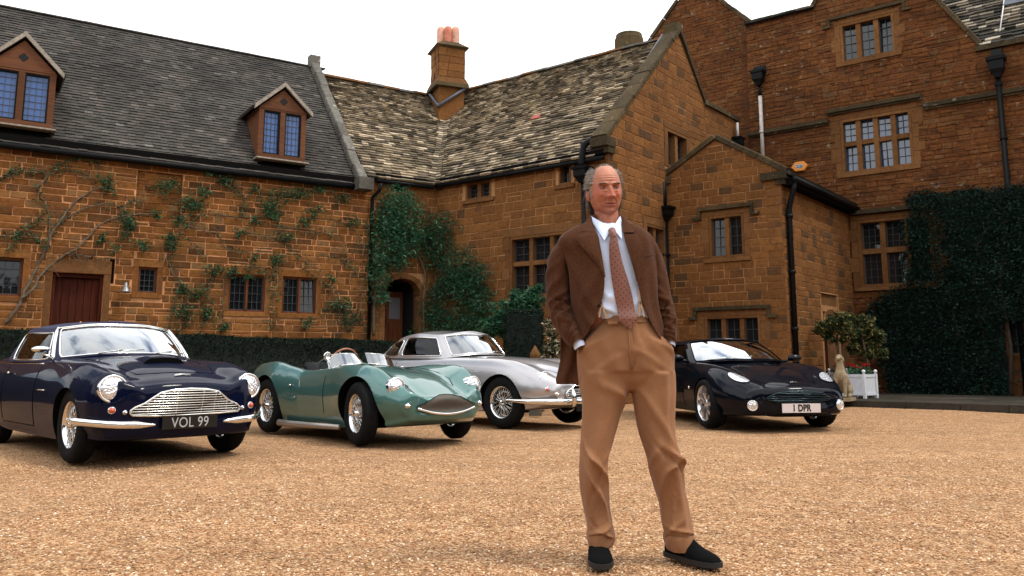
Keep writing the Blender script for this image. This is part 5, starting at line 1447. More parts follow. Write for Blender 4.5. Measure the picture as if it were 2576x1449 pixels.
# ---------------------------------------------------------------- dark blue convertible
c1 = Car('convertible_car', 'dark blue convertible with raised soft top and plate VOL 99', (-3.40, 8.16, 0), math.radians(-45.5), M['blue'])
def mod1(r):
    x, y = r[..., 0], r[..., 1]; up = r[..., 2] > .7
    sc_ = smooth01((x + .62) / .05) * 0
    return r
body1 = car_body([
 (-3.38, .42, .55, .45, .66, .62, .52, .78, .35, .80, .82), (-3.2, .30, .68, .33, .76, .60, .62, .86, .40, .88, .90), (-2.6, .22, .76, .26, .84, .58, .66, .93, .42, .93, .95),
 (-1.8, .17, .77, .21, .84, .58, .71, .895, .45, .92, .93), (-.9, .17, .77, .21, .83, .58, .71, .895, .46, .93, .965), (-.5, .17, .77, .21, .825, .57, .695, .89, .44, .905, .945),
 (0, .18, .76, .23, .838, .56, .675, .880, .42, .855, .895), (.3, .20, .74, .25, .825, .55, .66, .845, .41, .80, .835), (.48, .21, .72, .26, .805, .54, .65, .815, .42, .745, .775),
 (.60, .21, .69, .26, .785, .54, .64, .785, .42, .715, .738), (.67, .22, .66, .27, .735, .53, .61, .73, .42, .68, .705)], .15, -.2, nose=.05)
c1.body(body1, [(0, .31, .350, .50, 1.1), (-2.585, .30, .340, .50, 1.1)])
place_wheels(c1, make_wheel('wire', .335, .165, .205), 2.585, .70, .70, .33)
S1 = greenhouse(c1, [(-.66, 0, .955), (-.70, .30, .95), (-.86, .60, .915), (-1.10, .735, .885), (-1.75, .755, .88), (-2.20, .745, .89), (-2.75, .60, .92), (-2.95, .30, .94), (-3.0, 0, .95)],
  [(-1.10, 0, 1.275), (-1.12, .28, 1.27), (-1.22, .52, 1.235), (-1.36, .585, 1.225), (-1.85, .61, 1.24), (-2.15, .59, 1.22), (-2.45, .47, 1.17), (-2.58, .22, 1.18), (-2.6, 0, 1.18)],
  [('windscreen', -2.15, 2.15, .04, .93, 'cglass'), ('side_window', 2.65, 4.6, .06, .84, 'sglass')], M['hoodcloth'], 'soft_top', crown=.085)
mb = MB(); mb.tube([S1(u, .965, .008) for u in np.linspace(-2.5, 2.5, 30)], .010, 8); c1.part('windscreen_header', mb, M['bright'])
for sg in (1, -1):
    mb = MB(); mb.tube([S1(2.42 * sg, v, .006) for v in np.linspace(0, .98, 8)], .020, 8); c1.part('windscreen_pillar', mb, M['chrome'])
def dash(car, S, xb, zb_, w):
    mb = MB(); mb.box((xb, 0, zb_), (.22, w, .13)); return car.part('dashboard', mb, M['leather'])
dash(c1, S1, -1.15, .90, 1.15)
mb = MB(); mb.box((-2.0, 0, .905), (1.5, 1.35, .03)); c1.part('cabin_floor', mb, M['leather'])
for sg in (-1, 1): seat(c1, -2.1, .36 * sg, .90, 1.12, 'leather')
steering(c1, (-1.32, -.34, .975), .195, 25)
mb = MB(); mb.box((-1.24, 0.02, 1.17), (.03, .22, .062)); mb.tube([(-1.24, .02, 1.19), (-1.17, .02, 1.26)], .008, 6); c1.part('rear_view_mirror', mb, simple('mirror_white', (.7, .72, .72), .3))
for sg in (1, -1): headlamp(c1, Vector((.588, .625 * sg, .655)), .116, fwd=(1, .06 * sg, 0), pod=.02, chrome_w=.016)
for sg in (1, -1):
    p = c1.front(.635 * sg, .475, .004); small_lamp(c1, p, .026, M['amber'], fwd=(1, .25 * sg, .1))
    p = c1.front(.535 * sg, .455, .004); small_lamp(c1, p, .014, M['chrome'], name='side_lamp')
gr1 = [(y_, z_ + .052) for y_, z_ in [(-.48, .375), (-.50, .395), (-.495, .42), (-.46, .445), (-.39, .475), (-.32, .525), (-.26, .565), (-.14, .588), (0, .594), (.14, .588), (.26, .565), (.32, .525), (.39, .475), (.46, .445), (.495, .42), (.50, .395), (.48, .375), (.3, .366), (0, .362), (-.3, .366)]]
grille(c1, gr1, [.437 + .0215 * k for k in range(10)], [-.36, -.24, -.12, 0, .12, .24, .36], 'carblack', 'bright', rbar=.0048, frame_r=.010)
for sg in (1, -1):
    bumper(c1, [tuple(c1.front(.31 * sg, .345, .055)), tuple(c1.front(.47 * sg, .35, .06)), tuple(c1.front(.66 * sg, .36, .06)), (.40, .845 * sg, .38), (.30, .89 * sg, .395)], .022, .032)
plate(c1, 'VOL 99', 0, .352, .50, .105, .745, 'plateb', 'letters', .125, sx=.82)
# bonnet scoop
def scoop(car, x0, x1, w, h):
    g = []
    for x in np.linspace(x0, x1, 10):
        t = (x - x0) / (x1 - x0); hh = h * smooth01(t * 1.2) ; row = []
        for y in np.linspace(-1, 1, 13):
            e = smooth01((1 - abs(y)) * 3.5); p = car.top(x, y * w * (.8 + .2 * t), 0); row.append((p.x, p.y, p.z - .004 + (hh + .004) * e))
        g.append(row)
    mb = MB(); mb.grid(np.array(g)); o = car.part('bonnet_scoop', mb, car.pm)
    last = g[-1]; m2 = MB(); v = list(last) + [tuple(car.top(p[0] - .002, p[1], .0)) for p in last]; n = 13
    m2.add(v, [(i, i + 1, n + i + 1, n + i) for i in range(n - 1)]); q = m2.build('scoop_mouth', M['carblack']); q.parent = o
scoop(c1, -.45, .10, .20, .045)
wings_badge(c1, .52, 0, .15)
gap_line(c1, [c1.top(x, y, .001) for x, y in [(.44, .0), (.43, .2), (.38, .36), (.2, .42), (-.1, .45), (-.5, .48), (-.66, .50)]])
gap_line(c1, [c1.top(x, y, .001) for x, y in [(.44, .0), (.43, -.2), (.38, -.36), (.2, -.42), (-.1, -.45), (-.5, -.48), (-.66, -.50)]])
for sg in (-1, 1):
    gap_line(c1, [c1.side(-.95, z, sg, .001) for z in np.linspace(.28, .84, 10)]); gap_line(c1, [c1.side(-2.05, z, sg, .001) for z in np.linspace(.30, .84, 10)])
    gap_line(c1, [c1.side(x, .27, sg, .001) for x in np.linspace(-.95, -2.05, 8)])
    c1.line('door_handle', [c1.side(-1.95, .77, sg, .02), c1.side(-1.83, .77, sg, .03)], .011, M['chrome'], 8)
    c1.line('waist_trim', [c1.side(x, .865, sg, .003) for x in np.linspace(-.95, -2.9, 20)], .006, M['chrome'])
    c1.line('side_vent_trim', [c1.side(x, .62, sg, .004) for x in np.linspace(-.62, -.86, 5)], .006, M['chrome'])
    # mirror on a stalk
mb = MB(); b = c1.top(-.76, -.72, 0); mb.tube([b, b + Vector((.03, -.05, .04)), b + Vector((.02, -.11, .08))], .009, 8); mo = c1.part('door_mirror', mb, M['chrome'])
mb = MB(); Mx = Matrix.Translation(b + Vector((.02, -.13, .115))) @ Matrix.Diagonal((.045, .085, .032, 1)); mb.lathe([(math.sin(a), math.cos(a)) for a in np.linspace(.01, PI - .01, 12)], 20, Mx); q = mb.build('mirror_shell', M['chrome']); q.parent = mo
wiper(c1, S1, -1.1, .35, .05, .10); wiper(c1, S1, .75, 1.95, .06, .10)

# ---------------------------------------------------------------- sea green racing car
c2 = Car('racing_car', 'sea green open racing sports car with low perspex screens', (-1.15, 9.62, 0), math.radians(-49), M['teal'])
body2 = car_body([
 (-3.1, 0.345, 0.42, 0.365, 0.5, 0.6, 0.4, 0.72, 0.25, 0.72, 0.72), (-2.85, 0.225, 0.58, 0.265, 0.68, 0.56, 0.54, 0.82, 0.32, 0.78, 0.78), (-2.5, 0.165, 0.64, 0.225, 0.75, 0.56, 0.59, 0.865, 0.36, 0.8, 0.8), (-2.15, 0.145, 0.66, 0.205, 0.765, 0.55, 0.6, 0.885, 0.38, 0.8, 0.8),
 (-1.75, 0.145, 0.62, 0.185, 0.715, 0.54, 0.585, 0.825, 0.42, 0.78, 0.78), (-1.4, 0.145, 0.6, 0.185, 0.665, 0.52, 0.56, 0.775, 0.44, 0.775, 0.785), (-0.95, 0.145, 0.59, 0.185, 0.655, 0.52, 0.56, 0.795, 0.42, 0.805, 0.835), (-0.65, 0.145, 0.59, 0.195, 0.675, 0.53, 0.57, 0.825, 0.38, 0.81, 0.835),
 (-0.4, 0.145, 0.6, 0.205, 0.715, 0.55, 0.585, 0.848, 0.34, 0.79, 0.81), (0, 0.165, 0.62, 0.245, 0.755, 0.55, 0.59, 0.85, 0.33, 0.74, 0.76), (0.25, 0.185, 0.61, 0.265, 0.735, 0.53, 0.575, 0.82, 0.32, 0.68, 0.7),
 (0.45, 0.205, 0.58, 0.275, 0.7, 0.5, 0.555, 0.735, 0.32, 0.605, 0.62), (0.58, 0.235, 0.52, 0.295, 0.64, 0.48, 0.52, 0.655, 0.32, 0.55, 0.56), (0.66, 0.265, 0.45, 0.315, 0.56, 0.46, 0.45, 0.58, 0.3, 0.515, 0.525)], .16, -.1, nose=.05)
c2.body(body2, [(0, .33, .40, .42, 1.1), (-2.21, .33, .385, .42, 1.1)], cuts=[((-1.38, 0, .80), (.80, .92, .70))])
place_wheels(c2, make_wheel('wire', .335, .155, .205), 2.21, .635, .635, .33, steer=math.radians(-9))
mb = MB(); mb.box((-1.38, 0, .46), (.79, .90, .02)); c2.part('cockpit_floor', mb, M['leather'])
for sg in (-1, 1): seat(c2, -1.50, .23 * sg, .52, .84, 'leather', .40)
steering(c2, (-1.14, -.22, .86), .19, 22, 'wheelwood')
def screen(car, pts0, pts1, nm, mat, trim=None):
    a, b = crom(np.array(pts0), 6), crom(np.array(pts1), 6); g = np.array([[a[i] + (b[i] - a[i]) * v for v in np.linspace(0, 1, 6)] for i in range(len(a))])
    mb = MB(); mb.grid(g); o = car.part(nm, mb, M[mat])
    m2 = MB(); m2.tube(list(b), .005, 6); m2.tube(list(a), .006, 6); q = m2.build('screen_edge', M['bright']); q.parent = o
screen(c2, [(-1.22, -.50, .76), (-1.0, -.47, .80), (-.90, -.36, .84), (-.87, -.22, .85), (-.90, -.10, .86), (-.97, -.03, .86)], [(-1.26, -.49, .875), (-1.10, -.44, .950), (-1.03, -.34, .975), (-1.0, -.22, .98), (-1.03, -.12, .975), (-1.07, -.06, .965)], 'windscreen', 'perspex')
screen(c2, [(-.98, .03, .86), (-.93, .15, .85), (-.93, .30, .83), (-1.0, .44, .79)], [(-1.07, .04, .985), (-1.03, .15, .98), (-1.03, .30, .965), (-1.09, .43, .93)], 'passenger_screen', 'perspex')
for sg in (1, -1): headlamp(c2, Vector((.50, .52 * sg, .625)), .095, fwd=(1, .06 * sg, 0), pod=.06, bowl=.045)
for sg in (1, -1): small_lamp(c2, c2.front(.475 * sg, .43, .01), .020, M['chrome'], name='side_lamp', length=.03)
gr2 = [(-.385, .40), (-.375, .43), (-.29, .46), (-.18, .51), (-.08, .535), (0, .54), (.08, .535), (.18, .51), (.29, .46), (.375, .43), (.385, .40), (.33, .37), (.2, .345), (0, .335), (-.2, .345), (-.33, .37)]
grille(c2, gr2, [], [], 'mesh', 'carblack', off=.02, frame_r=.003)
mb = MB(); pts = [c2.front(y, .335 + .46 * (y * y), .035) for y in np.linspace(-.385, .385, 17)]; mb.tube(pts, .014, 8); c2.part('grille_lip', mb, M['chrome'])
for sg in (1, -1):
    gap_line(c2, [c2.top(x, y * sg, .001) for x, y in [(.40, .30), (.25, .36), (0, .38), (-.3, .40), (-.6, .42), (-.85, .44)]], .004)
    gap_line(c2, [c2.side(-.82, z, sg, .001) for z in np.linspace(.30, .72, 8)])
mb = MB(); mb.tube([(-.45, -.64, .16), (-1.0, -.69, .15), (-1.5, -.70, .14), (-1.82, -.70, .14)], [.030, .034, .040, .040], 12); c2.part('exhaust_pipe', mb, simple('exhaust_metal', (.42, .38, .34), .45, .8))
mb = MB(); b = c2.top(-.93, -.50, 0); mb.tube([b, b + Vector((0, -.04, .10))], .006, 6); mb.lathe([(.001, -.02), (.05, -.01), (.052, .01), (.045, .012)], 18, Matrix.Translation(b + Vector((-.01, -.05, .14))) @ Matrix.Rotation(PI / 2, 4, 'Y')); c2.part('door_mirror', mb, M['chrome'])
c2.line('door_top_rail', [(-1.0, -.49, .775), (-1.4, -.50, .765), (-1.75, -.50, .78)], .010, M['chrome'])
c2.line('door_handle', [c2.side(-1.62, .60, -1, .015), c2.side(-1.56, .60, -1, .02)], .010, M['chrome'])
c2.line('bonnet_catch', [c2.top(-.82, -.46, .01), c2.top(-.76, -.47, .02)], .010, M['carblack'])
mb = MB(); mb.lathe([(.03, 0), (.03, .03), (.001, .035)], 14, Matrix.Translation(c2.top(-2.35, .1, 0))); c2.part('fuel_cap', mb, M['chrome'])

# ---------------------------------------------------------------- silver grey coupe
c3 = Car('coupe_car', 'silver grey closed coupe parked behind the green racing car and the man', (0.37, 12.0, 0), math.radians(-43), M['silver'])
body3 = car_body([
 (-3.38, .42, .5, .45, .6, .6, .45, .72, .3, .74, .75), (-3.1, .3, .64, .33, .74, .6, .58, .84, .4, .86, .88), (-2.5, .2, .72, .26, .81, .6, .64, .92, .45, .93, .95), (-1.6, .2, .72, .24, .79, .58, .66, .92, .5, .94, .96),
 (-.9, .2, .72, .24, .79, .58, .66, .925, .48, .94, .965), (-.3, .2, .72, .25, .81, .58, .66, .925, .44, .90, .94), (.1, .22, .72, .27, .82, .57, .655, .90, .4, .85, .90), (.4, .24, .70, .3, .80, .55, .64, .84, .38, .78, .84),
 (.58, .27, .66, .33, .76, .53, .61, .765, .36, .71, .77), (.70, .32, .58, .38, .67, .52, .53, .69, .33, .65, .69), (.77, .36, .48, .42, .55, .5, .43, .61, .28, .61, .63)], .12, -.1, nose=.05)
c3.body(body3, [(0, .33, .385, .45, 1.1), (-2.515, .32, .350, .45, 1.1)])
place_wheels(c3, make_wheel('wire', .345, .16, .21), 2.515, .69, .69, .34)
S3 = greenhouse(c3, [(-.98, 0, .985), (-1.02, .30, .98), (-1.16, .565, .945), (-1.36, .66, .925), (-2.0, .70, .925), (-2.55, .66, .93), (-3.0, .48, .93), (-3.16, .24, .92), (-3.2, 0, .92)],
  [(-1.33, 0, 1.315), (-1.35, .28, 1.31), (-1.45, .48, 1.285), (-1.60, .535, 1.28), (-2.0, .56, 1.30), (-2.4, .52, 1.24), (-2.66, .40, 1.15), (-2.76, .20, 1.14), (-2.8, 0, 1.14)],
  [('windscreen', -2.05, 2.05, .06, .90, 'cglass'), ('side_window', 2.85, 4.35, .10, .84, 'sglass'), ('quarter_window', 4.50, 5.45, .10, .80, 'sglass'), ('rear_window', 7.2, 8.8, .15, .8, 'sglass')], M['silver'], 'roof', crown=.06)
dash(c3, S3, -1.42, .93, 1.05)
mb = MB(); mb.box((-2.2, 0, .93), (1.5, 1.2, .03)); c3.part('cabin_floor', mb, M['leather'])
for sg in (-1, 1): seat(c3, -2.25, .32 * sg, .95, 1.14, 'leather')
steering(c3, (-1.56, -.31, 1.02), .18, 25)
mb = MB(); mb.box((-1.5, 0, 1.22), (.02, .12, .05)); c3.part('rear_view_mirror', mb, M['bright'])
mb = MB(); mb.box((-2.30, -.60, 1.02), (.14, .004, .06)); c3.part('window_sticker', mb, M['disc'])
for sg in (1, -1): headlamp(c3, Vector((.60, .55 * sg, .66)), .090, fwd=(1, .12 * sg, 0))
for sg in (1, -1): small_lamp(c3, c3.front(.60 * sg, .52, .006), .024, M['amber'], fwd=(1, .4 * sg, 0)); small_lamp(c3, c3.front(.50 * sg, .46, .01), .018, M['chrome'], name='side_lamp')
gr3 = [(-.36, .42), (-.38, .45), (-.34, .50), (-.24, .54), (-.18, .60), (-.08, .625), (0, .63), (.08, .625), (.18, .60), (.24, .54), (.34, .50), (.38, .45), (.36, .42), (.2, .405), (0, .40), (-.2, .405)]
grille(c3, gr3, [.42 + .024 * k for k in range(9)], [-.12, 0, .12], 'carblack', 'chrome', off=.02, rbar=.006, frame_r=.012)
bumper(c3, [(.20, -.87, .38), (.45, -.80, .365), tuple(c3.front(-.55, .36, .08)), tuple(c3.front(-.3, .355, .09)), tuple(c3.front(0, .355, .09)), tuple(c3.front(.3, .355, .09)), tuple(c3.front(.55, .36, .08)), (.45, .80, .365), (.20, .87, .38)], .024, .042)
for sg in (1, -1):
    mb = MB(); p = c3.front(.33 * sg, .40, .10); mb.tube([p + Vector((0, 0, -.10)), p + Vector((.02, 0, -.03)), p + Vector((.02, 0, .05)), p + Vector((0, 0, .12))], [.022, .035, .035, .018], 10); c3.part('overrider', mb, M['chrome'])
mb = MB(); mb.box((.86, 0, .28), (.012, .42, .10)); c3.part('number_plate', mb, M['plateb'])
for sg in (1, -1):
    gap_line(c3, [c3.top(x, y * sg, .001) for x, y in [(.66, .10), (.60, .25), (.45, .33), (.2, .38), (-.2, .42), (-.7, .46), (-1.0, .50)]]); 
    gap_line(c3, [c3.side(-1.15, z, sg, .001) for z in np.linspace(.30, .86, 10)]); gap_line(c3, [c3.side(-2.25, z, sg, .001) for z in np.linspace(.30, .86, 10)])
    c3.line('door_handle', [c3.side(-2.15, .80, sg, .02), c3.side(-2.03, .80, sg, .025)], .010, M['chrome'])
    c3.line('sill_trim', [c3.side(x, .245, sg, .004) for x in np.linspace(-.5, -2.05, 10)], .006, M['chrome'])
wings_badge(c3, .62, 0, .14)
wiper(c3, S3, .1, 1.3, .08, .14)

# ---------------------------------------------------------------- modern blue-black sports car
c4 = Car('sports_car', 'modern blue-black sports coupe with white plate 1 DPR', (3.46, 11.62, 0), math.radians(-79.5), M['black'])
body4 = car_body([
 (-3.68, .4, .6, .42, .7, .6, .5, .82, .4, .86, .88), (-3.3, .25, .78, .3, .86, .62, .66, .92, .4, .94, .96), (-2.6, .18, .82, .24, .915, .6, .72, .92, .5, .94, .96), (-1.6, .18, .80, .22, .87, .56, .75, .87, .5, .90, .92),
 (-.8, .18, .80, .22, .87, .54, .745, .865, .48, .87, .895), (-.4, .18, .81, .22, .895, .54, .73, .855, .46, .83, .86), (0, .18, .82, .24, .915, .54, .715, .825, .42, .77, .80), (.35, .18, .80, .24, .895, .51, .69, .755, .40, .70, .73),
 (.60, .19, .77, .25, .85, .48, .65, .675, .39, .635, .665), (.78, .20, .71, .26, .78, .44, .58, .60, .38, .585, .615), (.88, .22, .64, .28, .70, .41, .50, .545, .36, .55, .57)], .17, 0.0, nose=.06)
c4.body(body4, [(0, .32, .348, .55, 1.2), (-2.59, .32, .345, .55, 1.2)])
place_wheels(c4, make_wheel('alloy', .325, .235, .232), 2.59, .79, .79, .325)
S4 = greenhouse(c4, [(-.42, 0, .90), (-.47, .35, .895), (-.68, .66, .87), (-1.0, .76, .86), (-1.75, .77, .865), (-2.2, .74, .88), (-2.8, .58, .94), (-3.05, .30, .95), (-3.1, 0, .95)],
  [(-1.12, 0, 1.215), (-1.15, .30, 1.21), (-1.26, .52, 1.185), (-1.42, .58, 1.175), (-1.9, .60, 1.18), (-2.15, .57, 1.15), (-2.45, .46, 1.09), (-2.6, .24, 1.09), (-2.65, 0, 1.09)],
  [('windscreen', -2.15, 2.15, .04, .94, 'cglass'), ('side_window', 2.75, 5.2, .08, .84, 'sglass'), ('rear_window', 7.1, 8.9, .1, .85, 'sglass')], M['black'], 'roof', crown=.05, trim=.007, trim_mat='carblack')
dash(c4, S4, -1.02, .86, 1.25)
mb = MB(); mb.box((-1.9, 0, .87), (1.6, 1.35, .03)); c4.part('cabin_floor', mb, M['leather'])
for sg in (-1, 1): seat(c4, -1.9, .36 * sg, .88, 1.08, 'leather')
steering(c4, (-1.18, -.36, .93), .17, 22)
mb = MB(); mb.box((-.87, .52, .96), (.01, .10, .05)); mb.box((-.90, .50, .92), (.01, .06, .03)); c4.part('tax_disc', mb, M['disc'])
def lamp_patch(car, cx_, cy_, a, b, rot, sg, nm, mat, off=.004):
    g = []
    for r_ in np.linspace(0, 1, 6):
        row = []
        for t in np.linspace(0, 2 * PI, 28, endpoint=False):
            ex = a * r_ * math.cos(t) * (1.0 if math.cos(t) > 0 else 1.15); ey = b * r_ * math.sin(t)
            x = cx_ + ex * math.cos(rot) - ey * math.sin(rot); y = cy_ + (ex * math.sin(rot) + ey * math.cos(rot)); p = car.top(x, sg * y, off); row.append(tuple(p))
        g.append(row)
    mb = MB(); mb.grid(np.array(g), closed_v=True); o = car.part(nm, mb, M[mat]); m2 = MB(); m2.tube(g[-1], .006, 6, closed=True); q = m2.build('lamp_surround', M['carblack']); q.parent = o
for sg in (1, -1): lamp_patch(c4, .52, .615, .155, .085, math.radians(-24), sg, 'headlight', 'lens', .006)
for sg in (1, -1):
    p = c4.front(.60 * sg, .335, .0); headlamp(c4, p, .062, fwd=(1, .35 * sg, 0), chrome_w=.008, tilt=0, name='fog_lamp', bowl=.012)
gr4 = [(-.43, .405), (-.44, .43), (-.38, .46), (-.30, .495), (-.15, .51), (0, .513), (.15, .51), (.30, .495), (.38, .46), (.44, .43), (.43, .405), (.3, .385), (0, .378), (-.3, .385)]
M['dkbar'] = simple('grille_bar_dark', (.03, .05, .06), .25, .8)
grille(c4, gr4, [.40 + .022 * k for k in range(5)], [], 'carblack', 'dkbar', off=.012, rbar=.006, frame_r=.007)
mouth = [(-.40, .205), (-.36, .24), (.36, .24), (.40, .205), (.34, .19), (-.34, .19)]
mb = MB(); mb.tube([c4.front(y, .195 + .30 * abs(y) ** 3, .02) for y in np.linspace(-.46, .46, 17)], .012, 8); c4.part('bumper_lip', mb, M['black'])
plate(c4, '1 DPR', 0.0, .305, .52, .112, c4.front(0, .305, .018).x, 'platew', 'plateb', .115, sx=.80, bold=.004)
wings_badge(c4, .78, 0, .10)
for sg in (1, -1):
    gap_line(c4, [c4.top(x, y * sg, .001) for x, y in [(.86, .0), (.82, .2), (.70, .36), (.5, .43), (.1, .47), (-.3, .55), (-.45, .62)]], .0035)
    gap_line(c4, [c4.side(-.80, z, sg, .001) for z in np.linspace(.25, .82, 10)]); gap_line(c4, [c4.side(-2.0, z, sg, .001) for z in np.linspace(.25, .82, 10)])
    small_lamp(c4, c4.side(-.52, .52, sg, .0), .014, M['amber'], fwd=(0, sg, 0), length=.008)
    mb = MB(); b = Vector((-.85, .80 * sg, .875)); Mx = Matrix.Translation(b + Vector((.02, .13 * sg, .055))) @ Matrix.Diagonal((.055, .11, .055, 1)); mb.lathe([(math.sin(a), math.cos(a)) for a in np.linspace(.01, PI - .01, 12)], 20, Mx); mb.tube([b + Vector((0, -.06 * sg, 0)), b + Vector((.01, .06 * sg, .03))], .022, 8); c4.part('door_mirror', mb, M['black'])
wiper(c4, S4, -1.6, .2, .04, .10)
# ================================================================ planting and garden things
NR = np.random.RandomState(11)
def leaf_mat(name, stops, rough=.55, trans=.25, spec=.3):
    t = NT(name); r = t.rndval(); c = t.ramp(r, stops); t.color(c); t.rough(rough); t.b.inputs['Specular IOR Level'].default_value = spec * .6
    tr = t.n('ShaderNodeBsdfTranslucent'); t.l(c, tr.inputs['Color']); m = t.n('ShaderNodeMixShader'); m.inputs[0].default_value = trans
    t.l(t.b.outputs[0], m.inputs[1]); t.l(tr.outputs[0], m.inputs[2]); t.l(m.outputs[0], t.out.inputs[0]); return t.m
M['hedge'] = leaf_mat('clipped_hedge_leaf', [(0, (.002, .007, .004)), (.6, (.005, .015, .008)), (1, (.012, .032, .014))])
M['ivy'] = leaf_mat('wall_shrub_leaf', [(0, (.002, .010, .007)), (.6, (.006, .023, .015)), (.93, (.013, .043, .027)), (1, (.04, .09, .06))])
M['creeper'] = leaf_mat('climber_leaf', [(0, (.010, .038, .020)), (.5, (.026, .095, .045)), (.88, (.055, .16, .08)), (1, (.14, .27, .14))])
M['roseleaf'] = leaf_mat('rose_leaf', [(0, (.014, .04, .022)), (.6, (.035, .10, .045)), (1, (.085, .19, .08))])
M['yellowleaf'] = leaf_mat('variegated_leaf', [(0, (.008, .018, .008)), (.5, (.03, .05, .018)), (.78, (.10, .11, .035)), (.93, (.28, .22, .07)), (1, (.42, .33, .13))])
M['paleleaf'] = leaf_mat('pale_variegated_leaf', [(0, (.01, .02, .01)), (.5, (.03, .05, .02)), (.65, (.30, .24, .13)), (1, (.62, .50, .34))])
M['stem'] = simple('climber_stem', (.105, .075, .045), .85, var=.35, scale=20, bump=.5)
M['trunk'] = simple('trunk_bark', (.055, .032, .018), .9, var=.4, scale=16, bump=.6)
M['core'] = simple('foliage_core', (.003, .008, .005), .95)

def leaves(name, C, size, mat, parent=None, asp=.5, droop=0.0, kind=None, outdir=None, spread=1.0):
    """C (N,3) leaf positions -> folded leaf quads"""
    n = len(C); a = NR.normal(size=(n, 3)); a[:, 2] = a[:, 2] * (.6 if droop == 0 else .35) - droop; a /= np.linalg.norm(a, axis=1)[:, None]
    b = NR.normal(size=(n, 3)) * spread
    if outdir is not None: b = np.cross(a, np.array(outdir) + NR.normal(size=(n, 3)) * .6)
    b -= (b * a).sum(1)[:, None] * a; b /= np.linalg.norm(b, axis=1)[:, None] + 1e-9
    s = size * NR.uniform(.55, 1.35, n)[:, None]
    tip = C + a * s; base = C - a * s * .15; w = b * s * asp * .5; mid = C + a * s * .42; nrm = np.cross(a, b) * s * .10
    V = np.stack([base, mid + w + nrm, tip, mid - w + nrm], 1)
    o = fast_mesh(name, V.reshape(-1, 3), 4, mat, parent)
    if kind: o['kind'] = kind
    return o

def in_poly(P, poly):
    x, y = P[:, 0], P[:, 1]; ins = np.zeros(len(P), bool); n = len(poly)
    for i in range(n):
        x1, y1 = poly[i - 1]; x2, y2 = poly[i]
        c = ((y1 > y) != (y2 > y)) & (x < (x2 - x1) * (y - y1) / (y2 - y1 + 1e-12) + x1); ins ^= c
    return ins
def shell_pts(n, c, r, inner=.55):
    d = NR.normal(size=(n, 3)); d /= np.linalg.norm(d, axis=1)[:, None]
    return np.array(c) + d * np.array(r) * NR.uniform(inner, 1.05, n)[:, None]
def clumps(cs, n, sub=.35):
    """blobs broken into smaller clumps so that the outline is uneven"""
    out = []
    for (c, r, w) in cs:
        m = max(3, int(16 * w)); cc = shell_pts(m, c, np.array(r) * .85, .1)
        for q in cc: out.append(shell_pts(int(n * w / m), q, np.array(r) * sub * NR.uniform(.6, 1.3), .2))
    return np.concatenate(out)

# ---- clipped hedge between the cars and the cottage
hA, hB = Vector((-12.75, 10.09, 0)), Vector((-2.55, 18.05, 0))
hd = (hB - hA).normalized(); hn = Vector((hd.y, -hd.x, 0)); HL = (hB - hA).length
hedge = thing('hedge', 'long clipped dark green hedge between the parked cars and the cottage', 'hedge', tuple(hA))
def hp(s, w, z): return hd * s + hn * w + Vector((0, 0, z))
def htop(s): return 1.415 - .012 * (s - 4) + .012 * np.sin(s * 2.3) + .008 * np.sin(s * 5.1)
mb = MB(); g = []
for s in np.linspace(0, HL, 40): g.append([tuple(hp(s, w, z)) for w, z in ((.30, 0), (.33, .7), (.27, htop(s) - .05), (-.27, htop(s) - .05), (-.33, .7), (-.3, 0))])
mb.grid(np.array(g), smooth=False); n_ = len(mb.v); mb.f += [tuple(range(5, -1, -1)), tuple(n_ - 6 + k for k in range(6))]; mb.m += [0, 0]; mb.sm += [False] * 2
mb.build('hedge_core', M['core'], hedge)
n = 56000; s = HL * NR.uniform(0, 1, n) ** .85; f = NR.uniform(0, 1, n); 
w = np.where(f < .72, .31 + NR.normal(0, .02, n), NR.uniform(-.31, .31, n)); z = np.where(f < .72, NR.uniform(.02, 1, n) * (htop(s) - .01), htop(s) - .03 + NR.normal(0, .014, n))
C = np.array(hd)[None] * s[:, None] + np.array(hn)[None] * w[:, None]; C[:, 2] = z
leaves('foliage', C, .036, M['hedge'], hedge, kind='stuff')
n = 2500; s = HL + NR.normal(0, .03, n); w = NR.uniform(-.3, .3, n); C = np.array(hd)[None] * s[:, None] + np.array(hn)[None] * w[:, None]; C[:, 2] = NR.uniform(0, 1.3, n); leaves('foliage', C, .036, M['hedge'], hedge, kind='stuff')
# low brick wall past the hedge end
bw = thing('low_brick_wall', 'short low wall of reddish brick at the hedge end by the arched door', 'wall', tuple(hp(HL + .1, 0, 0) + hA))
rr = random.Random(3); mb = MB(); mb.box(tuple(hd * .45 + Vector((0, 0, .62))), (.9, .20, 1.24), R=Matrix.Rotation(math.atan2(hd.y, hd.x), 3, 'Z')); mb.build('wall_core', M['mortar3'], bw)
bk_me = None
Rb = Matrix.Rotation(math.atan2(hd.y, hd.x), 4, 'Z').to_euler()
M['brick'] = stone_mat('red_brick', [(0, (.12, .035, .02)), (1, (.25, .085, .04))], .4, bump=.4)
bm = block_mesh(77, M['brick'], .06)
for row in range(16):
    for k in range(4):
        o = link_mesh('brick', bm, bw); x = .112 + k * .225 + (.06 if row % 2 else -.0); o.location = hd * x + hn * .10 + Vector((0, 0, .04 + row * .075)); o.rotation_euler = Rb; o.scale = (.215, .03, .065)

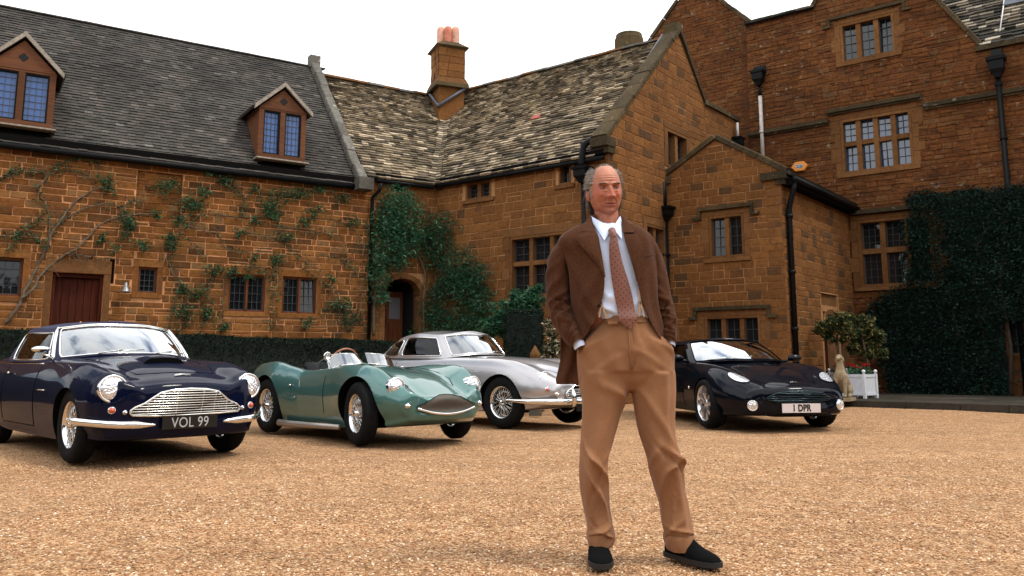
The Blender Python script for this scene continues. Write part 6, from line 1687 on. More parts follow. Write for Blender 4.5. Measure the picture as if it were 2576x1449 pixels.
# ---- climbing rose on the cottage
def on_wall(w, u, v, h): s, z = w.px(u, v); p = w(s, z, h); return p
rose = thing('climbing_rose', 'bare-branched climber with sparse leaf tufts trained over the cottage wall', 'climber', tuple(L(-1.2, 0, .1)), world_parts=True)
stems = [([(12, 815), (40, 779), (54, 753), (80, 695), (104, 651), (118, 623), (128, 589), (148, 563), (169, 530), (200, 500), (240, 478), (280, 476)], .034),
 ([(54, 753), (80, 729), (104, 691), (138, 659), (166, 641), (186, 631), (212, 607), (240, 575), (256, 563), (296, 548), (337, 542), (390, 540)], .028), ([(166, 641), (180, 640), (210, 643), (240, 649), (280, 649)], .014),
 ([(124, 600), (124, 557), (116, 519), (97, 486), (105, 460), (139, 433), (180, 430), (225, 441), (245, 452)], .017), ([(128, 589), (150, 560), (176, 545), (210, 527), (262, 512), (307, 520), (330, 505), (375, 505)], .017), ([(0, 452), (37, 433), (86, 430), (110, 436)], .016),
 ([(307, 520), (306, 545), (318, 570), (300, 620), (278, 640)], .008), ([(337, 542), (318, 560), (316, 600)], .007), ([(139, 433), (150, 415), (190, 398), (225, 400), (250, 415)], .009), ([(20, 640), (40, 600), (70, 570), (110, 545)], .008), ([(118, 623), (90, 600), (40, 590), (0, 596)], .008),
 ([(424, 835), (432, 780), (450, 711), (431, 688), (424, 647), (428, 610), (455, 594), (487, 625), (517, 658)], .013), ([(432, 640), (445, 590), (469, 572), (517, 580), (548, 592), (570, 625), (600, 636), (656, 632), (694, 640), (720, 650)], .012),
 ([(470, 574), (490, 550), (525, 538), (600, 546), (656, 546), (690, 540)], .010), ([(581, 583), (637, 587), (694, 602), (731, 625), (760, 650), (790, 680)], .010), ([(675, 565), (750, 576), (806, 583), (844, 602), (874, 643), (885, 680)], .011), ([(769, 550), (825, 550), (881, 572), (911, 617), (905, 650)], .011),
 ([(930, 842), (892, 793), (862, 770), (825, 767), (808, 785)], .016), ([(877, 835), (855, 797), (835, 740), (800, 700), (760, 675)], .012), ([(877, 835), (900, 780), (905, 720), (890, 680), (860, 655), (800, 640)], .010), ([(574, 475), (544, 437), (530, 425)], .008), ([(600, 546), (615, 505), (590, 470), (574, 450)], .008), ([(640, 500), (680, 520), (700, 560), (705, 600)], .008),
 ([(562, 830), (560, 790), (566, 700), (590, 678), (650, 675), (680, 700)], .009), ([(694, 640), (690, 700), (684, 760), (680, 830)], .007), ([(770, 495), (805, 470), (840, 490), (870, 520)], .008), ([(450, 711), (470, 740), (468, 800), (455, 835)], .009), ([(536, 681), (520, 740), (515, 790), (505, 835)], .009)]
rs = random.Random(5)
for k, (pts, r) in enumerate(stems):
    P = [on_wall(L, u, v, .06 + .05 * math.sin(i * 1.3 + k)) for i, (u, v) in enumerate(pts)]
    Q = crom(np.array([tuple(p) for p in P]), 5); Q[1:-1] += NR.normal(0, .008, Q[1:-1].shape)
    mb = MB(); mb.tube([tuple(q) for q in Q], list(np.linspace(r, r * .45, len(Q))), 7); mb.build('stem', M['stem'], rose)
# thin twigs off the stems
mb = MB()
for k in range(340):
    pts, r = stems[rs.randrange(len(stems))]; i = rs.randrange(len(pts) - 1); t = rs.random(); u = pts[i][0] + (pts[i + 1][0] - pts[i][0]) * t; v = pts[i][1] + (pts[i + 1][1] - pts[i][1]) * t
    a = rs.uniform(0, 2 * PI); l_ = rs.uniform(15, 55); bend = rs.uniform(-.8, .8)
    q = []
    for j in range(5):
        q.append(on_wall(L, u, v, .05 + .012 * j)); u += math.cos(a) * l_ / 4; v += math.sin(a) * l_ / 4; a += bend / 3
        if L.px(u, v)[1] > 5.0: break
    if len(q) > 2: mb.tube(q, list(np.linspace(.006, .002, len(q))), 4)
mb.build('twigs', M['stem'], rose)['kind'] = 'stuff'
tufts = [(u_, v_, r_ * .85) for u_, v_, r_ in [(259, 456, 20), (274, 474, 18), (409, 474, 26), (431, 467, 18), (510, 486, 22), (469, 512, 32), (490, 520, 24), (450, 557, 20), (427, 617, 20), (425, 600, 14), (360, 617, 20), (536, 681, 24), (581, 681, 16), (701, 493, 32), (750, 490, 26), (675, 523, 26), (686, 542, 20), (787, 531, 24), (694, 655, 20), (637, 647, 13), (855, 767, 28), (874, 805, 20), (457, 786, 28), (525, 786, 24), (499, 737, 20), (457, 730, 16), (769, 812, 18), (326, 565, 13), (255, 602, 16), (525, 433, 20), (562, 823, 14), (806, 474, 20), (720, 600, 16), (760, 560, 18), (640, 480, 18), (560, 455, 16), (890, 560, 20), (860, 500, 16), (600, 590, 12), (620, 700, 10), (830, 700, 14), (390, 540, 14), (640, 560, 14)]]
CC = []
for (u, v, r) in tufts:
    n = int(r * 8.5)
    for k in range(n):
        gx_, gy_ = rs.gauss(0, r * .62), rs.gauss(0, r * .42); w_ = .5 * math.sin(gx_ * .25 + u); CC.append(tuple(on_wall(L, u + gx_, v + gy_ + w_ * 12, rs.uniform(.04, .18))))
for k in range(3600):
    pts, r = stems[rs.randrange(3, len(stems))]; i = rs.randrange(len(pts) - 1); t = rs.random(); u = pts[i][0] + (pts[i + 1][0] - pts[i][0]) * t + rs.gauss(0, 9); v = pts[i][1] + (pts[i + 1][1] - pts[i][1]) * t + rs.gauss(0, 7); CC.append(tuple(on_wall(L, u, v, rs.uniform(.04, .14))))
CC = np.array(CC); CC = CC[CC[:, 2] < 5.0]
leaves('foliage', CC, .054, M['roseleaf'], rose, kind='stuff')

# ---- wisteria in the corner of the two ranges
wis = thing('wisteria', 'dense green wisteria hanging around the arched doorway in the corner', 'climber', tuple(L(SL1 + .2, 0, .3)), world_parts=True)
blobs = [(L, 990, 505, 42), (L, 1008, 548, 60), (L, 965, 560, 40), (L, 968, 606, 48), (L, 1015, 615, 46), (L, 945, 660, 30), (L, 946, 700, 32), (L, 947, 745, 24), (L, 990, 660, 26), (L, 1050, 600, 30), (B, 1122, 569, 38), (B, 1108, 612, 40), (B, 1100, 655, 34), (B, 1165, 669, 48), (B, 1205, 700, 40), (B, 1188, 736, 44), (B, 1150, 710, 36), (B, 1100, 779, 40), (B, 1112, 822, 44), (B, 1225, 762, 36), (B, 1175, 808, 46), (B, 1070, 830, 26), (B, 1120, 730, 26), (B, 1215, 820, 44)]
CC = []; 
for (w, u, v, r) in blobs:
    for k in range(int(r * r * .42)):
        a = rs.uniform(0, 2 * PI); q = r * rs.random() ** .5 * rs.choice((.7, 1, 1.2)); h = .06 + .42 * rs.random() * (1 - (q / (r * 1.25)) ** 2); CC.append(tuple(on_wall(w, u + q * math.cos(a), v + q * math.sin(a), max(.05, h))))
CC = np.array(CC); leaves('foliage', CC, .085, M['creeper'], wis, asp=.28, droop=.7, kind='stuff')
for (w, pts, r) in ((L, [(935, 845), (938, 760), (950, 690), (975, 640), (1010, 610)], .035), (L, [(1062, 845), (1060, 760), (1064, 690), (1045, 640), (1010, 600)], .03), (B, [(1098, 850), (1100, 760), (1130, 700), (1180, 660)], .035), (B, [(1100, 760), (1105, 680), (1120, 590), (1125, 540)], .02), (B, [(1180, 660), (1230, 690), (1262, 655), (1290, 640)], .012)):
    Q = crom(np.array([tuple(on_wall(w, u, v, .10)) for u, v in pts]), 6); mb = MB(); mb.tube([tuple(q) for q in Q], list(np.linspace(r, r * .5, len(Q))), 7); mb.build('stem', M['stem'], wis)
mb = MB()
for k in range(130):
    w, u, v, r = blobs[rs.randrange(len(blobs))]; a = rs.uniform(0, 2 * PI); q = r * rs.uniform(.7, 1.0); u += q * math.cos(a); v += q * math.sin(a) * .8; P_ = [on_wall(w, u, v, .2)]
    du = rs.uniform(-10, 14); P_.append(on_wall(w, u + du * .5, v + 4, .28)); P_.append(on_wall(w, u + du, v + rs.uniform(12, 26), .28)); mb.tube(P_, [.004, .003, .002], 4)
mb.build('twigs', M['roseleaf'], wis)['kind'] = 'stuff'

# ---- clipped yew block with loose shrub above, variegated bush
def at_px(u, v, Y): r = ray(u, v); return Vector(tuple(r * (Y / r[1]) + np.array([0, 0, CAM_H])))
yb = at_px(1318, 900, 15.2); yew = thing('yew_block', 'dark clipped square evergreen beside the long mullioned window', 'shrub', (yb.x, yb.y, 0))
zt = at_px(1318, 784, 15.2).z
mb = MB(); mb.box((0, .3, zt / 2 - .03), (.62, .62, zt - .06)); mb.build('foliage_core', M['core'], yew)
n = 9000; P = NR.uniform(-1, 1, (n, 3)); ax = NR.randint(0, 3, n); 
for k in range(3): P[ax == k, k] = np.sign(P[ax == k, k]) * NR.normal(1, .035, (ax == k).sum())
C = P * [.34, .34, zt / 2] + [0, .3, zt / 2]; C = C[C[:, 2] > 0]; leaves('foliage', C, .04, M['hedge'], yew, kind='stuff')
q = at_px(1290, 800, 16.0); sh = thing('loose_shrub', 'loose feathery green shrub spreading above the clipped evergreen under the window', 'shrub', (q.x, q.y, 0)); 
cs = []
for (u, v, r) in ((1262, 790, 34), (1300, 765, 36), (1340, 752, 30), (1330, 785, 36), (1250, 830, 36), (1290, 820, 44), (1350, 730, 16), (1225, 812, 26)):
    p = at_px(u, v, 16.0) - q; p.z = at_px(u, v, 16.0).z; R_ = r * 16 / 2100; cs.append(((p.x, p.y, p.z), (R_, R_ * .8, R_), r / 30))
leaves('foliage', clumps(cs, 1500, .4), .075, M['creeper'], sh, asp=.3, kind='stuff')
mb = MB()
for k in range(7): a = k * .9; mb.tube([(0, 0, 0), (.2 * math.cos(a), .2 * math.sin(a), .6), (.4 * math.cos(a), .3 * math.sin(a), 1.3)], [.03, .02, .01], 6)
mb.build('stem', M['trunk'], sh)
q = at_px(1392, 850, 14.6); vb = thing('variegated_bush', 'cream and green variegated bush half hidden behind the man\'s sleeve', 'shrub', (q.x, q.y, 0)); cs = []
for (u, v, r) in ((1380, 812, 14), (1385, 838, 18), (1392, 865, 24), (1405, 885, 24), (1378, 880, 16), (1430, 890, 20), (1400, 905, 28)):
    p = at_px(u, v, 14.6); R_ = r * 14.6 / 2100; cs.append(((p.x - q.x, 0, p.z), (R_, R_, R_), r / 22))
cs.append(((0, 0, .45), (.3, .25, .45), 1.5)); leaves('foliage', clumps(cs, 380, .5), .06, M['paleleaf'], vb, asp=.5, kind='stuff')
mb = MB(); mb.tube([(0, 0, 0), (0.02, 0, .5), (-.03, 0, 1.2)], [.03, .022, .01], 6); mb.build('stem', M['trunk'], vb)
q = at_px(1346, 905, 14.0); fin = thing('stone_finial', 'small weathered stone finial on a post behind the silver coupe', 'finial', (q.x, q.y, 0)); zb_ = at_px(1346, 906, 14.0).z
mb = MB(); mb.box((0, 0, (zb_ - .04) / 2), (.20, .20, zb_ - .04)); mb.build('post', M['coping'], fin)
mb = MB(); mb.lathe([(.09, -.04), (.10, -.02), (.06, .02), (.085, .06), (.09, .10), (.06, .15), (.02, .22), (.001, .24)], 14, Matrix.Translation((0, 0, zb_)), cap=True); mb.build('cap', M['dress'], fin)

# ---- big dark wall shrub on the manor
ivy = thing('wall_shrub', 'huge dark evergreen shrub smothering the right side of the manor wall', 'climber', tuple(MW(3.5, 0, .3)), world_parts=True)
poly = [MW.px(u, v) for u, v in ((2272, 500), (2300, 482), (2345, 478), (2380, 486), (2430, 470), (2500, 476), (2580, 462), (2700, 455))] + [(7.0, 4.6), (7.0, 0), (2.0, 0)] + [MW.px(u, v) for u, v in ((2235, 985), (2225, 930), (2200, 850), (2180, 800), (2192, 765), (2232, 735), (2270, 715), (2288, 640), (2270, 580), (2285, 530))]
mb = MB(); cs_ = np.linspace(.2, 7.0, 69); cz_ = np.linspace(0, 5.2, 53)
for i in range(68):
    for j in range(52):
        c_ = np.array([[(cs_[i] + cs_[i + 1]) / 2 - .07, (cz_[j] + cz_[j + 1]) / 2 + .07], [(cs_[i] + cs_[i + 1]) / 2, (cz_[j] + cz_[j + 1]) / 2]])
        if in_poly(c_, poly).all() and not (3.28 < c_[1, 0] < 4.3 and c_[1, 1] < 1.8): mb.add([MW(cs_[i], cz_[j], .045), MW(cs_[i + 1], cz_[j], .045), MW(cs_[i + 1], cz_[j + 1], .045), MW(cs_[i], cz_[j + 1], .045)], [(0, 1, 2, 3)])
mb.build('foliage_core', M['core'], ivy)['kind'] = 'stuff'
hole_s = (3.28, 4.3, .95, 1.75)
n = 70000; P = np.stack([NR.uniform(.3, 7.1, n), NR.uniform(0, 5.3, n)], 1); nz_ = np.sin(P[:, 0] * 5.3 + P[:, 1] * 2) * .05 + np.sin(P[:, 1] * 7 + P[:, 0] * 3) * .05
Q = P + np.stack([nz_, nz_[::-1]], 1) * .8; k_ = in_poly(Q, poly) & ~((P[:, 0] > hole_s[0]) & (P[:, 0] < hole_s[1]) & (P[:, 1] < 1.75) & (NR.rand(n) < .93)); P = P[k_]; n = len(P)
h = .12 + .22 * (np.sin(P[:, 0] * 2.2 + 1) * .5 + .5) * (np.sin(P[:, 1] * 1.9 + P[:, 0]) * .5 + .5) + .16 * (np.sin(P[:, 0] * 6.1) * np.sin(P[:, 1] * 6.7 + 2 * np.sin(P[:, 0] * 2)) * .5 + .5) + NR.uniform(-.05, .05, n)
h = np.maximum(h * np.clip((5.2 - P[:, 1]) * 1.2, .4, 1), np.where(P[:, 1] < 4.85, .19 + NR.uniform(0, .06, n), .07))
C = np.column_stack([MW.P[0] + MW.t[0] * P[:, 0] + MW.n[0] * h, MW.P[1] + MW.t[1] * P[:, 0] + MW.n[1] * h, P[:, 1]])
leaves('foliage', C, .062, M['ivy'], ivy, asp=.55, kind='stuff')
for k in range(9):
    s0 = 2.3 + k * .5; mb = MB(); mb.tube([tuple(MW(s0, 0, .15)), tuple(MW(s0 + .1, 1.2, .12)), tuple(MW(s0 - .1 + .05 * k, 2.6, .1)), tuple(MW(s0 + .2, 4.1, .08))], [.05, .04, .03, .015], 6); mb.build('stem', M['trunk'], ivy)

# ---- yellow-leaved shrub by the porch door
q = at_px(2120, 900, 18.2); ys_ = thing('golden_shrub', 'round-topped golden green shrub on stems by the porch door', 'shrub', (q.x, q.y, .1)); cs = []
for (u, v, r) in ((2068, 822, 22), (2090, 812, 28), (2120, 815, 30), (2150, 812, 28), (2180, 818, 30), (2205, 838, 26), (2170, 845, 28), (2130, 845, 24), (2090, 845, 22), (2210, 860, 14), (2190, 865, 16), (2150, 872, 20), (2185, 890, 20), (2215, 885, 18)):
    p = at_px(u, v, 18.2); R_ = r * 18.2 / 2100; cs.append(((p.x - q.x, NR.uniform(-.1, .1), p.z - .1), (R_, R_ * .9, R_), r / 24))
leaves('foliage', clumps(cs, 900, .42), .062, M['yellowleaf'], ys_, asp=.6, kind='stuff')
for dx in (-.12, .0, .55): mb = MB(); mb.tube([(dx, 0, 0), (dx + .02, 0, .5), (dx * .8, 0, 1.35)], [.035, .03, .02], 7); mb.build('stem', M['trunk'], ys_)

# ---- white planters with red geraniums
M['white'] = simple('white_paint', (.62, .63, .66), .5, var=.08, scale=10)
M['red'] = leaf_mat('geranium_petal', [(0, (.25, .008, .006)), (1, (.55, .02, .015))])
def planter():
    t = thing('planter', 'x', 'planter'); W_, H_ = .46, .50
    for i, (x, y) in enumerate(((-1, -1), (1, -1), (1, 1), (-1, 1))):
        mb = MB(); mb.box((x * W_ / 2, y * W_ / 2, H_ / 2), (.055, .055, H_)); mb.lathe([(.018, H_), (.020, H_ + .012), (.033, H_ + .03), (.038, H_ + .05), (.030, H_ + .075), (.001, H_ + .088)], 14, Matrix.Translation((x * W_ / 2, y * W_ / 2, 0))); mb.build('corner_post', M['white'], t)
    for k in range(4):
        R = Matrix.Rotation(k * PI / 2, 3, 'Z'); mb = MB()
        for (z, hh, d) in ((.09, .06, .022), (H_ - .04, .06, .022)): mb.box(R @ Vector((0, -W_ / 2, z)), (W_ - .05, d, hh), R=R)
        mb.build('rail', M['white'], t)
        n = 7; w = (W_ - .06) / n
        for j in range(n):
            mb = MB(); mb.box(R @ Vector((-W_ / 2 + .03 + w * (j + .5), -W_ / 2 + .006, H_ / 2 + .02)), (w - .004, .012, H_ - .14), R=R); mb.build('slat', M['white'], t)
    mb = MB(); mb.box((0, 0, H_ / 2), (W_ - .05, W_ - .05, H_ - .1)); mb.build('soil', M['core'], t)
    return t
pl1 = planter(); q = ground(2174, 1002, .12); pl1.location = (q.x, q.y + .18, .12); pl1.rotation_euler = (0, 0, math.radians(-52)); tag(pl1, 'white slatted box planter with ball finials right of the dog statue', 'planter', 'white box planters on the terrace')
pl2 = copy_tree(pl1); q2 = ground(2128, 990, .12); pl2.location = (q2.x, q2.y + .1, .12); tag(pl2, 'white slatted box planter mostly hidden behind the dog statue', 'planter')
for t_, n_, sd, lab in ((pl1, 5, 1, 'red geraniums growing in the white planter right of the dog statue'), (pl2, 4, 2, 'red geraniums growing in the planter behind the dog statue')):
    gm = thing('geranium', lab, 'flowers', tuple(Vector(t_.location) + Vector((0, 0, .46))), group='red geraniums in the white planters')
    leaves('foliage', shell_pts(900, (0, 0, .06), (.24, .24, .14), .2), .045, M['creeper'], gm, asp=.9, kind='stuff')
    for k in range(n_ * 2):
        c = (NR.uniform(-.22, .22), NR.uniform(-.2, .2), NR.uniform(.12, .26)); leaves('flower_head', shell_pts(46, c, (.038, .038, .03), .3), .022, M['red'], gm, asp=.9)
        mb = MB(); mb.tube([(c[0] * .6, c[1] * .6, 0), c], [.003, .003], 4); mb.build('stalk', M['roseleaf'], gm)

# ---- seated stone hound
q = ground(2131, 1009, .12); dog = thing('dog_statue', 'weathered stone statue of a seated hound between the black car and white planter', 'statue', (q.x, q.y + .2, .12), math.radians(236))
M['statue'] = stone_mat('carved_stone', [(0, (.24, .185, .115)), (1, (.36, .285, .185))], .7, grime=(.06, .05, .035), bump=.4)
mb = MB()        # faces +x; seated: chest up, haunches on the plinth
mb.tube([(-.16, 0, .20), (-.10, 0, .30), (.02, 0, .44), (.08, 0, .56), (.09, 0, .66)], [.125, .145, .125, .10, .075], 16)
mb.tube([(.09, 0, .60), (.10, 0, .70), (.11, 0, .78)], [.085, .068, .062], 14)
ell(mb, (.13, 0, .83), (.078, .066, .062)); mb.tube([(.14, 0, .825), (.22, 0, .815), (.275, 0, .805)], [.052, .040, .030], 12)
ell(mb, (.10, 0, .50), (.10, .105, .13))
for sg in (-1, 1):
    mb.tube([(.10, .075 * sg, .50), (.13, .085 * sg, .34), (.13, .082 * sg, .20), (.14, .08 * sg, .09)], [.055, .042, .034, .032], 10); ell(mb, (.165, .08 * sg, .09), (.055, .036, .026))
    ell(mb, (-.11, .11 * sg, .20), (.125, .065, .115)); mb.tube([(-.08, .125 * sg, .12), (.02, .13 * sg, .09), (.09, .13 * sg, .085)], [.045, .036, .034], 10)
    ell(mb, (.105, .070 * sg, .80), (.026, .016, .05), Matrix.Rotation(.25 * sg, 3, 'X'))
mb.tube([(-.22, 0, .13), (-.28, .06, .09), (-.24, .14, .08)], [.035, .025, .015], 10)
o = mb.build('hound', M['statue'], dog); remesh(o, .011, 3)
mb = MB(); mb.box((.0, 0, .03), (.62, .36, .06)); mb.build('plinth', M['statue'], dog)

# ---- trees and lawn behind the photographer (they darken what the cars and panes reflect)
mb = MB(); mb.add([(-70, -70, .006), (70, -70, .006), (70, -9, .006), (-70, -9, .006)], [(0, 1, 2, 3)]); tag(mb.build('lawn', simple('lawn_grass', (.03, .06, .018), .95, var=.3, scale=2)), kind='structure')
n = 15000; a = NR.uniform(math.radians(150), math.radians(385), n); rr_ = NR.uniform(26, 33, n)
hh = 8.5 + 2.0 * np.sin(a * 7) + 1.2 * np.sin(a * 17 + 1); C = np.column_stack([rr_ * np.cos(a), rr_ * np.sin(a), NR.uniform(0.2, 1, n) * hh])
tb = leaves('tree_belt', C, 1.5, M['ivy'], None, asp=.9); tag(tb, 'belt of dark trees round the far side of the yard behind the photographer', 'trees', kind='stuff')
# ================================================================ the man
YM = 4.02
def mp(u, v, Y=YM):
    r = ray(u, v); return Vector(tuple(r * (Y / r[1]) + np.array([0, 0, CAM_H])))
def c5(x, y, Y=YM): return mp((1680 + x / 2.07) * .805, (480 + y / 2.07) * .805, Y)
def c6(x, y, Y=YM): return mp((1680 + x / 2.07) * .805, (1100 + y / 2.07) * .805, Y)
man = thing('person', 'man in brown jacket, spotted tie and tan corduroys with hands in his pockets', 'person', (.60, YM, 0), world_parts=True)

def cloth(name, c, var=.12, scale=60, bump=.25, rib=None, rough=.9, sheen=.08, fleck=None):
    t = NT(name); P = t.pos(); n1 = t.noise(scale, 4, .6, vec=P); n2 = t.noise(5, 4, .6, vec=P)
    col = t.ramp(n1, [(.3, [x * (1 - var) for x in c]), (.7, [x * (1 + var) for x in c])])
    col = t.mix(1.0, col, t.ramp(n2, [(.3, .9), (.7, 1.1)]), 'MULTIPLY')
    if fleck: col = t.mix(t.ramp(t.noise(400, 2, .5, vec=P), [(.56, 0.), (.62, .6)]), col, fleck)
    t.color(col); t.rough(rough); t.b.inputs['Sheen Weight'].default_value = sheen; t.b.inputs['Sheen Roughness'].default_value = .4; t.b.inputs['Specular IOR Level'].default_value = .05
    h = n1
    if rib:
        w = t.n('ShaderNodeTexWave', wave_type='BANDS', bands_direction='X'); w.inputs['Scale'].default_value = rib; w.inputs['Distortion'].default_value = .6; w.inputs['Detail'].default_value = 1; t.l(P, w.inputs['Vector'])
        h = t.math('ADD', w.outputs['Fac'], t.math('MULTIPLY', n1, .4))
    t.bump(h, bump, .003); return t.m
M['jacket'] = cloth('brown_wool_jacket', (.066, .027, .0135), scale=190, bump=.6, fleck=(.15, .07, .04), var=.38)
M['lining'] = cloth('dark_lining', (.02, .010, .008))
M['cord'] = cloth('tan_corduroy', (.268, .130, .064), scale=120, rib=130, bump=.28, sheen=.12, var=.08)
M['shirt'] = cloth('pale_blue_shirt', (.64, .73, .92), var=.04, scale=300, bump=.1, sheen=.1)
M['suede'] = cloth('black_suede', (.005, .005, .0055), bump=.2, sheen=0)
M['sole'] = simple('shoe_sole', (.008, .008, .008), .6)
M['brace'] = simple('tan_braces', (.42, .25, .13), .7)

def ringloft(rings, n=40, k=5, wr=None, a0=0.0, a1=2 * PI, closed=True, pw=1.0):
    """rings: (centre, half width x, half depth y[, squareness]); returns grid (rows, n, 3)"""
    R = np.array([[*r[0], r[1], r[2], (r[3] if len(r) > 3 else 1.0)] for r in rings]); Q = crom(R, k); G = []
    ang = np.linspace(a0, a1, n, endpoint=not closed)
    for i, q in enumerate(Q):
        c, s = np.cos(ang), np.sin(ang); e = q[5]
        x = np.sign(c) * np.abs(c) ** e * q[3]; y = np.sign(s) * np.abs(s) ** e * q[4]
        G.append(np.column_stack([q[0] + x, q[1] + y, np.full(n, q[2])]))
    G = np.array(G)
    if wr is not None:
        for i in range(G.shape[0]):
            for j in range(n):
                d = G[i, j, :2] - Q[i, :2]; L_ = np.linalg.norm(d) + 1e-9; a = ang[j]
                G[i, j, :2] += d / L_ * wr(i / (G.shape[0] - 1), a, G[i, j])
    return G
FOLD = 1.0
def ridge(t, a, t0, a0, slope, w, amp, la=.6):
    """cloth fold: a ridge through (t0,a0) running along a with t = t0 + slope*(a-a0)"""
    da = (a - a0 + PI) % (2 * PI) - PI; d = t - t0 - slope * da; return FOLD * amp * math.exp(-(d / w) ** 2) * math.exp(-(da / la) ** 2)

# ---- legs. measured left and right edge of each trouser leg at a number of heights
def leg(edges, yc, dep, name_side):
    rings = []
    for (y, x0, x1), yy, dd in zip(edges, yc, dep):
        a, b = c6(x0, y, yy), c6(x1, y, yy); rings.append((((a.x + b.x) / 2, yy, (a.z + b.z) / 2), (b.x - a.x) / 2, dd, .88))
    return rings
FR = -PI / 2     # front of the figure faces -y
def wr_R(t, a, p):
    v = ridge(t, a, .50, FR, .12, .022, .016, .9) + ridge(t, a, .555, FR + .5, -.16, .018, -.014, .8) + ridge(t, a, .60, FR - .3, .16, .020, .013, .8) + ridge(t, a, .50, FR + .8, -.2, .02, .010, .5)
    v += ridge(t, a, .88, FR, -.05, .018, .013, .9) + ridge(t, a, .925, FR + .4, .08, .014, .014, .8) + ridge(t, a, .84, FR - .5, .10, .015, -.009, .7) + ridge(t, a, .12, FR + .5, .08, .03, .008, .8)
    v += .011 * math.exp(-(((a - FR + .25 + PI) % (2 * PI) - PI) / .18) ** 2) * (1 - t * .5) + .0035 * math.sin(a * 5 + t * 9) + ridge(t, a, .70, FR + .3, .30, .03, .008, .6)
    return v
def wr_L(t, a, p):
    v = ridge(t, a, .49, FR + .9, .10, .020, .018, .6) + ridge(t, a, .53, FR + .5, .16, .018, -.015, .7) + ridge(t, a, .57, FR, -.14, .022, .013, .8) + ridge(t, a, .45, FR - .6, -.10, .03, .008, .7)
    v += ridge(t, a, .90, FR + .1, .04, .016, .014, .9) + ridge(t, a, .935, FR + .6, .06, .012, -.016, .7) + ridge(t, a, .86, FR - .3, -.10, .02, .008, .7)
    v += .011 * math.exp(-(((a - FR - .35 + PI) % (2 * PI) - PI) / .18) ** 2) * (1 - t * .4) + .0035 * math.sin(a * 5 + t * 8 + 2) + ridge(t, a, .25, FR, .20, .04, .007, .8) + ridge(t, a, .72, FR - .1, -.35, .03, .009, .6)
    return v
eR = [(130, 262, 600), (230, 270, 600), (310, 284, 566), (420, 284, 528), (520, 281, 500), (620, 277, 468), (700, 274, 456), (780, 272, 455), (900, 280, 462), (1000, 296, 466), (1100, 314, 478), (1160, 320, 490), (1200, 324, 486)]
eL = [(130, 600, 884), (230, 604, 887), (310, 616, 886), (420, 636, 883), (520, 658, 887), (620, 692, 908), (700, 716, 930), (760, 724, 944), (880, 756, 952), (980, 786, 970), (1090, 798, 990), (1150, 812, 998), (1195, 824, 1002)]
ycR = [YM, YM, YM - .005, YM - .01, YM - .02, YM - .03, YM - .035, YM - .03, YM - .01, YM + .0, YM + .0, YM, YM]
dep = [.125, .118, .112, .104, .098, .092, .090, .088, .084, .082, .084, .088, .086]
FOLD = 2.0
GR = ringloft(leg(eR, ycR, dep, 'R'), 56, 9, wr_R); GL = ringloft(leg(eL, ycR, dep, 'L'), 56, 9, wr_L)
FOLD = 1.5
hip = []
for (y, x0, x1, d) in ((1062, 402, 712, .112), (1100, 380, 745, .122), (1180, 306, 800, .132), (1240, 262, 868, .136), (1310, 256, 876, .134), (1400, 262, 880, .134)):
    a, b = c5(x0, y), c5(x1, y); hip.append((((a.x + b.x) / 2, YM, (a.z + b.z) / 2), (b.x - a.x) / 2, d, .80))
for (y, x0, x1, d) in ((130, 262, 884, .128), (190, 269, 884, .112), (245, 285, 878, .085)):
    a, b = c6(x0, y), c6(x1, y); hip.append((((a.x + b.x) / 2, YM, (a.z + b.z) / 2), (b.x - a.x) / 2, d, .80))
def wr_H(t, a, p):
    da = (a - FR + PI) % (2 * PI) - PI
    v = -.016 * math.exp(-(da / .10) ** 2) * smooth01(t * 2.2 - .9)                          # crease between the legs
    v += .006 * math.exp(-((da - .16) / .05) ** 2) * (t < .6)                                  # fly
    for s_ in (-1, 1):
        v += .012 * math.exp(-((abs(da) - .95) / .20) ** 2) * smooth01(t * 3) * (1 - t * .4) * (1 if s_ > 0 else 0)   # hands bulging the pockets
    v += ridge(t, a, .55, FR + .5, .25, .03, .006, .5) + ridge(t, a, .60, FR - .5, -.25, .03, .006, .5) + ridge(t, a, .42, FR + .9, .3, .03, .007, .4) + ridge(t, a, .42, FR - .9, -.3, .03, .007, .4) + .0025 * math.sin(a * 13 + 3 * math.sin(t * 6))
    return v
GH = ringloft(hip, 72, 7, wr_H)
mb = MB(); 
for g in (GH, GR, GL):
    mb.grid(g, closed_v=True)
b0 = 0
mb.f.append(tuple(range(71, -1, -1))); mb.m.append(0); mb.sm.append(False)
tr = mb.build('trousers', M['cord'], man)
def sub_m(name, mb, mat, par=None, auto=None): q = mb.build(name, mat, None, auto); q.parent = par or man; q.matrix_parent_inverse = Matrix.Translation(-Vector(man['base'])) if (par is None) else Matrix(); return q
# remesh so that seat and legs are one surface
def vox(o, v, it): return remesh(o, v, it)
mb2 = MB()
for g in (GH, GR, GL):
    n_ = g.shape[1]; b = len(mb2.v); mb2.grid(g, closed_v=True); e = len(mb2.v) - n_; mb2.f += [tuple(b + k for k in range(n_ - 1, -1, -1)), tuple(e + k for k in range(n_))]; mb2.m += [0, 0]; mb2.sm += [True, True]
tr.data = mb2.build('tmp', M['cord']).data; bpy.data.objects.remove(bpy.data.objects['tmp']); fix_normals(tr.data); vox(tr, .0060, 7)
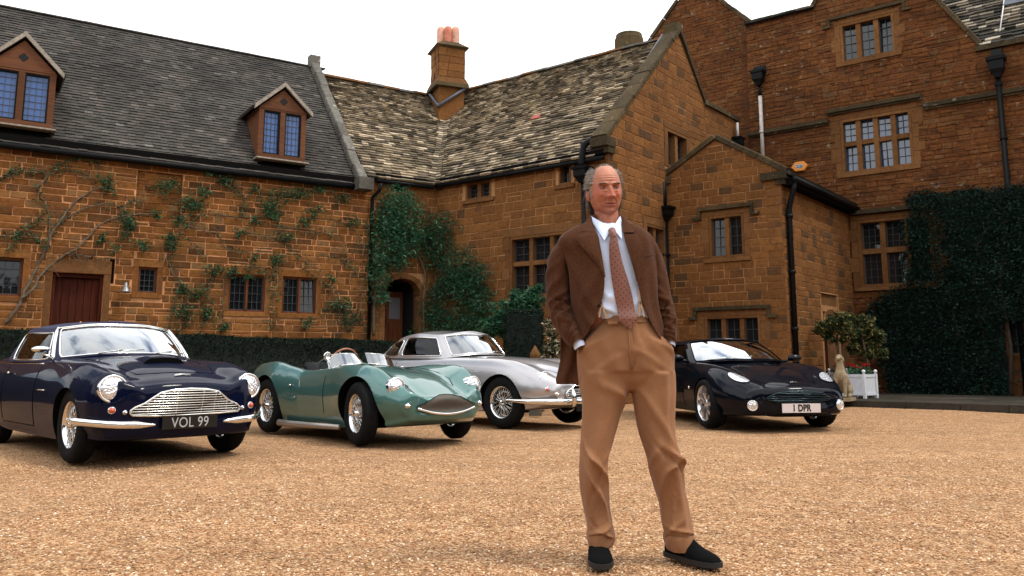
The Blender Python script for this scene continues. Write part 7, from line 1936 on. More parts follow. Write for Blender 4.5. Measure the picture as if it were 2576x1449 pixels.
# turn-ups
for nm, E, sg in (('turn_up', [(1150, 322, 488), (1185, 319, 492), (1225, 322, 488), (1252, 328, 478)], 0), ('turn_up', [(1170, 822, 1000), (1195, 818, 1006), (1240, 824, 1012), (1272, 832, 1010)], 1)):
    rg_ = []
    for i, (y, x0, x1) in enumerate(E): a, b = c6(x0, y), c6(x1, y); rg_.append((((a.x + b.x) / 2, YM - .002, (a.z + b.z) / 2), (b.x - a.x) / 2 + (.002 if 0 < i < 3 else 0), .090 + (.003 if 0 < i < 3 else 0), .9))
    g = ringloft(rg_, 48, 5, lambda t, a, p: .004 * math.sin(a * 3 + 1) + .002 * math.sin(a * 7 + t * 4)); g[..., 2] += .018 * np.clip((g[..., 1] - YM) / .09, -1, 1)[...]  * 0 ; mb = MB(); mb.grid(g, closed_v=True)
    inn = g[-1] * 1.0; c = inn.mean(0); mb.grid(np.array([inn, c + (inn - c) * .93 + [0, 0, .01], c + (inn - c) * .9 + [0, 0, .04]]), closed_v=True)
    q = sub_m(nm, mb, M['cord'], tr)
# waistband, loops, buttons
ws = ringloft([(c5(556, 1050), 0, 0)] * 0 or [hip[0], ((hip[0][0][0], YM, c5(500, 1090).z), (c5(728, 1085).x - c5(392, 1085).x) / 2, .122, .82)], 60, 5)
wb_a = []
for (y, x0, x1, d) in ((1056, 398, 712, .117), (1075, 394, 722, .120), (1098, 380, 740, .125)):
    a, b = c5(x0, y), c5(x1, y); wb_a.append((((a.x + b.x) / 2, YM, (a.z + b.z) / 2), (b.x - a.x) / 2 + .003, d + .002, .80))
mb = MB(); mb.grid(ringloft(wb_a, 72, 4), closed_v=True); wbnd = sub_m('waistband', mb, M['cord'], tr)
mb = MB(); mb.box(c5(485, 1092, YM - .132), (.045, .010, .014)); sub_m('tab', mb, M['cord'], tr)
mb = MB(); mb.tube([c5(583, 1110, YM - .134), c5(590, 1180, YM - .140), c5(597, 1280, YM - .140), c5(604, 1400, YM - .132)], .003, 6); mb.tube([c5(618, 1110, YM - .133), c5(628, 1200, YM - .138), c5(640, 1310, YM - .136), c5(612, 1400, YM - .132)], .0016, 6); sub_m('fly_seam', mb, M['cord'], tr)

# ---- shoes
def shoe(heel, toe, w, h):
    heel, toe = Vector(heel), Vector(toe); d = (toe - heel); Ls = d.length; d.normalize(); n_ = Vector((d.y, -d.x, 0)); rows = []
    prof = [(0, .55, .60), (.04, .74, .82), (.15, .84, 1.0), (.30, .84, 1.02), (.45, .90, .84), (.60, 1.0, .62), (.75, 1.0, .50), (.88, .84, .42), (.96, .58, .34), (1.0, .30, .22)]
    P = crom(np.array(prof), 4)
    for t, ww, hh in P:
        row = []
        for a in np.linspace(0, PI, 13): row.append(tuple(heel + d * (t * Ls) + n_ * (math.cos(a) * w / 2 * ww * (1 - .25 * math.sin(a) ** 2)) + Vector((0, 0, .018 + (h * hh - .018) * math.sin(a) ** .75))))
        rows.append(row)
    mb = MB(); G_ = np.array(rows); mb.grid(G_); b = len(mb.v) - 13; mb.f += [tuple(range(12, -1, -1)), tuple(b + k for k in range(13))]; mb.m += [0, 0]; mb.sm += [True, True]
    o = mb.build('shoe', M['suede'], man)
    m2 = MB(); pl = [G_[i, 0] for i in range(len(G_))] + [G_[i, -1] for i in range(len(G_) - 1, -1, -1)]
    c = sum((Vector(p) for p in pl), Vector()) / len(pl); pl = [c + (Vector(p) - c) * 1.05 for p in pl]
    m2.add([Vector((p.x, p.y, .022)) for p in pl] + [Vector((p.x, p.y, .0)) for p in pl], [tuple(range(len(pl))), tuple(range(2 * len(pl) - 1, len(pl) - 1, -1))] + [(i, (i + 1) % len(pl), len(pl) + (i + 1) % len(pl), len(pl) + i) for i in range(len(pl))])
    q = m2.build('sole', M['sole']); q.parent = o
rf_ = c6(405, 1240); lf_ = c6(915, 1255)
shoe((rf_.x - .005, YM + .085, 0), (rf_.x - .015, YM - .215, 0), .108, .115)
shoe((lf_.x - .035, YM + .06, 0), (lf_.x + .135, YM - .185, 0), .112, .120)

# ---- body core (hidden by the clothes) with neck and head
HC = c5(437, 245)           # centre of the head
HC = Vector((HC.x, YM + .005, HC.z - .002))
hx, hy, hz = .0795, .100, .132
yaw = math.radians(-9)      # face turned a little to the photographer's right
def g1(x, m, s): return math.exp(-((x - m) / s) ** 2)
def facebump(x, z):
    ax = abs(x); b = 0.0
    # nose
    if z < .045:
        t = min(1, max(0, (.020 - z) / .052)); hgt = .005 + .024 * t ** 1.05; lo = 1 / (1 + math.exp((-.0405 - z) / .0018)); w = .0075 + .0075 * t
        b += hgt * lo * g1(x, 0, w) * (1 if z < .02 else g1(z, .02, .012))
    b += .0120 * g1(ax, .0160, .0068) * g1(z, -.0335, .0080)
    b += .0075 * g1(ax, .030, .020) * g1(z, .0290, .0075) - .004 * g1(ax, 0, .008) * g1(z, .022, .010)
    b -= .0135 * g1(ax, .030, .0165) * g1(z, .0125, .0105)
    b += .0050 * g1(ax, .032, .011) * g1(z, .0115, .0055)            # lids over the eyeballs
    b += .0035 * g1(ax, .032, .012) * g1(z, -.004, .005)              # pouches
    b += .0075 * g1(ax, .045, .017) * g1(z, -.022, .017)
    b -= .0052 * g1(ax, .020 + (-.036 - z) * .45, .0035) * g1(z, -.050, .016)   # folds from nose to mouth
    b += .004 * g1(ax, 0, .020) * g1(z, -.052, .010)
    b += .0048 * g1(x, 0, .022) * g1(z, -.0615, .0038) + .0060 * g1(x, 0, .019) * g1(z, -.0725, .0045) - .0050 * g1(x, 0, .026) * g1(z, -.0668, .0020)
    b -= .0035 * g1(x, 0, .020) * g1(z, -.083, .0050)
    b += .0110 * g1(x, 0, .022) * g1(z, -.102, .0130)
    b += .0050 * g1(ax, .048, .014) * g1(z, -.078, .016) - .0025 * g1(ax, .034, .005) * g1(z, -.084, .012)
    for zz, am in ((.050, .0020), (.062, .0019), (.074, .0014)): b += am * math.cos((z - zz) / .0045 * 1.2) * g1(z, zz, .006) * g1(x, 0, .045)
    return b
def head_pt(th, ph):
    """th from crown (0) to chin (pi), ph round the vertical, 0 = face"""
    z = math.cos(th); rr_ = math.sin(th) ** .86
    x = math.sin(ph) * rr_; y = -math.cos(ph) * rr_
    X, Y, Z = x * hx, y * hy, z * hz
    if Z < 0:       # jaw narrows downward and forward
        t = -Z / hz; X *= 1 - .10 * t ** 1.3 - .17 * t ** 4; Y = Y * (1 - .08 * t) - .004 * t if Y < 0 else Y * (1 - .42 * t ** 1.3)
    if Z > 0: Y = Y * (1 + .04 * (Z / hz)) if Y > 0 else Y * (1 - .03 * Z / hz)
    f = max(0.0, min(1.0, (math.cos(ph) - .15) / .35)); f = f * f * (3 - 2 * f)
    Y -= f * 1.28 * facebump(X, Z)
    X *= 1 - .05 * g1(Z, .035, .03) * (1 if abs(x) > .5 else 0) * 0
    return Vector((X, Y, Z))
Rh = Matrix.Rotation(-yaw, 3, 'Z') @ Matrix.Rotation(math.radians(-3.0), 3, 'Y') @ Matrix.Rotation(math.radians(4), 3, 'X')
def HP(p): return HC + Rh @ Vector(p)
phs = np.concatenate([np.linspace(-PI, -1.3, 22, endpoint=False), np.linspace(-1.3, 1.3, 132, endpoint=False), np.linspace(1.3, PI, 22, endpoint=False)])
ths = np.concatenate([np.linspace(.02, 1.0, 20, endpoint=False), np.linspace(1.0, 2.75, 120, endpoint=False), np.linspace(2.75, PI - .02, 12)])
HG = np.array([[HP(head_pt(t, p)) for p in phs] for t in ths])
body = MB(); body.grid(HG, closed_v=True); nc = len(phs)
body.f += [tuple(range(nc - 1, -1, -1))]; body.m += [0]; body.sm += [True]
# neck
nk = [((HC.x + .002, YM + .025, HC.z - .04), .058, .066), ((HC.x + .006, YM + .022, HC.z - .10), .058, .064), ((HC.x + .012, YM + .022, HC.z - .155), .062, .066), ((HC.x + .012, YM + .03, HC.z - .20), .085, .075), ((HC.x + .012, YM + .03, HC.z - .25), .15, .10), ((HC.x + .02, YM + .02, HC.z - .5), .165, .11), ((HC.x + .05, YM + .02, HC.z - .75), .14, .10)]
body.grid(ringloft(nk, 36, 5), closed_v=True)
def ear(sg):
    ex = sg * hx * 1.0; 
    prof = []
    for i, t in enumerate(np.linspace(0, 1, 14)):
        z = .010 - .058 * t; w = .016 * math.sin(PI * min(1, t * .9 + .12)) ** .6; row = []
        for a in np.linspace(0, 2 * PI, 12, endpoint=False):
            yy = .012 + w * math.cos(a) + .006 * (1 - t); xx = ex + sg * ((.004 + .011 * (.5 + .5 * math.cos(a))) * (w / .016) - .003) + sg * .0038 * math.sin(a) * (w / .016)
            row.append(HP((xx, yy, z + .002)))
        prof.append(row)
    body.grid(np.array(prof), closed_v=True); b = len(body.v) - 12
    body.f += [tuple(b + k for k in range(12)), tuple(len(body.v) - 14 * 12 + k for k in range(11, -1, -1))]; body.m += [0, 0]; body.sm += [True, True]
ear(-1); ear(1)
def skin_mat():
    t = NT('skin'); P = t.pos()
    m = t.n('ShaderNodeVectorMath', operation='SUBTRACT'); t.l(P, m.inputs[0]); m.inputs[1].default_value = HC
    sp = t.n('ShaderNodeSeparateXYZ'); t.l(m.outputs[0], sp.inputs[0])
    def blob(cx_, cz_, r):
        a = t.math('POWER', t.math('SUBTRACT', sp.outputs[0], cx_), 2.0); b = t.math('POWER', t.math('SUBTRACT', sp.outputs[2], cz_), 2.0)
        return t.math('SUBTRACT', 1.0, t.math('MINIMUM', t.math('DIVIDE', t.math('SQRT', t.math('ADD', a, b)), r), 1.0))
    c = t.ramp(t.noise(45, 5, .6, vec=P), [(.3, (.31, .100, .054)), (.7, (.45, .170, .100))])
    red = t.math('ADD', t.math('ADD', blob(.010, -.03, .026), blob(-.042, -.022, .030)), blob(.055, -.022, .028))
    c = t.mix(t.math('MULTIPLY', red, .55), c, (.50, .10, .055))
    c = t.mix(t.math('MULTIPLY', blob(.010, .10, .085), .5), c, (.64, .30, .20))  # forehead highlight painted into the skin colour
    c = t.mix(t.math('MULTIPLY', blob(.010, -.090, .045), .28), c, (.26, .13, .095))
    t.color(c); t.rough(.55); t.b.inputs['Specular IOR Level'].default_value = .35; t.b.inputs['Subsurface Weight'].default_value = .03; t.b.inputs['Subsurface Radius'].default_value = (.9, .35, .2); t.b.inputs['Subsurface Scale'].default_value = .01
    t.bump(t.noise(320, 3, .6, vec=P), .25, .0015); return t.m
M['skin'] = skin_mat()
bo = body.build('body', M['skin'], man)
def bsub(name, mb, mat, par=None): q = mb.build(name, mat); q.parent = par or bo; return q
# eyes: narrowed against the light
M['eyewhite'] = simple('eye_white', (.55, .50, .47), .2); M['iris'] = simple('iris', (.03, .035, .04), .1)
M['lip'] = simple('lip', (.38, .115, .08), .45); M['lid'] = simple('eyelid', (.26, .085, .055), .5)  # lid colour darkened to paint in occlusion shade round the eyes
for sg in (-1, 1):
    c = (sg * .0315, -hy * .955 + .0200, .0115)
    mb = MB(); ell(mb, HP(c), (.0115, .0115, .0115)); e = bsub('eye', mb, M['eyewhite'])
    mb = MB(); ell(mb, HP((c[0] + .001, c[1] - .0085, c[2] - .0005)), (.0052, .0042, .0050)); bsub('iris', mb, M['iris'], e)
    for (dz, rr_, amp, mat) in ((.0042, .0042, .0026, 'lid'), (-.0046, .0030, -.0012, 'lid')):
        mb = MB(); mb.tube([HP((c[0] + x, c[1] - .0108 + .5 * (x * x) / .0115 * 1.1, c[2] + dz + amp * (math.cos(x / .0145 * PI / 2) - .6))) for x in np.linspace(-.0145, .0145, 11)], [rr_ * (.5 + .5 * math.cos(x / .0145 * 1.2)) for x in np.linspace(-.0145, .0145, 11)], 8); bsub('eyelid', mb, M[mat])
    mb = MB(); mb.tube([HP((c[0] + x, c[1] - .0128 + .5 * (x * x) / .0115, c[2] + .0008 + .0024 * (math.cos(x / .0145 * PI / 2) - .6))) for x in np.linspace(-.0125, .0125, 9)], .0009, 6); bsub('lash_line', mb, M['iris'])
# mouth line
def face_y(x, z):
    lo, hi = -1, 1
    th = math.acos(max(-1, min(1, z / hz))); r_ = math.sin(th) ** .86; s_ = max(-1, min(1, x / (hx * r_))); return head_pt(th, math.asin(s_))
mb = MB(); mb.tube([HP(face_y(x, -.0668 - .0010 * math.cos(x * 130) + (.0012 if x > .018 else 0)) + Vector((0, -.0002, 0))) for x in np.linspace(-.0255, .0265, 17)], [.0021 * (1 - abs(i - 8) / 10) for i in range(17)], 6); bsub('mouth_line', mb, simple('mouth_shadow', (.10, .025, .02), .6))
mb = MB()
for (zc, hh, amp) in ((-.0622, .0030, .5), (-.0722, .0042, 1.0)):
    g = []
    for x in np.linspace(-.023, .024, 15):
        e = max(0.05, 1 - (abs(x) / .025) ** 2) ** .6; g.append([tuple(HP(face_y(x, zc + hh * e * k) + Vector((0, -.0006, 0)))) for k in np.linspace(-1, 1, 6)])
    mb.grid(np.array(g))
bsub('lips', mb, M['lip'])
mb = MB()
for sg in (-1, 1): ell(mb, HP(face_y(sg * .0085, -.0415) + Vector((0, -.001, 0))), (.0034, .003, .0018))
bsub('nostrils', mb, simple('nostril', (.07, .02, .015), .8))

# hair: thin over the crown, grey and swept back at the sides, longer behind the ears
M['hair'] = simple('grey_brown_hair', (.14, .105, .08), .55, var=.45, scale=120)
M['hairgrey'] = simple('silver_hair', (.33, .30, .265), .5, var=.3, scale=120)
M['hairdark'] = simple('dark_nape_hair', (.055, .036, .026), .6, var=.4, scale=120)
hr = random.Random(12)
sets = {'hair': MB(), 'hairgrey': MB(), 'hairdark': MB()}
def strand(which, th, ph, length, flow, lift, w=.0009, curl=.0, down=.0):
    p = head_pt(th, ph); n_ = Vector((p.x / hx ** 2, p.y / hy ** 2, p.z / hz ** 2)).normalized(); d = Vector(flow); d = (d - n_ * d.dot(n_)).normalized(); P_ = []; q = p - n_ * .002; v = (d + n_ * lift).normalized(); seg = 6
    for k in range(seg):
        P_.append(HP(q)); q = q + v * (length / seg); v = (v + Vector((0, 0, -down)) + Vector((hr.gauss(0, .08), hr.gauss(0, .08), hr.gauss(0, .08))) - n_ * lift * .22).normalized()
        m_ = math.sqrt((q.x / (hx * 1.02)) ** 2 + (q.y / (hy * 1.02)) ** 2 + (q.z / (hz * 1.0)) ** 2)
        if m_ < 1: q = q * (1 / m_)
    sets[which].tube(P_, [w, w * 1.2, w * 1.2, w, w * .8, w * .4], 3, smooth=False)
for k in range(2600):      # sides
    sg = hr.choice((-1, 1)); ph = sg * hr.uniform(1.12, 1.75); th = hr.uniform(.62, 1.42)
    if abs(ph) < 1.30 and th > 1.30: continue
    strand('hairgrey' if hr.random() < (.62 if abs(ph) < 1.45 else .35) else 'hair', th, ph, hr.uniform(.035, .070), (sg * .30, 1.0, -.15 + hr.uniform(-.4, .4)), hr.uniform(.2, .85), w=.0008)
for k in range(260):       # sideburns
    sg = hr.choice((-1, 1)); strand('hairgrey', hr.uniform(1.42, 1.72), sg * hr.uniform(1.24, 1.42), hr.uniform(.012, .022), (0, .4, -1), .15, w=.0009)
for k in range(1500):      # behind the ears and nape
    sg = hr.choice((-1, 1)); ph = sg * hr.uniform(1.75, 2.9); th = hr.uniform(1.0, 2.25)
    strand('hairdark' if th > 1.6 or hr.random() < .4 else 'hair', th, ph, hr.uniform(.06, .11), (sg * .35, .2, -1.0), hr.uniform(.05, .35), w=.0010, down=.15)
for k in range(420):       # back and crown
    strand('hair', hr.uniform(.35, 1.2), hr.choice((-1, 1)) * hr.uniform(1.7, PI), hr.uniform(.03, .05), (0, 1, -.5), .10, w=.0008)
for k in range(330):       # thin strands over the top
    ph = hr.uniform(-1.3, 1.3); strand('hairgrey' if hr.random() < .3 else 'hair', hr.uniform(.30, .62) if abs(ph) > .7 else hr.uniform(.2, .45), ph, hr.uniform(.02, .04), (hr.uniform(-.4, .4), 1, .1), hr.uniform(.02, .22), w=.0005)
for k in range(260):       # brows
    sg = hr.choice((-1, 1)); x = sg * hr.uniform(.013, .048); z = .0275 + .003 * math.sin((abs(x) - .013) / .035 * PI) + hr.uniform(-.0018, .0018); p = face_y(x, z); v = Vector((sg * .9, -.15, .25)); P_ = [HP(p + v * t * .009 + Vector((0, -.0012 - .0008 * t, 0))) for t in (0, .5, 1)]; sets['hair'].tube(P_, [.0009, .0009, .0004], 3)
hairs = sets['hair'].build('hair', M['hair'], man); hairs['kind'] = 'stuff'
for k_ in ('hairgrey', 'hairdark'): q = sets[k_].build('hair', M[k_], man); q['kind'] = 'stuff'

# ---- shirt
sh_r = []
for (y, x0, x1, d, yo) in ((455, 392, 520, .060, .02), (490, 340, 590, .085, .015), (560, 250, 680, .110, .0), (700, 260, 690, .122, .0), (850, 275, 710, .126, -.002), (980, 300, 730, .122, -.002), (1075, 370, 735, .113, 0)):
    a, b = c5(x0, y), c5(x1, y); sh_r.append((((a.x + b.x) / 2, YM + yo, (a.z + b.z) / 2), (b.x - a.x) / 2, d, .85))
def wr_S(t, a, p): return ridge(t, a, .70, FR - .5, .25, .03, .008, .5) + ridge(t, a, .78, FR - .2, -.2, .025, .007, .5) + ridge(t, a, .86, FR - .5, .15, .03, .010, .5) + ridge(t, a, .80, FR + .5, -.2, .03, .008, .5) + ridge(t, a, .92, FR - .3, .2, .02, .007, .6) + .0025 * math.sin(a * 9 + 4 * math.sin(t * 7))
mb = MB(); mb.grid(ringloft(sh_r, 80, 8, wr_S), closed_v=True); shirt = mb.build('shirt', M['shirt'], man)
# collar: stand and two points
mb = MB(); g = []
for t in np.linspace(0, 1, 30):
    a = FR + .10 + t * (2 * PI - .20); z0 = c5(460, 492 - 62 * smooth01(abs(math.sin((a - FR) / 2)) * 1.1)).z; cx_, cy_ = c5(463, 440).x, YM + .022
    g.append([(cx_ + (.064 + .004 * k) * math.cos(a), cy_ + (.068 + .004 * k) * math.sin(a), z0 + (.0, -.02, -.045)[k]) for k in range(3)])
mb.grid(np.array(g)); cl = bsub('collar', mb, M['shirt'], shirt)
def sheet(name, rows, mat, par, thick=.004):
    g = np.array([[tuple(p) for p in r] for r in rows]); mb = MB(); mb.grid(g); g2 = g + [0, thick, 0]; mb.grid(g2[:, ::-1])
    for e in (g[0], g[-1]): 
        pass
    a, b = g.shape[:2]; per = [(0, j) for j in range(b)] + [(i, b - 1) for i in range(1, a)] + [(a - 1, j) for j in range(b - 2, -1, -1)] + [(i, 0) for i in range(a - 2, 0, -1)]
    v = [g[i, j] for i, j in per] + [g2[i, j] for i, j in per]; n_ = len(per); mb.add(v, [(i, (i + 1) % n_, n_ + (i + 1) % n_, n_ + i) for i in range(n_)])
    return bsub(name, mb, mat, par)
def quadsheet(name, A, B_, C_, D_, mat, par, n=6, bulge=-.004, thick=.004):
    rows = []
    for i in range(n):
        s_ = i / (n - 1); row = []
        for j in range(n):
            t = j / (n - 1); p = (A * (1 - s_) + D_ * s_) * (1 - t) + (B_ * (1 - s_) + C_ * s_) * t; row.append(p + Vector((0, bulge * 4 * s_ * (1 - s_) * 4 * t * (1 - t), 0)))
        rows.append(row)
    return sheet(name, rows, mat, par, thick)
fy = YM - .128
quadsheet('collar_point', c5(345, 404, YM - .030), c5(352, 440, YM - .060), c5(432, 562, fy - .006), c5(482, 480, YM - .105), M['shirt'], shirt, bulge=-.010)
quadsheet('collar_point', c5(535, 402, YM - .030), c5(545, 440, YM - .058), c5(545, 552, fy - .006), c5(484, 480, YM - .105), M['shirt'], shirt, bulge=-.010)
# tie
def tie_mat():
    t = NT('spotted_silk_tie'); P = t.pos(); mpn = t.n('ShaderNodeMapping'); mpn.inputs['Rotation'].default_value = (0, math.radians(38), 0); mpn.inputs['Scale'].default_value = (52, 0.001, 52); t.l(P, mpn.inputs[0])
    v = t.n('ShaderNodeTexVoronoi'); v.inputs['Scale'].default_value = 1; v.inputs['Randomness'].default_value = 0.0; t.l(mpn.outputs[0], v.inputs['Vector'])
    c = t.mix(t.ramp(v.outputs['Distance'], [(.15, 0.), (.21, 1.)]), (.010, .012, .032), (.185, .060, .032)); t.color(c); t.rough(.5); t.b.inputs['Sheen Weight'].default_value = .3; t.bump(t.noise(500, 2, .5, vec=P), .2, .001); return t.m
M['tie'] = tie_mat()
rows = []
for (y, x0, x1) in ((536, 468, 514), (600, 462, 526), (700, 466, 548), (800, 478, 580), (900, 494, 608), (1000, 514, 628), (1060, 526, 642), (1085, 532, 636), (1110, 562, 618), (1134, 597, 600)):
    yy = fy - .014 + (.004 if y < 600 else 0) - (.010 if y > 1000 else 0); a, b = c5(x0, y, yy), c5(x1, y, yy); rows.append([a + (b - a) * t + Vector((0, -.005 * 4 * t * (1 - t), 0)) for t in np.linspace(0, 1, 7)])
G_ = crom(np.array([[*sum(([*p] for p in r), [])] for r in rows]), 4).reshape(-1, 7, 3)
tie = sheet('tie', [[Vector(p) for p in r] for r in G_], M['tie'], shirt, .005)
mb = MB(); kg = []
for (y, x0, x1, d) in ((476, 470, 500, .010), (490, 458, 506, .018), (515, 460, 510, .019), (540, 468, 512, .014), (550, 474, 508, .008)):
    a, b = c5(x0, y, fy), c5(x1, y, fy); yb_ = (YM - .105) + (fy - YM + .105) * (y - 476) / 74 - .006; kg.append((((a.x + b.x) / 2, yb_, (a.z + b.z) / 2), (b.x - a.x) / 2, d, .9))
mb.grid(ringloft(kg, 20, 4), closed_v=True); bsub('tie_knot', mb, M['tie'], tie)
# braces
for pts in ([(392, 820), (412, 960), (432, 1025), (452, 1066)], [(655, 870), (662, 960), (658, 1010), (652, 1056)], [(662, 960), (680, 1010), (690, 1056)], [(412, 960), (405, 1010), (398, 1060)]):
    A_l, B_l = [c5(x - 5, y, fy - .004) for x, y in pts], [c5(x + 6, y, fy - .004) for x, y in pts]; sheet('brace', [[a, b] for a, b in zip(A_l, B_l)], M['brace'], shirt, .002)

# ---- jacket body: open at the front
def jx(y, x, Y): return c5(x, y, Y)
JR = [  # y, left side, right side, left front edge, right front edge, depth
 (470, 240, 650, 352, 548, .088), (500, 190, 700, 368, 554, .106), (530, 150, 730, 382, 562, .118), (565, 128, 748, 396, 572, .128), (610, 132, 757, 404, 588, .134), (670, 170, 762, 416, 606, .138), (760, 196, 768, 430, 630, .142), (860, 204, 770, 434, 650, .142), (950, 212, 774, 420, 672, .142), (1030, 222, 784, 396, 706, .142), (1100, 228, 800, 372, 742, .145), (1170, 236, 812, 322, 786, .150), (1215, 236, 820, 290, 812, .152)]
def solve_ang(cx_, a, e, x):   # angle on the front half whose x is x
    c = max(-.999, min(.999, (x - cx_) / a)); c = math.copysign(abs(c) ** (1 / e), c); return -math.acos(c)
rows = []
for (y, xl, xr, el, er, d) in JR:
    a, b = jx(y, xl, YM), jx(y, xr, YM); cx_, hw_ = (a.x + b.x) / 2, (b.x - a.x) / 2; z = (a.z + b.z) / 2; fyj = YM - d
    xe_l, xe_r = jx(y, el, fyj).x, jx(y, er, fyj).x; rows.append((cx_, hw_, d, z, xe_l, xe_r))
Q = crom(np.array(rows), 7); G_ = []
for i, (cx_, hw_, d, z, xl_, xr_) in enumerate(Q):
    e = .78; al = solve_ang(cx_, hw_, e, xl_); ar = solve_ang(cx_, hw_, e, xr_)     # both negative: front
    a_from = al; a_to = ar - 0.0
    ang = np.linspace(a_from, -(2 * PI) + a_to, 90)       # left edge -> left side -> back -> right side -> right edge
    row = []
    t = i / (len(Q) - 1)
    for a in ang:
        c, s = math.cos(a), math.sin(a); x = math.copysign(abs(c) ** e, c) * hw_; y = math.copysign(abs(s) ** e, s) * d
        wv = .0035 * math.sin(a * 7 + 5 * t) + .004 * math.sin(a * 11 - 9 * t) * t + ridge(t, a, .55, FR - .9, .35, .05, .008, .5) + ridge(t, a % (2 * PI) - 2 * PI, .60, FR - .5, -.3, .05, .007, .4) + ridge(t, a, .8, FR - .7, .5, .06, .010, .4)
        row.append((cx_ + x * (1 + wv / hw_), YM + y * (1 + wv / d), z))
    G_.append(row)
G_ = np.array(G_)
def solid(mb_, G, th, cen=None):
    """two skins and an edge for an open cloth sheet"""
    a, b = G.shape[:2]; N_ = np.zeros_like(G); du = np.gradient(G, axis=0); dv = np.gradient(G, axis=1); N_ = np.cross(du, dv); N_ /= np.linalg.norm(N_, axis=2)[..., None] + 1e-9
    cc = np.array(cen); sgn = np.sign((N_ * (G - cc)).sum(2))[..., None]; sgn[sgn == 0] = 1; I = G - N_ * sgn * th; mb_.grid(G); mb_.grid(I, m=1)
    per = [(0, j) for j in range(b)] + [(i, b - 1) for i in range(1, a)] + [(a - 1, j) for j in range(b - 2, -1, -1)] + [(i, 0) for i in range(a - 2, 0, -1)]
    v = [G[i, j] for i, j in per] + [I[i, j] for i, j in per]; n_ = len(per); mb_.add(v, [(i, (i + 1) % n_, n_ + (i + 1) % n_, n_ + i) for i in range(n_)])
mb = MB(); solid(mb, G_, .006, (HC.x + .03, YM, 1.2)); jacket = mb.build('jacket', [M['jacket'], M['lining']], man)
# shoulder yoke closing the top
yk = []
for (y, xl, xr, d, yo) in ((398, 336, 566, .066, .035), (430, 318, 590, .074, .03), (452, 292, 618, .082, .015), (475, 250, 652, .090, .0)):
    a, b = jx(y, xl, YM), jx(y, xr, YM); yk.append((((a.x + b.x) / 2, YM + yo, (a.z + b.z) / 2), (b.x - a.x) / 2, d, .85))
g = ringloft(yk, 60, 6, a0=-.95, a1=PI + .95, closed=False); mb = MB(); solid(mb, g, .006, (HC.x, YM, 1.2)); bsub('jacket_collar', mb, [M['jacket'], M['lining']], jacket)
# the left and right fronts rise over the shoulders
def front_y(y): return YM - np.interp(y, [400, 470, 520, 580, 660, 760, 1215], [.045, .085, .115, .130, .139, .144, .153])
def lapel(name, rows_, mat=M['jacket'], off=.010, th=.006):
    rr_ = []
    for (y, x0, x1) in rows_: yy = front_y(y) - off; a, b = c5(x0, y, yy), c5(x1, y, yy); rr_.append([a + (b - a) * t + Vector((0, -.006 * math.sin(PI * t), 0)) for t in np.linspace(0, 1, 6)])
    g = crom(np.array([[*sum(([*p] for p in r), [])] for r in rr_]), 4).reshape(-1, 6, 3); return sheet(name, [[Vector(p) for p in r] for r in g], mat, jacket, th)
lapel('lapel', [(508, 290, 378), (530, 262, 386), (548, 252, 392), (600, 284, 403), (660, 340, 414), (720, 386, 426), (775, 420, 436), (800, 430, 438)])
lapel('lapel', [(408, 338, 350), (440, 318, 356), (470, 304, 366), (498, 286, 376), (506, 300, 378)])
lapel('lapel', [(520, 556, 640), (560, 566, 668), (610, 580, 690), (650, 594, 694), (700, 608, 680), (780, 630, 668), (830, 642, 656)])
lapel('lapel', [(412, 546, 560), (440, 545, 584), (475, 548, 612), (510, 554, 632)])
mb = MB(); mb.tube([c5(690, 672, front_y(672) - .004), c5(725, 664, front_y(664) - .002), c5(762, 652, YM - .105)], .002, 6); bsub('breast_pocket', mb, M['lining'], jacket)
mb = MB(); Mx = Matrix.Translation(c5(398, 985, front_y(985) - .004)) @ Matrix.Rotation(PI / 2, 4, 'X'); mb.lathe([(.009, -.002), (.009, .004), (.006, .005), (.001, .003)], 16, Mx); bsub('button', mb, M['lining'], jacket)
# skirt of the jacket pushed back behind the right arm
sk = [(1150, 150, 330), (1250, 150, 300), (1340, 146, 290), (1420, 128, 280), (1470, 118, 272), (1492, 126, 268)]
rr_ = []
for (y, x0, x1) in sk: a, b = c5(x0, y, YM + .07), c5(x1, y, YM + .03); rr_.append([a + (b - a) * t + Vector((0, .012 * math.sin(t * 9 + y * .01), 0)) for t in np.linspace(0, 1, 10)])
g = crom(np.array([[*sum(([*p] for p in r), [])] for r in rr_]), 4).reshape(-1, 10, 3); mb = MB(); solid(mb, g, .007, (HC.x, YM + .3, 1.0)); bsub('jacket_skirt', mb, [M['jacket'], M['lining']], jacket)
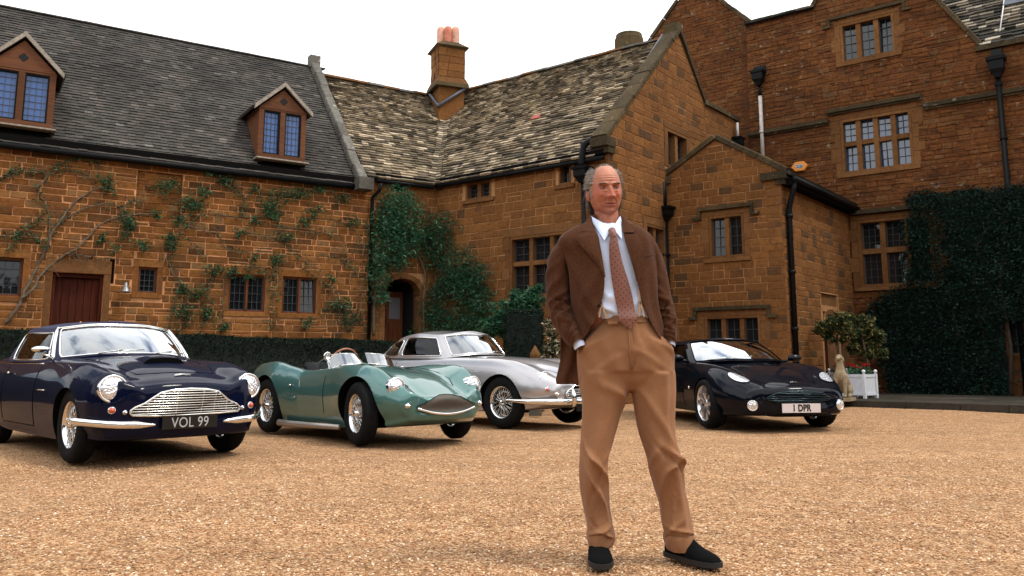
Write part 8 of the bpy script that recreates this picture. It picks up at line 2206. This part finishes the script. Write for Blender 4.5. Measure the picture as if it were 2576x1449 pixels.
# shoulders and sleeves
def sleeve(path, name='sleeve', wr=None, n=40):
    """path: (x, y in crop, Y, half width px, depth m) following the arm"""
    P_ = []
    for (x, y, Y, hw_, dd) in path: c = c5(x, y, Y); P_.append([c.x, c.y, c.z, hw_ / 2.07 * .805 * Y / 2100 * 1.0, dd])
    Q_ = crom(np.array(P_), 8); G = []
    for i, q in enumerate(Q_):
        t_ = Vector(Q_[min(i + 1, len(Q_) - 1)][:3] - Q_[max(i - 1, 0)][:3]).normalized(); side = Vector((0, 1, 0)).cross(t_).normalized(); fwd = side.cross(t_).normalized(); row = []
        for a in np.linspace(0, 2 * PI, n, endpoint=False):
            w_ = wr(i / (len(Q_) - 1), a) if wr else 0; row.append(Vector(q[:3]) + side * (math.cos(a) * (q[3] + w_)) + fwd * (math.sin(a) * (q[4] + w_)))
        G.append([tuple(p) for p in row])
    G = np.array(G); mb = MB(); mb.grid(G, closed_v=True); mb.f.append(tuple(range(n - 1, -1, -1))); mb.m.append(0); mb.sm.append(True)
    e = G[-1]; c = e.mean(0); ax = (G[-1].mean(0) - G[-2].mean(0)); ax /= np.linalg.norm(ax); mb.grid(np.array([e, c + (e - c) * .9 - ax * .005, c + (e - c) * .86 - ax * .05]), closed_v=True, m=1)
    o = mb.build(name, [M['jacket'], M['lining']], man); return o, G
def wr_sl(k):
    def f(t, a):
        v = 0
        for (t0, a0_, sl_, w, am) in ((.50, 1.4, .05, .016, .011), (.56, 1.8, -.06, .014, -.010), (.60, 1.3, .07, .016, .012), (.66, 1.6, -.05, .014, -.008), (.70, 1.5, .06, .016, .011), (.76, 1.7, -.07, .014, .010), (.82, 1.4, .06, .014, -.008), (.86, 1.6, .03, .014, .009), (.42, 1.0, .08, .02, .007), (.30, .8, .10, .03, .005), (.92, 1.6, .05, .012, .007)):
            for aa in (a0_, -a0_): v += ridge(t, a, t0, aa * (1 if k else -1), sl_ * (1 if k else -1), w, am, .9)
        return 1.2 * v + .002 * math.sin(a * 5 + t * 20)
    return f
slR, gR = sleeve([(196, 590, YM + .01, 44, .056), (166, 628, YM + .012, 62, .068), (140, 690, YM + .02, 72, .074), (134, 770, YM + .03, 76, .074), (134, 880, YM + .035, 76, .072), (146, 980, YM + .03, 78, .072), (168, 1060, YM + .005, 76, .070), (205, 1140, YM - .035, 68, .062), (245, 1200, YM - .065, 58, .055), (268, 1235, YM - .080, 50, .050)], wr=wr_sl(0))
slL, gL = sleeve([(712, 580, YM + .01, 40, .056), (728, 618, YM + .012, 52, .068), (746, 680, YM + .02, 60, .072), (766, 770, YM + .03, 66, .072), (788, 880, YM + .035, 68, .070), (812, 1000, YM + .03, 68, .068), (832, 1080, YM + .01, 64, .066), (846, 1150, YM - .02, 54, .058), (852, 1205, YM - .045, 44, .050), (856, 1235, YM - .055, 38, .046)], wr=wr_sl(1))
for sl_, path in ((slR, [(262, 1225, YM - .070, 40, .040), (270, 1244, YM - .076, 39, .039), (276, 1256, YM - .078, 36, .035)]), (slL, [(855, 1215, YM - .043, 33, .038), (858, 1234, YM - .050, 32, .037), (857, 1244, YM - .052, 30, .033)])):
    P_ = [[*c5(x, y, Y), hw_ / 2.07 * .805 * Y / 2100, dd] for (x, y, Y, hw_, dd) in path]; Q_ = crom(np.array(P_), 4); G = []
    for i, q in enumerate(Q_):
        t_ = Vector(Q_[min(i + 1, len(Q_) - 1)][:3] - Q_[max(i - 1, 0)][:3]).normalized(); side = Vector((0, 1, 0)).cross(t_).normalized(); fwd = side.cross(t_).normalized(); G.append([tuple(Vector(q[:3]) + side * (math.cos(a) * q[3]) + fwd * (math.sin(a) * q[4])) for a in np.linspace(0, 2 * PI, 24, endpoint=False)])
    mb = MB(); mb.grid(np.array(G), closed_v=True); q = mb.build('shirt_cuff', M['shirt']); q.parent = sl_
